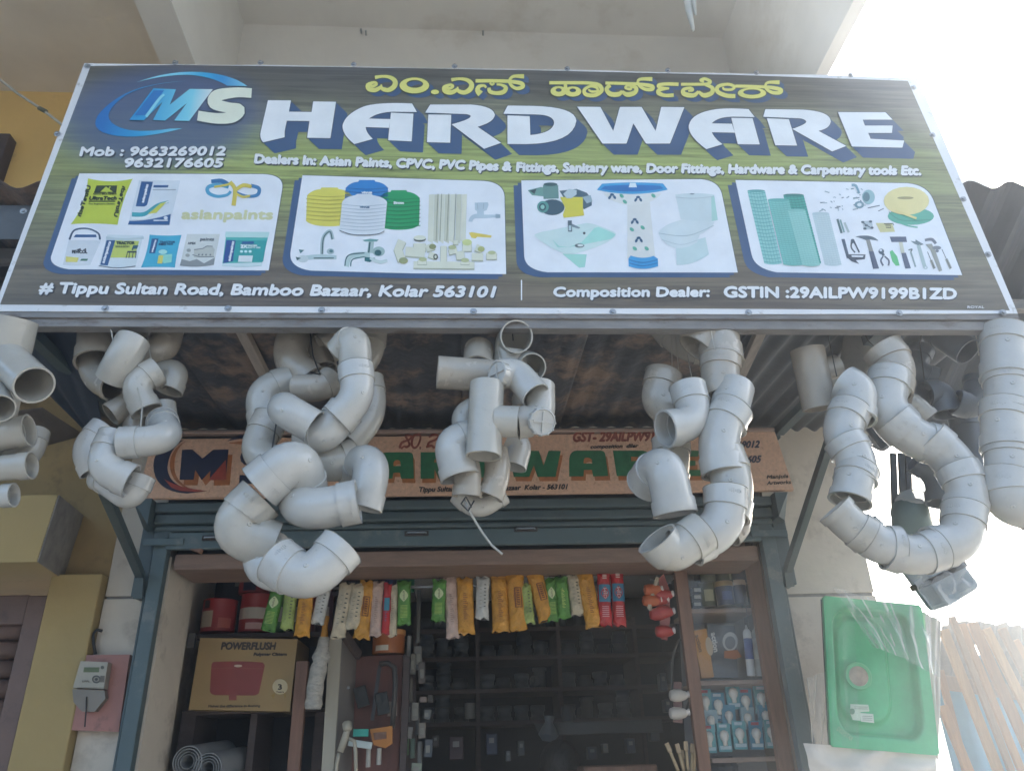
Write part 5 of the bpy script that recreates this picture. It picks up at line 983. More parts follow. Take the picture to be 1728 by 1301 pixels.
for i, (px, c, c2) in enumerate(((395, '1c1c24', 'navy'), (466, '3c6a40', 'green'), (492, '38383c', 'charcoal'), (517, '7a2424', 'dark red'), (545, '4a2a34', 'plum'))):
    cyl_can(px, 985 if i else 1012, 1068, 12 if i in (0,) else 14, 3.86, ink(c), 'spray_can', 'slim %s can on the top shelf behind the hanging packets' % c2, band=[(.2, .5, 'a8a49c', 230, 310)] if i else None)
cyl_can(655, 1072, 1104, 27, 3.82, mat('orange_tub', (.42, .13, .03), .4), 'plastic_tub', 'orange tub with a pale cap on the red cupboard side', 'tub', lid=ink('c89058'), band=[(.12, .4, 'd8d0c0', 225, 275)])
cyl_can(622, 962, 1000, 20, 3.9, ink('202c34'), 'glass_jar', 'dark round jar under the beam above the packets', 'jar', lid=ink('2c3438'))
cyl_can(658, 955, 1000, 14, 3.86, ink('1c2c50'), 'paint_can', 'navy tin beside the green tub under the beam', band=[(.2, .8, '3a5a8a', 250, 290)])
cyl_can(684, 955, 1000, 15, 3.84, mat('teal_green_tub', (.04, .22, .13), .4), 'plastic_tub', 'teal green tub right under the beam', 'tub', lid=ink('9ab0a4'))
# rod with the hanging packets
RY = 3.46
ra = at(545, 993, RY); rbb = at(1018, 984, RY)
solo('hanging_rod', 'steel rod across the opening carrying the hanging packets', 'rod', [sweep([ra, rbb], .0065, m_steel, 12)], smooth=True)
pk = {'orange': mat('orange_wrapper', (.62, .29, .035), .2, .2, 22, 1.0, 60), 'cream': mat('cream_wrapper', (.56, .47, .32), .22, .2, 22, 1.0, 60), 'pink': mat('pinkish_wrapper', (.56, .40, .32), .22, .2, 22, 1.0, 60),
      'green': mat('green_wrapper', (.10, .27, .045), .2, .3, 14, 1.0, 60), 'lime': mat('lime_wrapper', (.34, .42, .12), .2, .25, 14, 1.0, 60), 'red': mat('red_wrapper', (.48, .02, .02), .2, .2, 14, 1.0, 60), 'white': mat('white_wrapper', (.55, .54, .49), .22, .15, 20, 1.0, 60), 'grey': mat('clear_grey_wrapper', (.34, .33, .31), .22, .2, 20, 1.0, 60)}
PK = [ # x top, y top, x bottom, y bottom, width, kind, extra
 (470, 992, 452, 1064, 22, 'green', 'oval', 'green roller packet at the far left of the hanging row'),
 (492, 996, 484, 1062, 20, 'lime', 'dots', 'pale green spotted packet, second in the hanging row'),
 (518, 995, 509, 1074, 23, 'orange', 'line', 'orange packet left of the speckled grey one'),
 (550, 985, 535, 1052, 20, 'white', 'dots', 'grey white packet leaning left with a dark round end'),
 (586, 984, 570, 1076, 22, 'cream', 'dots', 'cream packet with pink fringe left of the white sleeve'),
 (606, 985, 594, 1062, 22, 'cream', 'dots', 'cream packet with a rounded end beside the orange one'),
 (622, 980, 610, 1078, 24, 'orange', 'box', 'orange packet with a torn lower corner and boxed print'),
 (638, 982, 633, 1074, 18, 'pink', 'line', 'pinkish cream packet left of the red striped one'),
 (655, 984, 650, 1070, 12, 'red', 'line', 'narrow red and blue striped packet'),
 (664, 986, 661, 1074, 15, 'cream', 'line', 'cream packet beside the red stripe'),
 (682, 980, 682, 1054, 20, 'green', 'oval', 'bright green packet with a white oval at the right of the left group'),
 (742, 978, 739, 1048, 21, 'green', 'oval', 'green roller packet alone at the left of the right group'),
 (760, 974, 765, 1076, 20, 'pink', 'line', 'long pink packet beside the lone green one'),
 (784, 975, 787, 1070, 25, 'orange', 'line', 'orange packet between the pink and the white ones'),
 (815, 973, 813, 1044, 20, 'white', 'dots', 'white packet with green edge hanging alone'),
 (842, 972, 846, 1066, 26, 'orange', 'line', 'orange packet, left one of the touching pair'),
 (868, 965, 875, 1064, 27, 'orange', 'box', 'orange packet with boxed print, right one of the touching pair'),
 (886, 985, 893, 1052, 18, 'lime', 'dots', 'pale green packet behind the tilted orange one'),
 (900, 962, 924, 1046, 26, 'orange', 'box', 'orange packet tilted across its neighbours'),
 (928, 976, 934, 1048, 17, 'green', 'oval', 'green packet right behind the tilted orange one'),
 (946, 974, 953, 1044, 20, 'green', 'line', 'bright green packet left of the cream one'),
 (966, 970, 975, 1038, 20, 'cream', 'dots', 'cream packet with a red tip below'),
 (986, 966, 1003, 1058, 25, 'orange', 'line', 'orange packet next to the two red ones'),
 (1018, 964, 1022, 1056, 20, 'red', 'mjd', 'red MJD packet, left of two'),
 (1040, 962, 1046, 1056, 20, 'red', 'mjd', 'red MJD packet, right of two')]
prr = random.Random(11)
GP = 'roller and brush packets hanging in a row on the rod'
for i, (x0, y0, x1, y1, w_, kd, ex, lb) in enumerate(PK):
    Yk = RY - .02 - .006 * (i % 3); T_ = at(x0, y0, Yk); B_ = at(x1, y1, Yk); W_ = w_ * 1.17 * mpp(x0, y0, Yk); d = B_ - T_; L_ = d.length; d.normalize(); s = Vector((1, 0, 0)); s = (s - d * s.dot(d)).normalized(); nf = d.cross(s)
    if nf.y > 0: nf = -nf
    th = thing('hanging_packet', lb, 'packet', T_, GP); mt = pk[kd]; sd_ = prr.random() * 50
    V = []; F = []; NU, NV = 14, 26
    for j in range(NV + 1):
        v = j / NV; e = min(1, min(v, 1 - v) / .16); fat = math.sin(e * math.pi / 2) ** .7; wd = W_ / 2 * (.93 + .10 * (1 - fat)) * (1 + .03 * noise.noise(Vector((v * 6, sd_, 0))))
        for k in range(NU):
            a = 2 * math.pi * k / NU; cx_ = math.cos(a) * wd; dp = math.sin(a) * W_ * .34 * max(.03, fat)
            j_ = noise.noise(Vector((cx_ * 60 + sd_, v * 9, a))) * .002
            V.append(T_ + d * (L_ * v + (.006 * math.sin(cx_ * 160 + sd_) if j in (0, NV) else 0)) + s * (cx_ + j_) + nf * (dp + j_ * 2) - nf * 0)
    for j in range(NV):
        for k in range(NU): F.append((j*NU + k, j*NU + (k+1) % NU, (j+1)*NU + (k+1) % NU, (j+1)*NU + k))
    F.append(tuple(range(NU))); F.append(tuple(NV*NU + k for k in reversed(range(NU))))
    body = emit('wrapper', [(V, F, mt)], th, True)
    emit('hang_loop', [sweep([T_ + Vector((0, -.004, -.006)), T_ + Vector((0, .0, .012)), Vector((T_.x, RY, ra.z + .007)), T_ + Vector((0, .03, .006))], .0012, m_wire, 5)], th)
    PW = lambda u, v, lv: T_ + d * (L_ * v) + s * (W_ * u) + nf * (math.sqrt(max(0, .25 - u * u)) * 2 * W_ * .36 + .0025 + lv * .0006)
    def decal(poly, c, lv=0):
        return ([PW(u, v, lv) for u, v in poly], [tuple(range(len(poly)))], ink(c) if isinstance(c, str) else c)
    g = []
    def strip(u0, u1, v0, v1, c, lv=0):
        n = 4
        for q in range(n):
            ua = u0 + (u1 - u0) * q / n; ub = u0 + (u1 - u0) * (q + 1) / n; g.append(decal([(ua, v0), (ub, v0), (ub, v1), (ua, v1)], c, lv))
    if ex == 'oval':
        n = 8
        for q in range(n):
            va = .22 + .28 * q / n; vb = .22 + .28 * (q + 1) / n; wa = .3 * math.sin(math.pi * q / n); wb = .3 * math.sin(math.pi * (q + 1) / n)
            for h0, h1 in ((-1, 0), (0, 1)): g.append(decal([(wa*h0, va), (wa*h1, va), (wb*h1, vb), (wb*h0, vb)], 'c8d0a0'))
        for q in range(9): strip(-.25, .25, .58 + q * .032, .594 + q * .032, 'a8c060')
    elif ex == 'box':
        strip(-.12, -.06, .3, .62, '7a3c14'); strip(.22, .27, .3, .62, '7a3c14'); strip(-.12, .27, .29, .305, '7a3c14'); strip(-.12, .27, .615, .63, '7a3c14')
        for q in range(7): strip(.02, .16, .33 + q * .04, .352 + q * .04, '7a3c14')
    elif ex == 'line':
        c = {'orange': '8a4a1c', 'red': '3a7a9a', 'pink': '9a7a64', 'cream': '8a7a60', 'green': 'c8d070'}[kd]
        for q in range(14): strip(-.12, .02 + .06 * ((q * 7) % 3), .3 + q * .034, .312 + q * .034, c)
        if kd == 'red': strip(-.3, .35, .3, .55, '2f7f8f')
    elif ex == 'dots':
        for q in range(7):
            strip(.1, .24, .2 + q * .085, .225 + q * .085, '4a4a3c')
            strip(-.2, -.05, .24 + q * .085, .252 + q * .085, '8a8468')
    elif ex == 'mjd':
        strip(-.42, .42, .26, .58, '2a7a96'); n = 8
        for q in range(n):
            va = .30 + .24 * q / n; vb = .30 + .24 * (q + 1) / n; wa = .3 * math.sin(math.pi * q / n); wb = .3 * math.sin(math.pi * (q + 1) / n)
            for h0, h1 in ((-1, 0), (0, 1)): g.append(decal([(wa*h0, va), (wa*h1, va), (wb*h1, vb), (wb*h0, vb)], 'a81820', 1))
        for q in range(6): strip(-.25, .25, .66 + q * .035, .675 + q * .035, 'd8a0a0')
        for q in range(3): strip(-.15, .15, .08 + q * .03, .095 + q * .03, 'd8d0c0')
    if g: emit('printed_mark', g, th)
    if ex in ('oval', 'mjd', 'box'):
        TV, TF, tx0, tx1 = textmesh({'oval': 'Roltek', 'mjd': 'MJD', 'box': 'LOVELY'}[ex]); tv0, tv1, th_ = {'oval': (.26, .47, .14), 'mjd': (.33, .52, .22), 'box': (.33, .60, .12)}[ex]
        G2 = [PW(-(v.y / CAP - .5) * th_ * -1 * -1 + .0, tv0 + (tv1 - tv0) * (v.x - tx0) / (tx1 - tx0), 2) for v in TV]
        emit('printed_name', [(G2, TF, ink({'oval': '283018', 'mjd': 'd8d0c8', 'box': '7a3c14'}[ex]))], th)
# wire hook at the right of the row
rope([(1026, 930, 3.4), (1036, 931, 3.4), (1041, 962, RY - .02)], .0018, 'wire_hook', 'bent wire hooked over the beam above the red packets', m_wire, 'hook')
# white sleeve hanging below the row
wr = pk['grey']; 
def sleeve(pts, wd, Y, mt, name, label, cat='packet', group=None):
    P = [at(x, y, Y) for x, y in pts]; Q = []
    for i in range(len(P) - 1):
        for k in range(5): Q.append(P[i].lerp(P[i+1], k / 5))
    Q.append(P[-1]); n = len(Q); m_ = mpp(*pts[0], Y); rad = []
    for i in range(n):
        t = i / (n - 1) * (len(wd) - 1); a = int(min(t, len(wd) - 2)); rad.append((wd[a] * (1 - (t - a)) + wd[a+1] * (t - a)) * m_ * (1 + .35 * noise.noise(Vector((i * .9, 3, 0)))))
    return solo(name, label, cat, [sweep(Q, rad, mt, 14)], group, True, 50)
wr_m = mat('crumpled_newsprint_wrap', (.42, .39, .33), .7, .25, 30, .9, 40, spots=.25, spotcol=(.24, .22, .19), spotsc=30, stretch=(1, 1, 2.5))
sleeve([(547, 1075), (542, 1110), (533, 1150), (528, 1196)], [8, 11, 14, 14, 13, 15, 12], 3.5, wr_m, 'wrapped_roller', 'crumpled white wrapped bundle hanging left of the cream upright')
sleeve([(549, 1040), (547, 1078)], [7, 5, 6], 3.5, pk['orange'], 'wrapper_neck', 'twisted orange tag above the crumpled white bundle', 'tag')

# cream upright and red cupboard side with tools
cu = thing('cupboard', 'red brown cupboard side with tools hanging beside the cream upright', 'cupboard', (-.5, 3.6, 0))
emit('upright', [quadprism([at(556, 1078, 3.58), at(576, 1078, 3.58), at(562, 1320, 3.58), at(541, 1320, 3.58)], (0, .03, 0), m_pale)], cu)
emit('side_panel', [quadprism([at(577, 1078, 3.60), at(600, 1108, 3.75), at(590, 1320, 3.75), at(563, 1320, 3.60)], (.004, .004, 0), mat('grey_laminate', (.20, .18, .16), .6))], cu)
emit('back_board', [quadprism([at(598, 1108, 3.76), at(680, 1104, 3.76), at(672, 1320, 3.76), at(588, 1320, 3.76)], (0, .02, 0), mat('red_brown_ply', (.15, .06, .045), .6, .2, 6, .2, stretch=(5, 5, 1)))], cu)
emit('edge_strip', [quadprism([at(681, 1104, 3.73), at(692, 1108, 3.73), at(684, 1320, 3.73), at(673, 1320, 3.73)], (0, .05, 0), m_shelfw)], cu)
for x, y in ((566, 1152), (588, 1160), (578, 1248)):
    p_ = at(x, y, 3.6); emit('screw', [lathe(p_, (0, -1, 0), [(0, .006), (.004, .006), (.006, .002)], m_steel, 8)], cu)
emit('bracket', [beam(at(582, 1072, 3.6), at(606, 1106, 3.72), .02, .04, m_shelfw)], cu)
hs = thing('hacksaw', 'hacksaw with an orange grip and a dark bowed frame hanging in the cupboard', 'saw', at(640, 1240, 3.68))
emit('frame', [sweep([at(x, y, 3.70) for x, y in ((640, 1120), (655, 1118), (666, 1126), (667, 1160), (662, 1228))], .012, mat('dark_tool_steel', (.06, .055, .05), .4), 8)], hs, True)
emit('blade', [beam(at(641, 1122, 3.70), at(628, 1215, 3.70), .016, .003, mat('dark_blade', (.03, .03, .03), .4), (0, 1, 0))], hs)
og = mat('orange_grip', (.50, .19, .03), .4)
emit('grip', [quadprism([at(x, y, 3.66) for x, y in ((624, 1230), (662, 1224), (662, 1254), (650, 1262), (630, 1256))], (0, .02, 0), og), quadprism([at(x, y, 3.655) for x, y in ((630, 1236), (652, 1234), (652, 1246), (632, 1248))], (0, .004, 0), m_stile)], hs)
for i, (a, c_, t) in enumerate((((597, 1158), (614, 1192), 'dark rasp block left of the saw blade'), ((634, 1168), (648, 1205), 'dark rasp block right of the saw blade'))):
    solo('rubber_block', t, 'block', [beam(at(a[0] + 9, a[1], 3.69), at(c_[0], c_[1], 3.69), .055, .012, mat('black_rubber', (.02, .022, .02), .5, .2, 30, .4, 60), (0, 1, 0), .003)])
cg = thing('clamp_gun', 'white and teal hand tool hanging below the saw', 'tool', at(600, 1250, 3.6))
emit('barrel', [beam(at(588, 1252, 3.63), at(628, 1258, 3.63), .028, .02, ink('c4d0cc'), (0, 1, 0), .004)], cg)
emit('slide', [beam(at(596, 1236, 3.63), at(622, 1236, 3.63), .03, .02, ink('3fa898'), (0, 1, 0), .003)], cg)
sp = thing('hand_shower', 'ivory hand shower with hose hanging by the cream upright', 'shower', at(585, 1222, 3.55))
emit('head', [lathe(at(585, 1217, 3.55), (.25, -.3, -1), [(0, .012), (.006, .019), (.03, .019), (.04, .012)], m_pale, 16)], sp, True)
emit('handle', [sweep([at(588, 1225, 3.55), at(582, 1245, 3.55), at(574, 1268, 3.55)], [.012, .015, .013], m_pale, 12)], sp, True)
emit('hose', [sweep([at(x, y, 3.56) for x, y in ((572, 1270), (568, 1290), (566, 1320))], .008, m_pale, 8)], sp, True)
emit('hose', [sweep([at(x, y, 3.56) for x, y in ((588, 1245), (598, 1250), (600, 1268), (601, 1320))], .008, m_pale, 8)], sp, True)
for (x0, y0, x1, y1, lb) in ((640, 1262, 639, 1290, 'thick bright drill bit below the orange grip'), (622, 1262, 621, 1294, 'thin drill bit left of the thick one')):
    solo('drill_bit', lb, 'drill bit', [sweep([at(x0, y0, 3.66), at(x1, y1, 3.66)], [.010 if 'thick' in lb else .004] * 2, ink('b8b4a8'), 8)])
solo('blister_card', 'small white card with red print behind the saw frame', 'card', [quadprism([at(x, y, 3.72) for x, y in ((655, 1183), (670, 1184), (670, 1207), (654, 1208))], (0, .006, 0), ink('b8a89c'))])
# cluttered rack edge between the cupboard and the dark shelves
rk = random.Random(21)
sk = thing('strip_rack', 'narrow rack of small packets seen edge on right of the cupboard', 'rack', at(695, 1280, 3.85))
emit('side_board', [quadprism([at(x, y, 3.9) for x, y in ((685, 1106), (700, 1150), (706, 1320), (678, 1320))], (0, .01, 0), m_shelfw)], sk)
for i, (x, y, w_, h_, c) in enumerate(((690, 1092, 8, 40, '8a8a84'), (706, 1040, 9, 90, '5c5c58'), (682, 1158, 8, 34, 'a8a498'), (692, 1165, 9, 40, '6a6458'), (688, 1205, 9, 26, '8a8680'), (704, 1215, 8, 50, '4a4a48'), (684, 1260, 12, 28, '6a8a5c'), (696, 1262, 9, 34, '5a7060'), (708, 1270, 9, 40, '70706c'), (714, 1180, 12, 10, '8a7a70'), (680, 1225, 9, 16, '9a9890'))):
    Y = 3.80 + rk.random() * .03; a = at(x - w_ / 2, y + h_ / 2, Y); b = at(x + w_ / 2, y - h_ / 2, Y)
    solo('small_packet', ('grey', 'long grey', 'pale', 'brown', 'white edged', 'dim', 'green', 'olive', 'silver', 'square buff', 'tiny pale')[i] + ' packet on the narrow rack right of the cupboard', 'packet', [box(a.x, b.x, Y, Y + .02, a.z, b.z, ink(c), .003)])
# rolled mesh coils bottom left
for x, y, r, lb in ((316, 1285, 25, 'rolled grey mesh coil at the bottom left of the shop'), (350, 1296, 24, 'second grey mesh coil at the foot of the shelf unit')):
    c_ = at(x, y, 3.5); th = thing('mesh_roll', lb, 'roll', c_, 'rolled mesh coils')
    for q in (1, .82, .64, .46):
        Rm = r * q * mpp(x, y, 3.5); P_ = [c_ + Vector((.0, 0, 0)), c_ + Vector((.03, .4, .03))]
        emit('layer', [ringtube(P_, frames(P_), [(0, Rm), (1, Rm), (1, Rm*.94), (0, Rm*.94)], mat('grey_mesh', (.30, .31, .31), .5), 28)], th, True, auto=40)

# dark shelves at the back
bs = thing('back_shelves', 'dark shelves full of black fittings across the back of the shop', 'shelf', (.3, 5.3, 0))
BY = 5.0
for y in (1110, 1165, 1220):
    a = at(695, y, BY); b = at(1150, y, BY); emit('shelf', [box(a.x, b.x, BY, BY + .4, a.z - .025, a.z, m_shelfw, .003)], bs)
for x in (700, 806, 944, 1075):
    a = at(x, 1110, BY); emit('divider', [box(a.x - .012, a.x + .012, BY + .002, BY + .4, .16, at(x, 1040, BY).z, m_shelfw)], bs)
emit('back_panel', [box(-.9, 1.4, BY + .41, BY + .43, .16, 2.6, m_dark)], bs)
emit('crate_rail', [box(at(905, 1228, BY).x, at(1085, 1228, BY).x, 4.5, 4.52, at(950, 1240, 4.5).z, at(950, 1218, 4.5).z, ink('4a4c4c'), .004)], bs)
blk = [mat('black_plastic_%d' % i, c, .38, .1, 20) for i, c in enumerate(((.10, .12, .14), (.075, .09, .11), (.13, .145, .16)))]
fitproto = []
def fitting_proto(k):
    r = .046; g = []
    if k == 0: g = [lathe((0, 0, 0), (0, 0, 1), [(0, r), (.03, r), (.031, r*.86), (.06, r*.86), (.061, r), (.092, r), (.094, r*.8), (.05, r*.78)], blk[0], 14)]
    elif k == 1: g = [lathe((0, 0, 0), (0, 0, 1), [(0, r*1.1), (.05, r*1.1), (.052, r*.9), (.075, r*.9), (.076, r*.7)], blk[1], 14)]
    else: g = [lathe((0, 0, 0), (0, 0, 1), [(0, r*.8), (.11, r*.8), (.112, r*.95), (.13, r*.95), (.131, r*.75), (.1, r*.7)], blk[2], 14), lathe((0, 0, .05), (0, -1, 0), [(0, r*.7), (.055, r*.7), (.056, r*.5), (.02, r*.5)], blk[2], 12)]
    V = []; F = []; 
    for v, f, m_ in g: k0 = len(V); V += [tuple(q) for q in v]; F += [tuple(i + k0 for i in q) for q in f]
    me = bpy.data.meshes.new('black_fitting'); me.from_pydata(V, [], F); me.materials.append(blk[k]); me.shade_smooth(); return me
protos = [fitting_proto(k) for k in range(3)]; sr = random.Random(4)
ORD = ['first', 'second', 'third', 'fourth', 'fifth', 'sixth', 'seventh', 'eighth', 'ninth', 'tenth', 'eleventh', 'twelfth', 'thirteenth', 'fourteenth', 'fifteenth', 'sixteenth']
bays = [((712, 800), 'left'), ((815, 938), 'middle'), ((952, 1070), 'right')]
for row, y in enumerate((1109, 1164, 1219)):
    for (x0, x1), bn in bays:
        x = x0 + 8; i = 0
        while x < x1 - 6:
            k = sr.choice((0, 0, 1, 2)); p_ = at(x, y, BY + .06 + sr.random() * .08)
            zb = at(800, y, BY).z
            for lev in range(1 if k == 2 else sr.choice((1, 1, 2))):
                o = bpy.data.objects.new('black_fitting', protos[k]); COL.objects.link(o); o.location = (p_.x, p_.y, zb + lev * (.094 if k == 0 else .076)); o.rotation_euler = (0, 0, sr.random() * 6)
                props(o, '%sblack plastic fitting, %s from the left, %s shelf, %s bay at the back' % ('upper ' if lev else '', ORD[i], ('top', 'second', 'third')[row], bn), 'pipe fitting', 'black fittings on the %s shelf, %s bay' % (('top', 'second', 'third')[row], bn))
            x += 26 + sr.random() * 6; i += 1
# fittings piled on a higher hidden shelf line
a = at(695, 1062, BY); emit('shelf', [box(a.x, at(1150, 1062, BY).x, BY, BY + .4, a.z - .025, a.z, m_shelfw)], bs)
x = 716; nn_ = 0
while x < 1040:
    k = sr.choice((0, 1, 2)); p_ = at(x, 1062, BY + .08)
    if not 800 < x < 812:
        o = bpy.data.objects.new('black_fitting', protos[k]); COL.objects.link(o); o.location = (p_.x, p_.y, a.z); o.rotation_euler = (0, 0, sr.random() * 6)
        props(o, 'black plastic fitting, %s from the left on the shelf just behind the hanging packets' % ORD[nn_], 'pipe fitting', 'black fittings behind the packets')
    x += 28 + sr.random() * 8; nn_ += 1
for x, y, c, lb in ((793, 1200, '8a8c8a', 'pale can among the black fittings, lower left bay'), (958, 1205, '5a6068', 'dull grey cap among the black fittings')):
    cyl_can(x, y - 14, y + 12, 9, 4.95, ink(c), 'small_can', lb)
solo('white_bag', 'crumpled white plastic bag in the dark middle of the shop', 'bag', [lathe(at(925, 1250, 4.4), (.1, 0, 1), [(0, .03), (.03, .055), (.06, .04), (.09, .02), (.12, .03)], ink('6c7276'), 9)])
solo('grey_sack', 'slanted grey board leaning in the dark middle of the shop', 'board', [quadprism([at(x, y, 4.5) for x, y in ((900, 1220), (948, 1222), (935, 1252), (915, 1245))], (0, .01, 0), ink('50524e'))])
# red valves, white valves on strips by the cabinet
def valve(x, y, c, strip, Y=3.42):
    C_ = at(x, y, Y); r = 9 * mpp(x, y, Y)
    k = emit('valve', [lathe(C_ - Vector((.03, 0, 0)), (1, .1, 0), [(0, r*.5), (.004, r*.9), (r, r*1.15), (r*2, r*1.1), (r*3, r*.8), (r*3.4, r*.5)], c, 14), lathe(C_ + Vector((.018, 0, 0)), (1, 0, .1), [(0, r*.45), (.03, r*.45), (.031, r*.6), (.036, r*.6), (.037, .001)], ink('d8d0c8'), 10)], strip, True, auto=50)
redp = mat('red_valve_plastic', (.40, .03, .025), .35); orp = mat('orange_valve_plastic', (.50, .11, .03), .35); whp = mat('ivory_valve_plastic', (.52, .47, .40), .35)
s1 = thing('valve_strip', 'strip card of red plastic valves hanging beside the cabinet', 'valve strip', at(1118, 968, 3.42))
emit('card', [quadprism([at(x, y, 3.43) for x, y in ((1112, 975), (1120, 968), (1130, 995), (1131, 1045), (1126, 1080), (1116, 1078), (1112, 1020))], (0, .003, 0), mat('faded_red_card', (.30, .08, .07), .6))], s1)
for x, y in ((1116, 1003), (1118, 1032), (1118, 1065), (1108, 1012), (1108, 1036)): valve(x, y, redp, s1)
s2 = thing('valve_strip', 'tilted card of orange valves left of the red strip', 'valve strip', at(1108, 975, 3.40))
emit('card', [quadprism([at(x, y, 3.395) for x, y in ((1107, 972), (1110, 974), (1096, 1030), (1092, 1026))], (0.01, .01, 0), ink('a89c88'))], s2)
for x, y in ((1098, 995), (1096, 1013)): valve(x, y, orp, s2, 3.41)
s3 = thing('valve_strip', 'strip of two ivory valves low beside the cabinet', 'valve strip', at(1142, 1150, 3.42))
emit('card', [quadprism([at(x, y, 3.43) for x, y in ((1137, 1150), (1150, 1150), (1152, 1220), (1136, 1218))], (0, .003, 0), mat('dull_red_card', (.16, .08, .07), .6))], s3)
for x, y in ((1142, 1173), (1142, 1203)): valve(x, y, whp, s3)
solo('hook_rail', 'small wire hook above the red valve strip', 'hook', [sweep([at(1098, 978, 3.44), at(1112, 982, 3.44), at(1132, 984, 3.44), at(1133, 976, 3.44)], .003, m_steel, 6)])
solo('coiled_hose', 'dark coiled hose hanging on the cabinet post', 'hose', [sweep([at(1150 + 17 * math.cos(a), 1142 + 64 * math.sin(a), 3.46 + .004 * i) for i, a in enumerate([k * .35 for k in range(38)])], .006, mat('dull_hose', (.07, .07, .065), .5), 6)], smooth=True)
# person at the back: only the crown of the head reaches into the frame
hp = at(945, 1300, 4.2)
m_hair = mat('black_hair', (.012, .010, .010), .5, .3, 60, .6, 160, stretch=(1, 1, .2)); m_skin = mat('brown_skin', (.20, .10, .06), .55, .08); m_shirt = mat('dark_shirt', (.04, .05, .09), .8, .1)
bmh = bmesh.new(); vs_ = [(0, 0, 0), (0, 0, .14), (0, 0, .30), (0, .01, .42), (0, 0, .50), (0, -.01, .57), (0, -.015, .66), (-.17, .0, .43), (-.22, 0, .25), (-.20, -.12, .05), (.17, .0, .43), (.22, 0, .25), (.20, -.12, .05)]
hz = hp.z - .62; off = Vector((hp.x, hp.y, hz))
me = bpy.data.meshes.new('person'); es = [(0,1),(1,2),(2,3),(3,4),(4,5),(5,6),(3,7),(7,8),(8,9),(3,10),(10,11),(11,12)]
me.from_pydata([Vector(v) for v in vs_], es, []); o = bpy.data.objects.new('person', me); COL.objects.link(o); o.location = off
md = o.modifiers.new('s', 'SKIN'); rads = [.15, .15, .16, .12, .055, .075, .07, .06, .05, .04, .06, .05, .04]
for v, r_ in zip(me.skin_vertices[0].data, rads): v.radius = (r_, r_ * .8)
me.skin_vertices[0].data[0].use_root = True; ms_ = o.modifiers.new('u', 'SUBSURF'); ms_.levels = 2; ms_.render_levels = 2
me.materials.append(m_skin)
props(o, 'person with black hair standing far inside the shop, only the crown of the head showing', 'person')
hr = emit('hair', [grid(lambda u, v: off + Vector((0, 0, .655)) + Vector((math.cos(u * 6.2832) * math.sin(v * 1.9) * .098, math.sin(u * 6.2832) * math.sin(v * 1.9) * .112, math.cos(v * 1.9) * .105)) * (1 + .05 * noise.noise(Vector((u * 20, v * 20, 0)))), 28, 14, m_hair)], o, True)
sh_ = emit('shirt', [lathe(off + Vector((0, 0, -.55)), (0, 0, 1), [(0, .17), (.4, .165), (.8, .185), (.93, .17), (.98, .09), (1.0, .06)], m_shirt, 20)], o, True)
# counter and brushes at bottom right
solo('counter', 'brown wooden counter edge at the bottom inside the shop', 'counter', [box(at(985, 1295, 3.9).x, at(1110, 1295, 3.9).x, 3.9, 4.3, .16, at(1000, 1292, 3.9).z, m_stile, .01)])
bc = thing('brush_jar', 'jar of paint brushes with pale handles by the cabinet foot', 'jar', at(1160, 1330, 3.4))
emit('jar', [lathe(at(1162, 1345, 3.42), (0, 0, 1), [(0, .045), (.09, .045), (.091, .04), (.02, .04)], ink('5a4a3c'), 16)], bc, True)
for i, (x0, x1, y1) in enumerate(((1155, 1131, 1268), (1160, 1146, 1270), (1163, 1158, 1266), (1166, 1168, 1270), (1170, 1174, 1248), (1158, 1152, 1280))):
    A_ = at(x0, 1325, 3.42); B_ = at(x1, y1, 3.40 + .01 * i)
    bh = emit('brush', [sweep([A_, A_.lerp(B_, .6), B_], [.005, .007, .006], mat('brush_wood', (.50, .36, .20), .5), 8)], bc, True)
    dd = (B_ - A_).normalized(); emit('bristle', [beam(B_, B_ + dd * .035, .018, .008, ink('a89070'), (0, 1, 0), .002)], bh)

# ------------------------------------------------------------------ glazed cabinet at the right
cbn = thing('glass_cabinet', 'brown framed glass cabinet with jars and bulbs at the right of the opening', 'cabinet', (1.15, 3.4, 0))
CYY = 3.40
emit('stile', [quadprism([at(1136, 940, CYY), at(1156, 940, CYY), at(1203, 1320, CYY), at(1183, 1320, CYY)], (0, .035, 0), m_stile)], cbn)
emit('stile', [quadprism([at(1256, 922, 3.36), at(1278, 922, 3.36), at(1344, 1320, 3.36), at(1320, 1320, 3.36)], (0, .035, 0), m_stile)], cbn)
emit('edge_strip', [quadprism([at(1279, 915, 3.35), at(1287, 915, 3.35), at(1356, 1320, 3.35), at(1346, 1320, 3.35)], (0, .03, 0), mat('greyed_timber', (.22, .17, .13), .6))], cbn)
emit('top_rail', [quadprism([at(1150, 915, 3.385), at(1257, 908, 3.36), at(1257, 926, 3.36), at(1150, 938, 3.385)], (0, .03, 0), m_lintel)], cbn)
gp_ = [at(1157, 936, 3.42), at(1257, 924, 3.385), at(1322, 1320, 3.385), at(1204, 1320, 3.42)]
emit('glass_pane', [(gp_, [(0, 1, 2, 3)], m_glass)], cbn)
emit('back_panel', [quadprism([at(1140, 900, 3.76), at(1330, 900, 3.76), at(1330, 1330, 3.76), at(1160, 1330, 3.76)], (0, .01, 0), mat('cabinet_back', (.22, .22, .22), .7))], cbn)
for (x0, x1, y0, y1) in ((1163, 1262, 1028, 1022), (1180, 1316, 1149, 1146), (1200, 1332, 1279, 1272)):
    a = at(x0, y0, 3.46); b = at(x1, y1, 3.46); emit('shelf', [box(a.x, b.x + .03, 3.45, 3.74, a.z - .018, a.z, mat('pale_shelf_timber', (.30, .21, .16), .6, .15, 9), .002)], cbn)
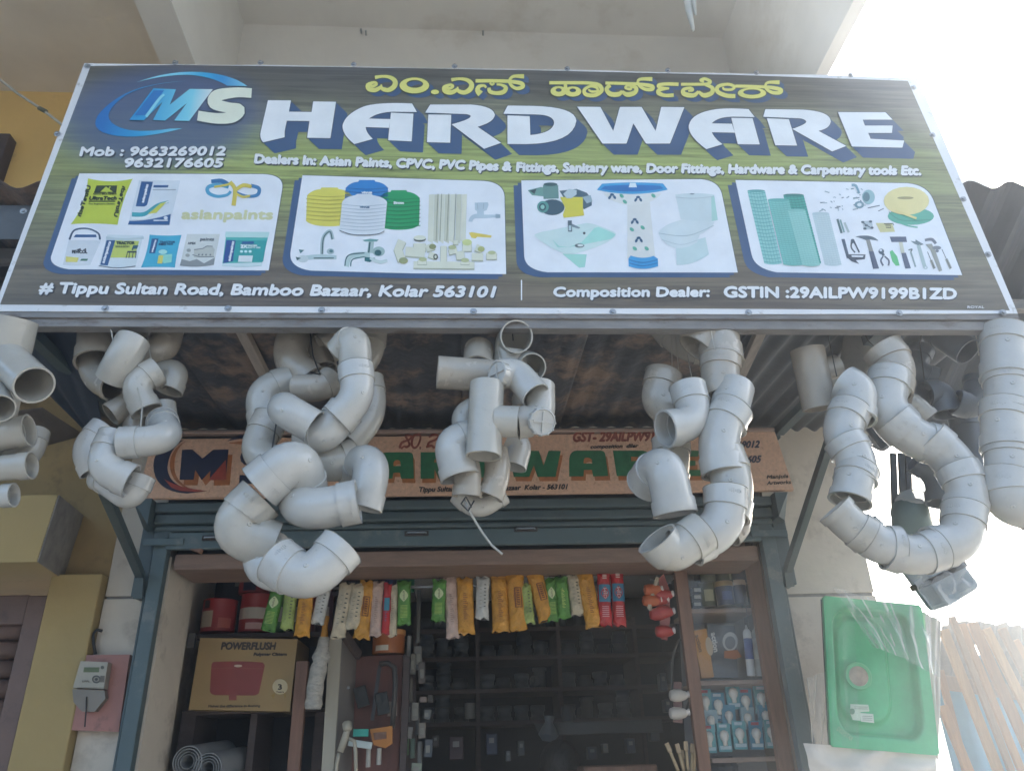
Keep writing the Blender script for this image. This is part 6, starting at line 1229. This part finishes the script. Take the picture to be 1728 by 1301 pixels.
gj = mat('olive_jar', (.09, .10, .055), .15, .3, 30); nb = mat('navy_jar', (.018, .03, .085), .3); gold = mat('gold_lid', (.42, .28, .10), .35, metal=.3)
GJ = 'jars on the top shelf of the glass cabinet'
cyl_can(1196, 985, 1024, 14, 3.52, gj, 'jar', 'olive jar with a round emblem, lower of the left stack in the cabinet', 'jar', band=[(.2, .7, 'a8a888', 235, 300)], group=GJ)
cyl_can(1196, 950, 983, 13, 3.53, gj, 'jar', 'dim olive jar on top of the left stack in the cabinet', 'jar', band=[(.3, .6, '3c4038', 235, 300)], group=GJ)
cyl_can(1226, 990, 1022, 15, 3.52, nb, 'jar', 'navy jar with a gold lid, lower of the middle stack', 'jar', lid=gold, band=[(.25, .7, '3a5088', 235, 300)], group=GJ)
cyl_can(1224, 950, 984, 14, 3.53, gj, 'jar', 'olive glass jar on top of the gold lidded one', 'jar', band=[(.1, .9, '8a9070', 285, 300)], group=GJ)
cyl_can(1250, 988, 1020, 13, 3.53, nb, 'jar', 'navy jar behind the pane reflection, lower of the right stack', 'jar', lid=ink('c8b8a8'), group=GJ)
cyl_can(1248, 955, 985, 13, 3.54, nb, 'jar', 'navy jar with a peach lid on the right stack', 'jar', lid=ink('a8765c'), group=GJ)
for j, (y0, y1) in enumerate(((990, 1000), (1002, 1012), (1014, 1024))):
    a = at(1170, y1, 3.5); b = at(1184, y0, 3.5); solo('small_carton', ('top', 'middle', 'bottom')[j] + ' one of three small dark cartons with white labels', 'carton', [box(a.x, b.x, 3.5, 3.55, a.z, b.z, ink('2a2c30'), .002), box(a.x + .006, b.x - .006, 3.4985, 3.4999, a.z + .005, b.z - .005, ink('a8a8a0'))], 'cartons stacked on the top cabinet shelf')
cyl_can(1161, 978, 1024, 5, 3.47, ink('b8c4c0'), 'glue_bottle', 'slim white bottle with a red cap by the cabinet post', 'bottle', lid=redp)
# middle shelf: action packs, tubes
ac = thing('action_pack', 'orange pack with the word action on the middle cabinet shelf', 'packet', at(1188, 1145, 3.5))
emit('pack', [quadprism([at(x, y, 3.5) for x, y in ((1169, 1064), (1192, 1060), (1205, 1142), (1184, 1144))], (0, .05, 0), mat('orange_card', (.55, .26, .06), .4))], ac)
KA = Plane((0, 3.499, 0), (0, -1, 0), .0006)
p = Print(KA, None, 1); p.text('action', ((1173, 1072), (1180, 1100), (1186, 1098), (1179, 1070)), '7a5a38', 0, .4); p.poly(ell(1197, 1090, 6, 16, 16, tilt=-10), 'c8b8a0', 0); p.done('printed_name', ac)
ac2 = thing('action_pack', 'white lettered dark pack with the word action beside the orange one', 'packet', at(1208, 1145, 3.5))
emit('pack', [quadprism([at(x, y, 3.52) for x, y in ((1193, 1052), (1240, 1056), (1246, 1144), (1205, 1143))], (0, .04, 0), mat('slate_card', (.10, .12, .14), .35))], ac2)
KB = Plane((0, 3.519, 0), (0, -1, 0), .0006)
p = Print(KB, None, 1); p.text('action', ((1200, 1068), (1205, 1100), (1213, 1098), (1208, 1066)), 'd8d8d4', 0, .6); p.poly(ell(1232, 1082, 13, 16), 'b8bcbc', 0); p.poly(ell(1232, 1084, 9, 11), '6a7078', .6); p.poly([(1222, 1098), (1244, 1096), (1252, 1108), (1240, 1112), (1222, 1110)], 'b0683c', .5); p.done('printed_front', ac2)
for x, c, lb in ((1263, 'c4c8c8', 'white sealant tube with blue print hanging in the cabinet'), (1278, '989c98', 'grey sealant tube hanging right of the white one')):
    T_ = at(x - 3, 1062, 3.46); B_ = at(x + 5, 1140, 3.46); th = thing('sealant_tube', lb, 'tube', T_, 'sealant tubes in the cabinet')
    emit('tube', [sweep([B_, B_.lerp(T_, .02), B_.lerp(T_, .93), T_], [.016, .018, .018, .012], ink(c), 16)], th, True, auto=40)
    emit('nozzle', [sweep([T_, T_ + Vector((-.001, 0, .02))], [.007, .003], ink('d0d0cc'), 10)], th, True)
    emit('printed_band', [sweep([B_.lerp(T_, .35), B_.lerp(T_, .8)], .0184, ink('3a5a9a' if x < 1270 else 'b4b4aa'), 16)], th, True)
rope([(1251, 985, 3.44), (1259, 1025, 3.44), (1264, 1060, 3.44)], .0016, 'string', 'black string holding the sealant tubes in the cabinet', m_wire)
# bulb packs
bl_ = mat('bulb_card_blue', (.07, .30, .42), .35); bt_ = mat('bulb_card_teal', (.14, .42, .44), .35); bw = mat('bulb_glass_white', (.78, .75, .66), .25)
bp_ = [(1190, 1186, 1), (1212, 1192, 0), (1237, 1172, 1), (1258, 1185, 0), (1285, 1180, 1), (1306, 1176, 0),
       (1196, 1246, 1), (1222, 1244, 1), (1248, 1240, 1), (1276, 1240, 0), (1302, 1238, 1), (1322, 1236, 0)]
pos = ['leftmost', 'second', 'third', 'fourth', 'fifth', 'rightmost']
for i, (x, y, k) in enumerate(bp_):
    w_ = 11; h_ = 24; lb = '%s bulb pack in the %s row of the lowest cabinet shelf' % (pos[i % 6], 'upper' if i < 6 else 'lower')
    Y = 3.50 + (0 if i >= 6 else .05); th = thing('bulb_pack', lb, 'bulb pack', at(x, y + h_, Y), 'bulb packs in the glass cabinet'); sx_ = (x - 1190) * .02
    emit('card', [quadprism([at(x - w_ - 2, y - h_, Y), at(x + w_ - 2, y - h_, Y), at(x + w_ + 3, y + h_, Y), at(x - w_ + 3, y + h_, Y)], (0, .02, 0), bl_ if k == 0 else bt_)], th)
    c_ = at(x, y - 4, Y - .012); r_ = 8 * mpp(x, y, Y)
    emit('bulb', [lathe(c_ - Vector((0, 0, r_ * 2)), (0, 0, 1), [(0, r_*.45), (r_*.8, r_*.5), (r_*1.3, r_*.85), (r_*2, r_), (r_*2.7, r_*.75), (r_*3, r_*.1)], bw, 14)], th, True)
    KP = Plane((0, Y - .001, 0), (0, -1, 0), .0005); p = Print(KP, None, 1)
    p.poly([(x - 9, y - 22), (x + 4, y - 22), (x + 4, y - 17), (x - 9, y - 17)], 'a8343c' if i % 3 == 0 else 'c8d4d8', 0); p.poly([(x - 7, y + 14), (x + 12, y + 14), (x + 12, y + 20), (x - 6, y + 20)], 'c4d8dc', 0); p.done('printed_mark', th)
solo('dark_goods', 'dark bundle on the cabinet floor below the bulb packs', 'bundle', [lathe(at(1225, 1320, 3.55), (0, 0, 1), [(0, .05), (.06, .06), (.1, .04)], m_dark, 14)])

# more small stock, so that the shelves read as full
mr = random.Random(77)
names = [('tube_pack', 'tube'), ('small_carton', 'carton'), ('spray_can', 'can')]
for i, (x, y0, y1, w_, c, lb) in enumerate(((402, 975, 1012, 12, '20242c', 'dark carton high behind the red tins'), (385, 965, 1012, 12, '2c3038', 'slate carton at the top left behind the round red tin'), (600, 962, 1000, 18, '3a2c38', 'plum carton under the beam behind the packets'), (578, 958, 1004, 14, '4a4038', 'brown carton under the beam behind the cream packets'), (638, 958, 998, 10, '28323c', 'steel blue carton beside the dark jar'))):
    a = at(x - w_, y1, 3.9); b = at(x + w_, y0, 3.9); q_ = solo('small_carton', lb, 'carton', [box(a.x, b.x, 3.9, 3.98, 2.165 if x < 420 else a.z, b.z, ink(c), .003), box(a.x + .01, b.x - .012, 3.8985, 3.8998, b.z - .04, b.z - .015, ink('8a8880'))])
emit('shelf', [box(at(560, 1000, 3.88).x, at(700, 1000, 3.88).x, 3.84, 4.05, at(600, 1001, 3.9).z - .02, at(600, 1001, 3.9).z - .001, m_shelfw, .002)], su)
for i, (x, y, w_, h_, c, lb) in enumerate(((706, 1110, 7, 40, '6c6a64', 'tall grey blister card high on the narrow rack'), (696, 1120, 5, 34, '6c685c', 'pale blister card high on the narrow rack'), (712, 1135, 6, 36, '5a5048', 'brown blister card right of the pale one'), (700, 1200, 6, 30, '7c786c', 'bright blister card in the middle of the rack'), (712, 1232, 6, 26, '7c7468', 'tan blister card low on the rack'), (690, 1236, 5, 20, '84807a', 'small white blister card low on the rack'), (720, 1205, 6, 16, '60605c', 'grey clip hanging off the rack'), (702, 1296, 9, 18, '88907c', 'grey green box at the foot of the rack'), (722, 1262, 7, 30, '4c5054', 'dark card at the right of the rack'))):
    Y = 3.76 + mr.random() * .03; a = at(x - w_, y + h_ / 2, Y); b = at(x + w_, y - h_ / 2, Y)
    solo('blister_card', lb, 'card', [beam(at(x, y + h_/2, Y), at(x + mr.uniform(-3, 3), y - h_/2, Y), (b.x - a.x), .012, ink(c), (0, 1, 0), .002), beam(at(x, y + h_/4, Y - .01), at(x, y - h_/6, Y - .01), (b.x - a.x) * .5, .006, ink('8a867a'), (0, 1, 0))])
# third staggered row of bulb packs
for i, (x, y) in enumerate(((1200, 1216), (1230, 1208), (1262, 1212), (1292, 1208), (1314, 1206))):
    Y = 3.53; th = thing('bulb_pack', '%s bulb pack squeezed between the two rows in the cabinet' % ['leftmost', 'second', 'middle', 'fourth', 'rightmost'][i], 'bulb pack', at(x, y + 20, Y), 'bulb packs in the glass cabinet')
    emit('card', [quadprism([at(x - 12, y - 19, Y), at(x + 10, y - 19, Y), at(x + 13, y + 18, Y), at(x - 10, y + 18, Y)], (0, .02, 0), (mat('bulb_card_pale', (.36, .52, .55), .35), bl_)[i % 2])], th)
    c_ = at(x, y - 2, Y - .012); r_ = 7 * mpp(x, y, Y); emit('bulb', [lathe(c_ - Vector((0, 0, r_ * 2)), (0, 0, 1), [(0, r_*.45), (r_*.8, r_*.5), (r_*1.3, r_*.85), (r_*2, r_), (r_*2.7, r_*.75), (r_*3, r_*.1)], bw, 14)], th, True)
for i, (x, y0, c, lb) in enumerate(((1180, 955, '34383c', 'dark carton at the top of the cabinet by the post'), (1212, 940, '2c3430', 'dark green tin lid high in the cabinet'))):
    cyl_can(x, y0, y0 + 24, 9, 3.6, ink(c), 'small_tin', lb)

for i, (x, y, w_, h_, c, lb) in enumerate(((1000, 1270, 14, 22, '54565a', 'grey box low at the back right of the head'), (1022, 1262, 8, 16, '9a9488', 'small pale box low at the back'), (1065, 1258, 12, 26, '3c4450', 'slate box low at the back'), (880, 1262, 10, 26, '4c5250', 'grey green box left of the head'), (858, 1275, 8, 18, '6a6c6c', 'narrow grey box left of the grey green one'), (770, 1262, 24, 40, '3c2430', 'plum carton in the lower left bay at the back'), (735, 1250, 10, 20, '4a4440', 'brown box at the foot of the left bay'), (830, 1255, 18, 36, '20304c', 'navy carton in the middle at the back'), (1105, 1235, 12, 30, '48505a', 'bluish box in the lower right bay'), (726, 1178, 9, 12, '8c8680', 'buff tag on the left end of the second back shelf'), (1120, 1150, 8, 30, '5c646c', 'steel coloured pack hanging at the right end of the back shelves'), (1128, 1190, 9, 22, '3c4854', 'dark pack below the steel coloured one'))):
    Y = 4.6; a = at(x - w_ / 2, y + h_ / 2, Y); b = at(x + w_ / 2, y - h_ / 2, Y)
    solo('small_carton', lb, 'carton', [box(a.x, b.x, Y, Y + .08, a.z, b.z, ink(c), .004), box(a.x + .25 * (b.x - a.x), a.x + .7 * (b.x - a.x), Y - .0015, Y - .0002, a.z + .55 * (b.z - a.z), a.z + .8 * (b.z - a.z), ink('8a8c8c'))])
# ------------------------------------------------------------------ left wall: electricity meter
mb = thing('meter_board', 'dull red wooden board carrying the electricity meter on the cream wall', 'meter board', at(165, 1230, 3.27))
rbm = mat('dull_red_board', (.36, .165, .13), .55, .15, 6, .2, 40, spots=.3, spotcol=(.20, .10, .08), spotsc=18)
emit('board', [quadprism([at(103, 1231, 3.255), at(200, 1234, 3.255), at(219, 1104, 3.255), at(130, 1105, 3.255)], (0, .04, 0), rbm)], mb)
wm = mat('aged_meter_plastic', (.36, .33, .26), .4, .08, 12)
mt_ = thing('electricity_meter', 'aged white electricity meter with a small green display', 'meter', at(152, 1180, 3.25))
emit('case', [quadprism([at(123, 1160, 3.215), at(175, 1162, 3.215), at(182, 1117, 3.215), at(136, 1115, 3.215)], (0, .038, 0), wm)], mt_)
emit('terminal_cover', [quadprism([at(122, 1162, 3.225), at(176, 1164, 3.225), at(178, 1178, 3.225), at(160, 1200, 3.225), at(138, 1200, 3.225), at(124, 1184, 3.225)], (0, .028, 0), mat('meter_cover', (.22, .19, .15), .35, .1))], mt_)
KM = Plane((0, 3.2145, 0), (0, -1, 0), .0006)
zm = lambda x, y: (x / 2.95, 860 + y / 2.95)
p = Print(KM, zm, 1); p.poly([(418, 783), (496, 783), (493, 808), (415, 808)], '5a6440', 0); p.poly(ell(480, 843, 22, 20), '4a4640', 0); p.poly(ell(480, 843, 15, 13), '8a8474', .6); p.poly(ell(480, 843, 8, 7), '3a3630', 1.2); p.poly(ell(510, 784, 9, 9), '4a4a40', 0); p.poly([(500, 825), (522, 825), (520, 858), (498, 858)], '6a5f50', 0); p.line('kWh', 410, 858, 445, 858, 10, '5a5040', 0, .5); p.stroke([(385, 884), (520, 886)], '7a705c', 0, 4, False); p.done('dial_face', mt_)
solo('meter_cable', 'short black cable coming out of the wall above the meter', 'cable', [sweep([at(x, y, 3.27) for x, y in ((172, 1064), (163, 1062), (157, 1070), (158, 1085), (161, 1103))], .006, m_wire, 8)], smooth=True)
solo('meter_cable', 'thin cable running down the front of the red board', 'cable', [sweep([at(x, y, 3.22) for x, y in ((146, 1175), (145, 1200), (143, 1226))], .0025, m_wire, 6)], smooth=True)
solo('overhead_cable', 'pale cable sagging across the yellow wall to the sign', 'cable', [sweep([at(x, y, 2.6) for x, y in ((-20, 120), (0, 135), (28, 157), (72, 186), (98, 206), (118, 222))], .006, m_rope, 8), lathe(at(72, 186, 2.6), (1, 0, -.6), [(-.02, .01), (.02, .01)], ink('5a5a44'), 8)], smooth=True)
bn = thing('rag', 'white twisted rag hanging from the balcony above the sign', 'rag', at(1165, -20, 2.3))
emit('cloth', [sweep([at(x, y, 2.3) for x, y in ((1158, -60), (1160, -10), (1163, 20), (1170, 52))], [.03, .024, .016, .007], ink('c8ccc8'), 9)], bn, True)
emit('cloth', [sweep([at(x, y, 2.28) for x, y in ((1168, -40), (1170, 0), (1174, 26))], [.012, .012, .006], ink('c0c4c0'), 7)], bn, True)
solo('wall_crack_pipe', 'rusty bolt end sticking out beside the right shutter post', 'bolt', [sweep([at(1304, 843, 3.2), at(1316, 842, 3.18)], .006, m_steel, 8)])

# ------------------------------------------------------------------ green sink wrapped in film, leaning right
gs = mat('green_protective_film', (.05, .42, .19), .32, .12, 10, .12, 30); gs2 = mat('green_film_light', (.10, .42, .20), .3, .15, 8, .15, 30)
zs = lambda x, y: (1360 + x / 3.815, 960 + y / 3.815)
sk_ = thing('wrapped_sink', 'green filmed kitchen sink wrapped in clear plastic at the right', 'sink', at(1480, 1265, 3.0))
SP = Plane(at(1480, 1150, 2.98), (-.12, -1, -.05), .001)
co = [zs(122, 182), zs(735, 242), zs(850, 1188), zs(172, 1132)]
nS = SP.n
def sinkrow():
    # flat rim with a pressed bowl
    c4 = [SP(*q) for q in co]
    def f(u, v):
        p_ = (c4[0] * (1-u) + c4[1] * u) * (1-v) + (c4[3] * (1-u) + c4[2] * u) * v
        def bowl(u0, u1, v0, v1, rr_, dep, soft):
            dx = max(abs(u - (u0+u1)/2) - (u1-u0)/2 + rr_, 0); dy = max(abs(v - (v0+v1)/2) - (v1-v0)/2 + rr_, 0); dd = math.hypot(dx, dy) - rr_
            t = min(1, max(0, -dd / soft)); return dep * t * t * (3 - 2 * t)
        return p_ - nS * (bowl(.06, .90, .06, .93, .16, .046, .03) - bowl(.08, .66, .10, .86, .2, .02, .05)) 
    return grid(f, 64, 72, gs)
emit('sink_sheet', [sinkrow()], sk_, True)
emit('sink_back', [quadprism([SP(*q, -52) for q in co], -nS * .004, m_dark)], sk_)
emit('rim_edge', [beam(SP(*co[k], -12), SP(*co[(k+1) % 4], -12), .012, .022, gs, nS) for k in range(4)], sk_)
P_h = SP(*zs(340, 688), -4); emit('drain_hole', [lathe(P_h, nS, [(0, .036), (.003, .036), (.0035, .047), (-.0, .049)], gs2, 28), disc(P_h + nS * .0025, nS, .035, mat('drain_card', (.34, .29, .23), .7, .2, 30), 28)], sk_, True, auto=30)
p = Print(SP, zs, 2); p.poly([(285, 868), (400, 872), (408, 915), (350, 920), (350, 975), (300, 970), (285, 930)], 'b4c8b4', 0); p.poly([(348, 925), (432, 932), (438, 990), (352, 980)], 'bccabc', .6); p.poly(ell(296, 915, 17, 20), '5a8a6a', .9)
for y in (885, 897, 945, 957, 969): p.stroke([(310 if y < 920 else 362, y), (395 if y < 920 else 425, y + 2)], '5a7a68', 1.2, 3, False)
p.text('DEEPSTAR', ((195, 1035), (290, 1108), (305, 1085), (212, 1012)), '8ab890', 0, .4); p.done('printed_sticker', sk_)
# folded clear film and paper sleeve round the sink
def filmgrid(pts, amp, sc_, mt, name, parent, lv=10, n=26):
    q = [SP(*zs(*a), lv) for a in pts]
    def f(u, v):
        p_ = (q[0]*(1-u) + q[1]*u)*(1-v) + (q[3]*(1-u) + q[2]*u)*v
        return p_ + nS * (amp * (noise.noise(Vector((u * sc_, v * sc_ * .45, lv))) + .6 * abs(math.sin(u * sc_ * 1.3 + v * 3))))
    return emit(name, [grid(f, n, n, mt)], parent, True)
filmgrid([(165, 120), (500, 215), (650, 590), (420, 500)], .02, 7, m_film, 'clear_film', sk_, 14)
filmgrid([(480, 215), (760, 250), (850, 700), (640, 590)], .016, 6, m_film, 'clear_film', sk_, 10)
filmgrid([(120, 180), (300, 190), (340, 1150), (172, 1130)], .008, 5, filmmat('thin_film', (.7, .8, .74), .16), 'clear_film', sk_, 6)
wf_ = mat('crumpled_white_sleeve', (.62, .57, .50), .55, .06, 8, .5, 14)
filmgrid([(-5, 1120), (855, 1185), (860, 1400), (60, 1400)], .02, 6, wf_, 'paper_sleeve', sk_, -25)
filmgrid([(765, 270), (885, 330), (870, 1240), (850, 1200)], .012, 5, wf_, 'paper_sleeve', sk_, -25)
filmgrid([(20, 700), (175, 640), (180, 1140), (60, 1180)], .012, 5, filmmat('cloudy_film', (.62, .58, .52), .6), 'paper_sleeve', sk_, -30)
# wrapped flush tank hanging in the loop
wt = mat('wrapped_grey_tank', (.22, .28, .31), .35, .15, 8, .35, 20)
ft = thing('wrapped_tank', 'plastic wrapped bluish grey tank hanging below the loop of elbows', 'tank', at(1590, 960, 2.6))
emit('tank', [beam(at(1558, 938, 2.6), at(1612, 1012, 2.6), .15, .13, wt, (0, 1, 0), .018)], ft)
emit('lid', [beam(at(1552, 930, 2.6), at(1560, 941, 2.6), .162, .142, wt, (0, 1, 0), .01)], ft)
emit('strap', [beam(at(1580, 968, 2.6), at(1586, 977, 2.6), .155, .136, m_wire, (0, 1, 0), .004)], ft)
q4 = [at(x, y, 2.53) for x, y in ((1515, 948), (1606, 918), (1652, 985), (1584, 1042))]
emit('clear_film', [grid(lambda u, v: (q4[0]*(1-u) + q4[1]*u)*(1-v) + (q4[3]*(1-u) + q4[2]*u)*v + Vector((0, -.015 * noise.noise(Vector((u*6, v*6, 1))), 0)), 16, 16, m_film)], ft, True)
gb = thing('wrapped_bottle', 'grey green bottle in crumpled film hanging inside the loop', 'bottle', at(1543, 840, 2.5))
emit('bottle', [lathe(at(1546, 905, 2.5), (0, 0, 1), [(0, .05), (.02, .062), (.09, .062), (.12, .05), (.13, .03), (.15, .028)], mat('grey_green_bottle', (.14, .20, .19), .35, .15), 18)], gb, True, auto=50)
emit('crumpled_cap', [lathe(at(1543, 852, 2.49), (0, -.2, 1), [(0, .055), (.02, .06), (.035, .05), (.05, .03), (.055, .01)], filmmat('cap_film', (.7, .75, .76), .8), 14)], gb, True)
bx = thing('hanging_bar', 'dark narrow bars hanging behind the middle of the loop', 'bar', at(1515, 780, 2.55))
for x0, x1 in ((1507, 1511), (1520, 1526), (1532, 1535)):
    emit('bar', [beam(at(x0, 765, 2.55), at(x1, 892, 2.55), .022, .012, mat('dark_bar', (.05, .06, .07), .5), (0, 1, 0), .002)], bx)

# ------------------------------------------------------------------ plank fence, blue tarpaulin, weathered sheets
fw_ = [mat('fence_plank_%d' % i, c, .7, .18, 8, .35, 50, stretch=(9, 9, 1)) for i, c in enumerate(((.24, .12, .045), (.18, .085, .03), (.27, .16, .07), (.15, .09, .05)))]
fence = thing('plank_fence', 'leaning fence of rough sawn planks at the lower right corner', 'fence', at(1660, 1320, 4.0))
FP = [((1590, 1190), (1650, 1340), 22), ((1586, 1130), (1640, 1340), 15), ((1592, 1062), (1700, 1340), 22), ((1606, 1040), (1722, 1340), 14), ((1622, 1052), (1740, 1340), 16), ((1640, 1050), (1752, 1300), 24), ((1664, 1060), (1785, 1300), 20), ((1690, 1060), (1800, 1270), 20), ((1712, 1080), (1830, 1270), 18)]
for i, (a, b, w_) in enumerate(FP):
    Y = 4.0 + .03 * (i % 3) + i * .02; A_ = at(*a, Y); B_ = at(*b, Y); emit('plank', [beam(A_, B_, w_ * .74 * mpp(*a, Y), .02, fw_[i % 4], (0, 1, 0), .002)], fence)
emit('rail', [beam(at(1585, 1150, 4.22), at(1760, 1175, 4.3), .07, .04, fw_[3], (0, 1, 0), .004)], fence)
solo('blue_tarpaulin', 'blue tarpaulin stretched behind the plank fence', 'tarpaulin', [grid(lambda u, v: at(1560, 1100, 4.6).lerp(at(1900, 1120, 4.9), u) + Vector((0, .03 * math.sin(u * 40), -1.6 * v)), 40, 10, mat('blue_tarpaulin', (.03, .17, .28), .5, .12, 5, .3, 20), (0, .01, 0))], smooth=True)
ws = thing('weathered_sheet', 'weathered brown corrugated sheet with holes above the plank fence', 'sheet', at(1650, 1150, 4.4))
def sheet(u, v):
    a = at(1590, 1044, 4.45); b = at(1800, 1062, 4.6); c = at(1800, 1170, 4.6); d = at(1582, 1160, 4.45)
    p_ = (a*(1-u) + b*u)*(1-v) + (d*(1-u) + c*u)*v; ed = (1 - v) ** 6
    return p_ + Vector((0, .02 * math.sin(u * 60), ed * (.025 * noise.noise(Vector((u * 11, 0, 3))))))
V_, F_, M_ = grid(sheet, 60, 20, mat('weathered_brown_sheet', (.09, .08, .07), .8, .3, 9, .4, 30))
hole = []
for f_ in F_:
    c_ = sum((V_[i] for i in f_), Vector()) / 4; h_ = noise.noise(c_ * 9 + Vector((3, 1, 7)))
    if h_ < .42: hole.append(f_)
emit('sheet', [(V_, hole, M_)], ws, True)
solo('roof_edge', 'bluish corrugated roof edge at the right margin above the fence', 'roof', [corr(at(1706, 1070, 5.2).x, at(1900, 1070, 5.2).x, 5.0, 5.6, at(1710, 1078, 5.2).z, at(1710, 1070, 5.2).z + .05, m_sheet2, .12, .015), box(at(1700, 1070, 5.6).x, at(1900, 1100, 5.6).x, 5.62, 5.7, 1.6, at(1710, 1085, 5.6).z, m_sheet2)])
# ------------------------------------------------------------------ added haze box, its sunlit scatter standing in for lens glare
HV = bpy.data.materials.new('glare_haze'); HV.use_nodes = True; hn = HV.node_tree; hn.nodes.remove(hn.nodes['Principled BSDF'])
pv_ = hn.nodes.new('ShaderNodeVolumePrincipled'); pv_.inputs['Color'].default_value = (.82, .91, 1, 1); pv_.inputs['Density'].default_value = .05; pv_.inputs['Anisotropy'].default_value = .64
hn.links.new(pv_.outputs[0], hn.nodes['Material Output'].inputs['Volume'])
props(emit('haze', [box(-62, 62, -62, 62, -1, 8, HV)]), kind='stuff')
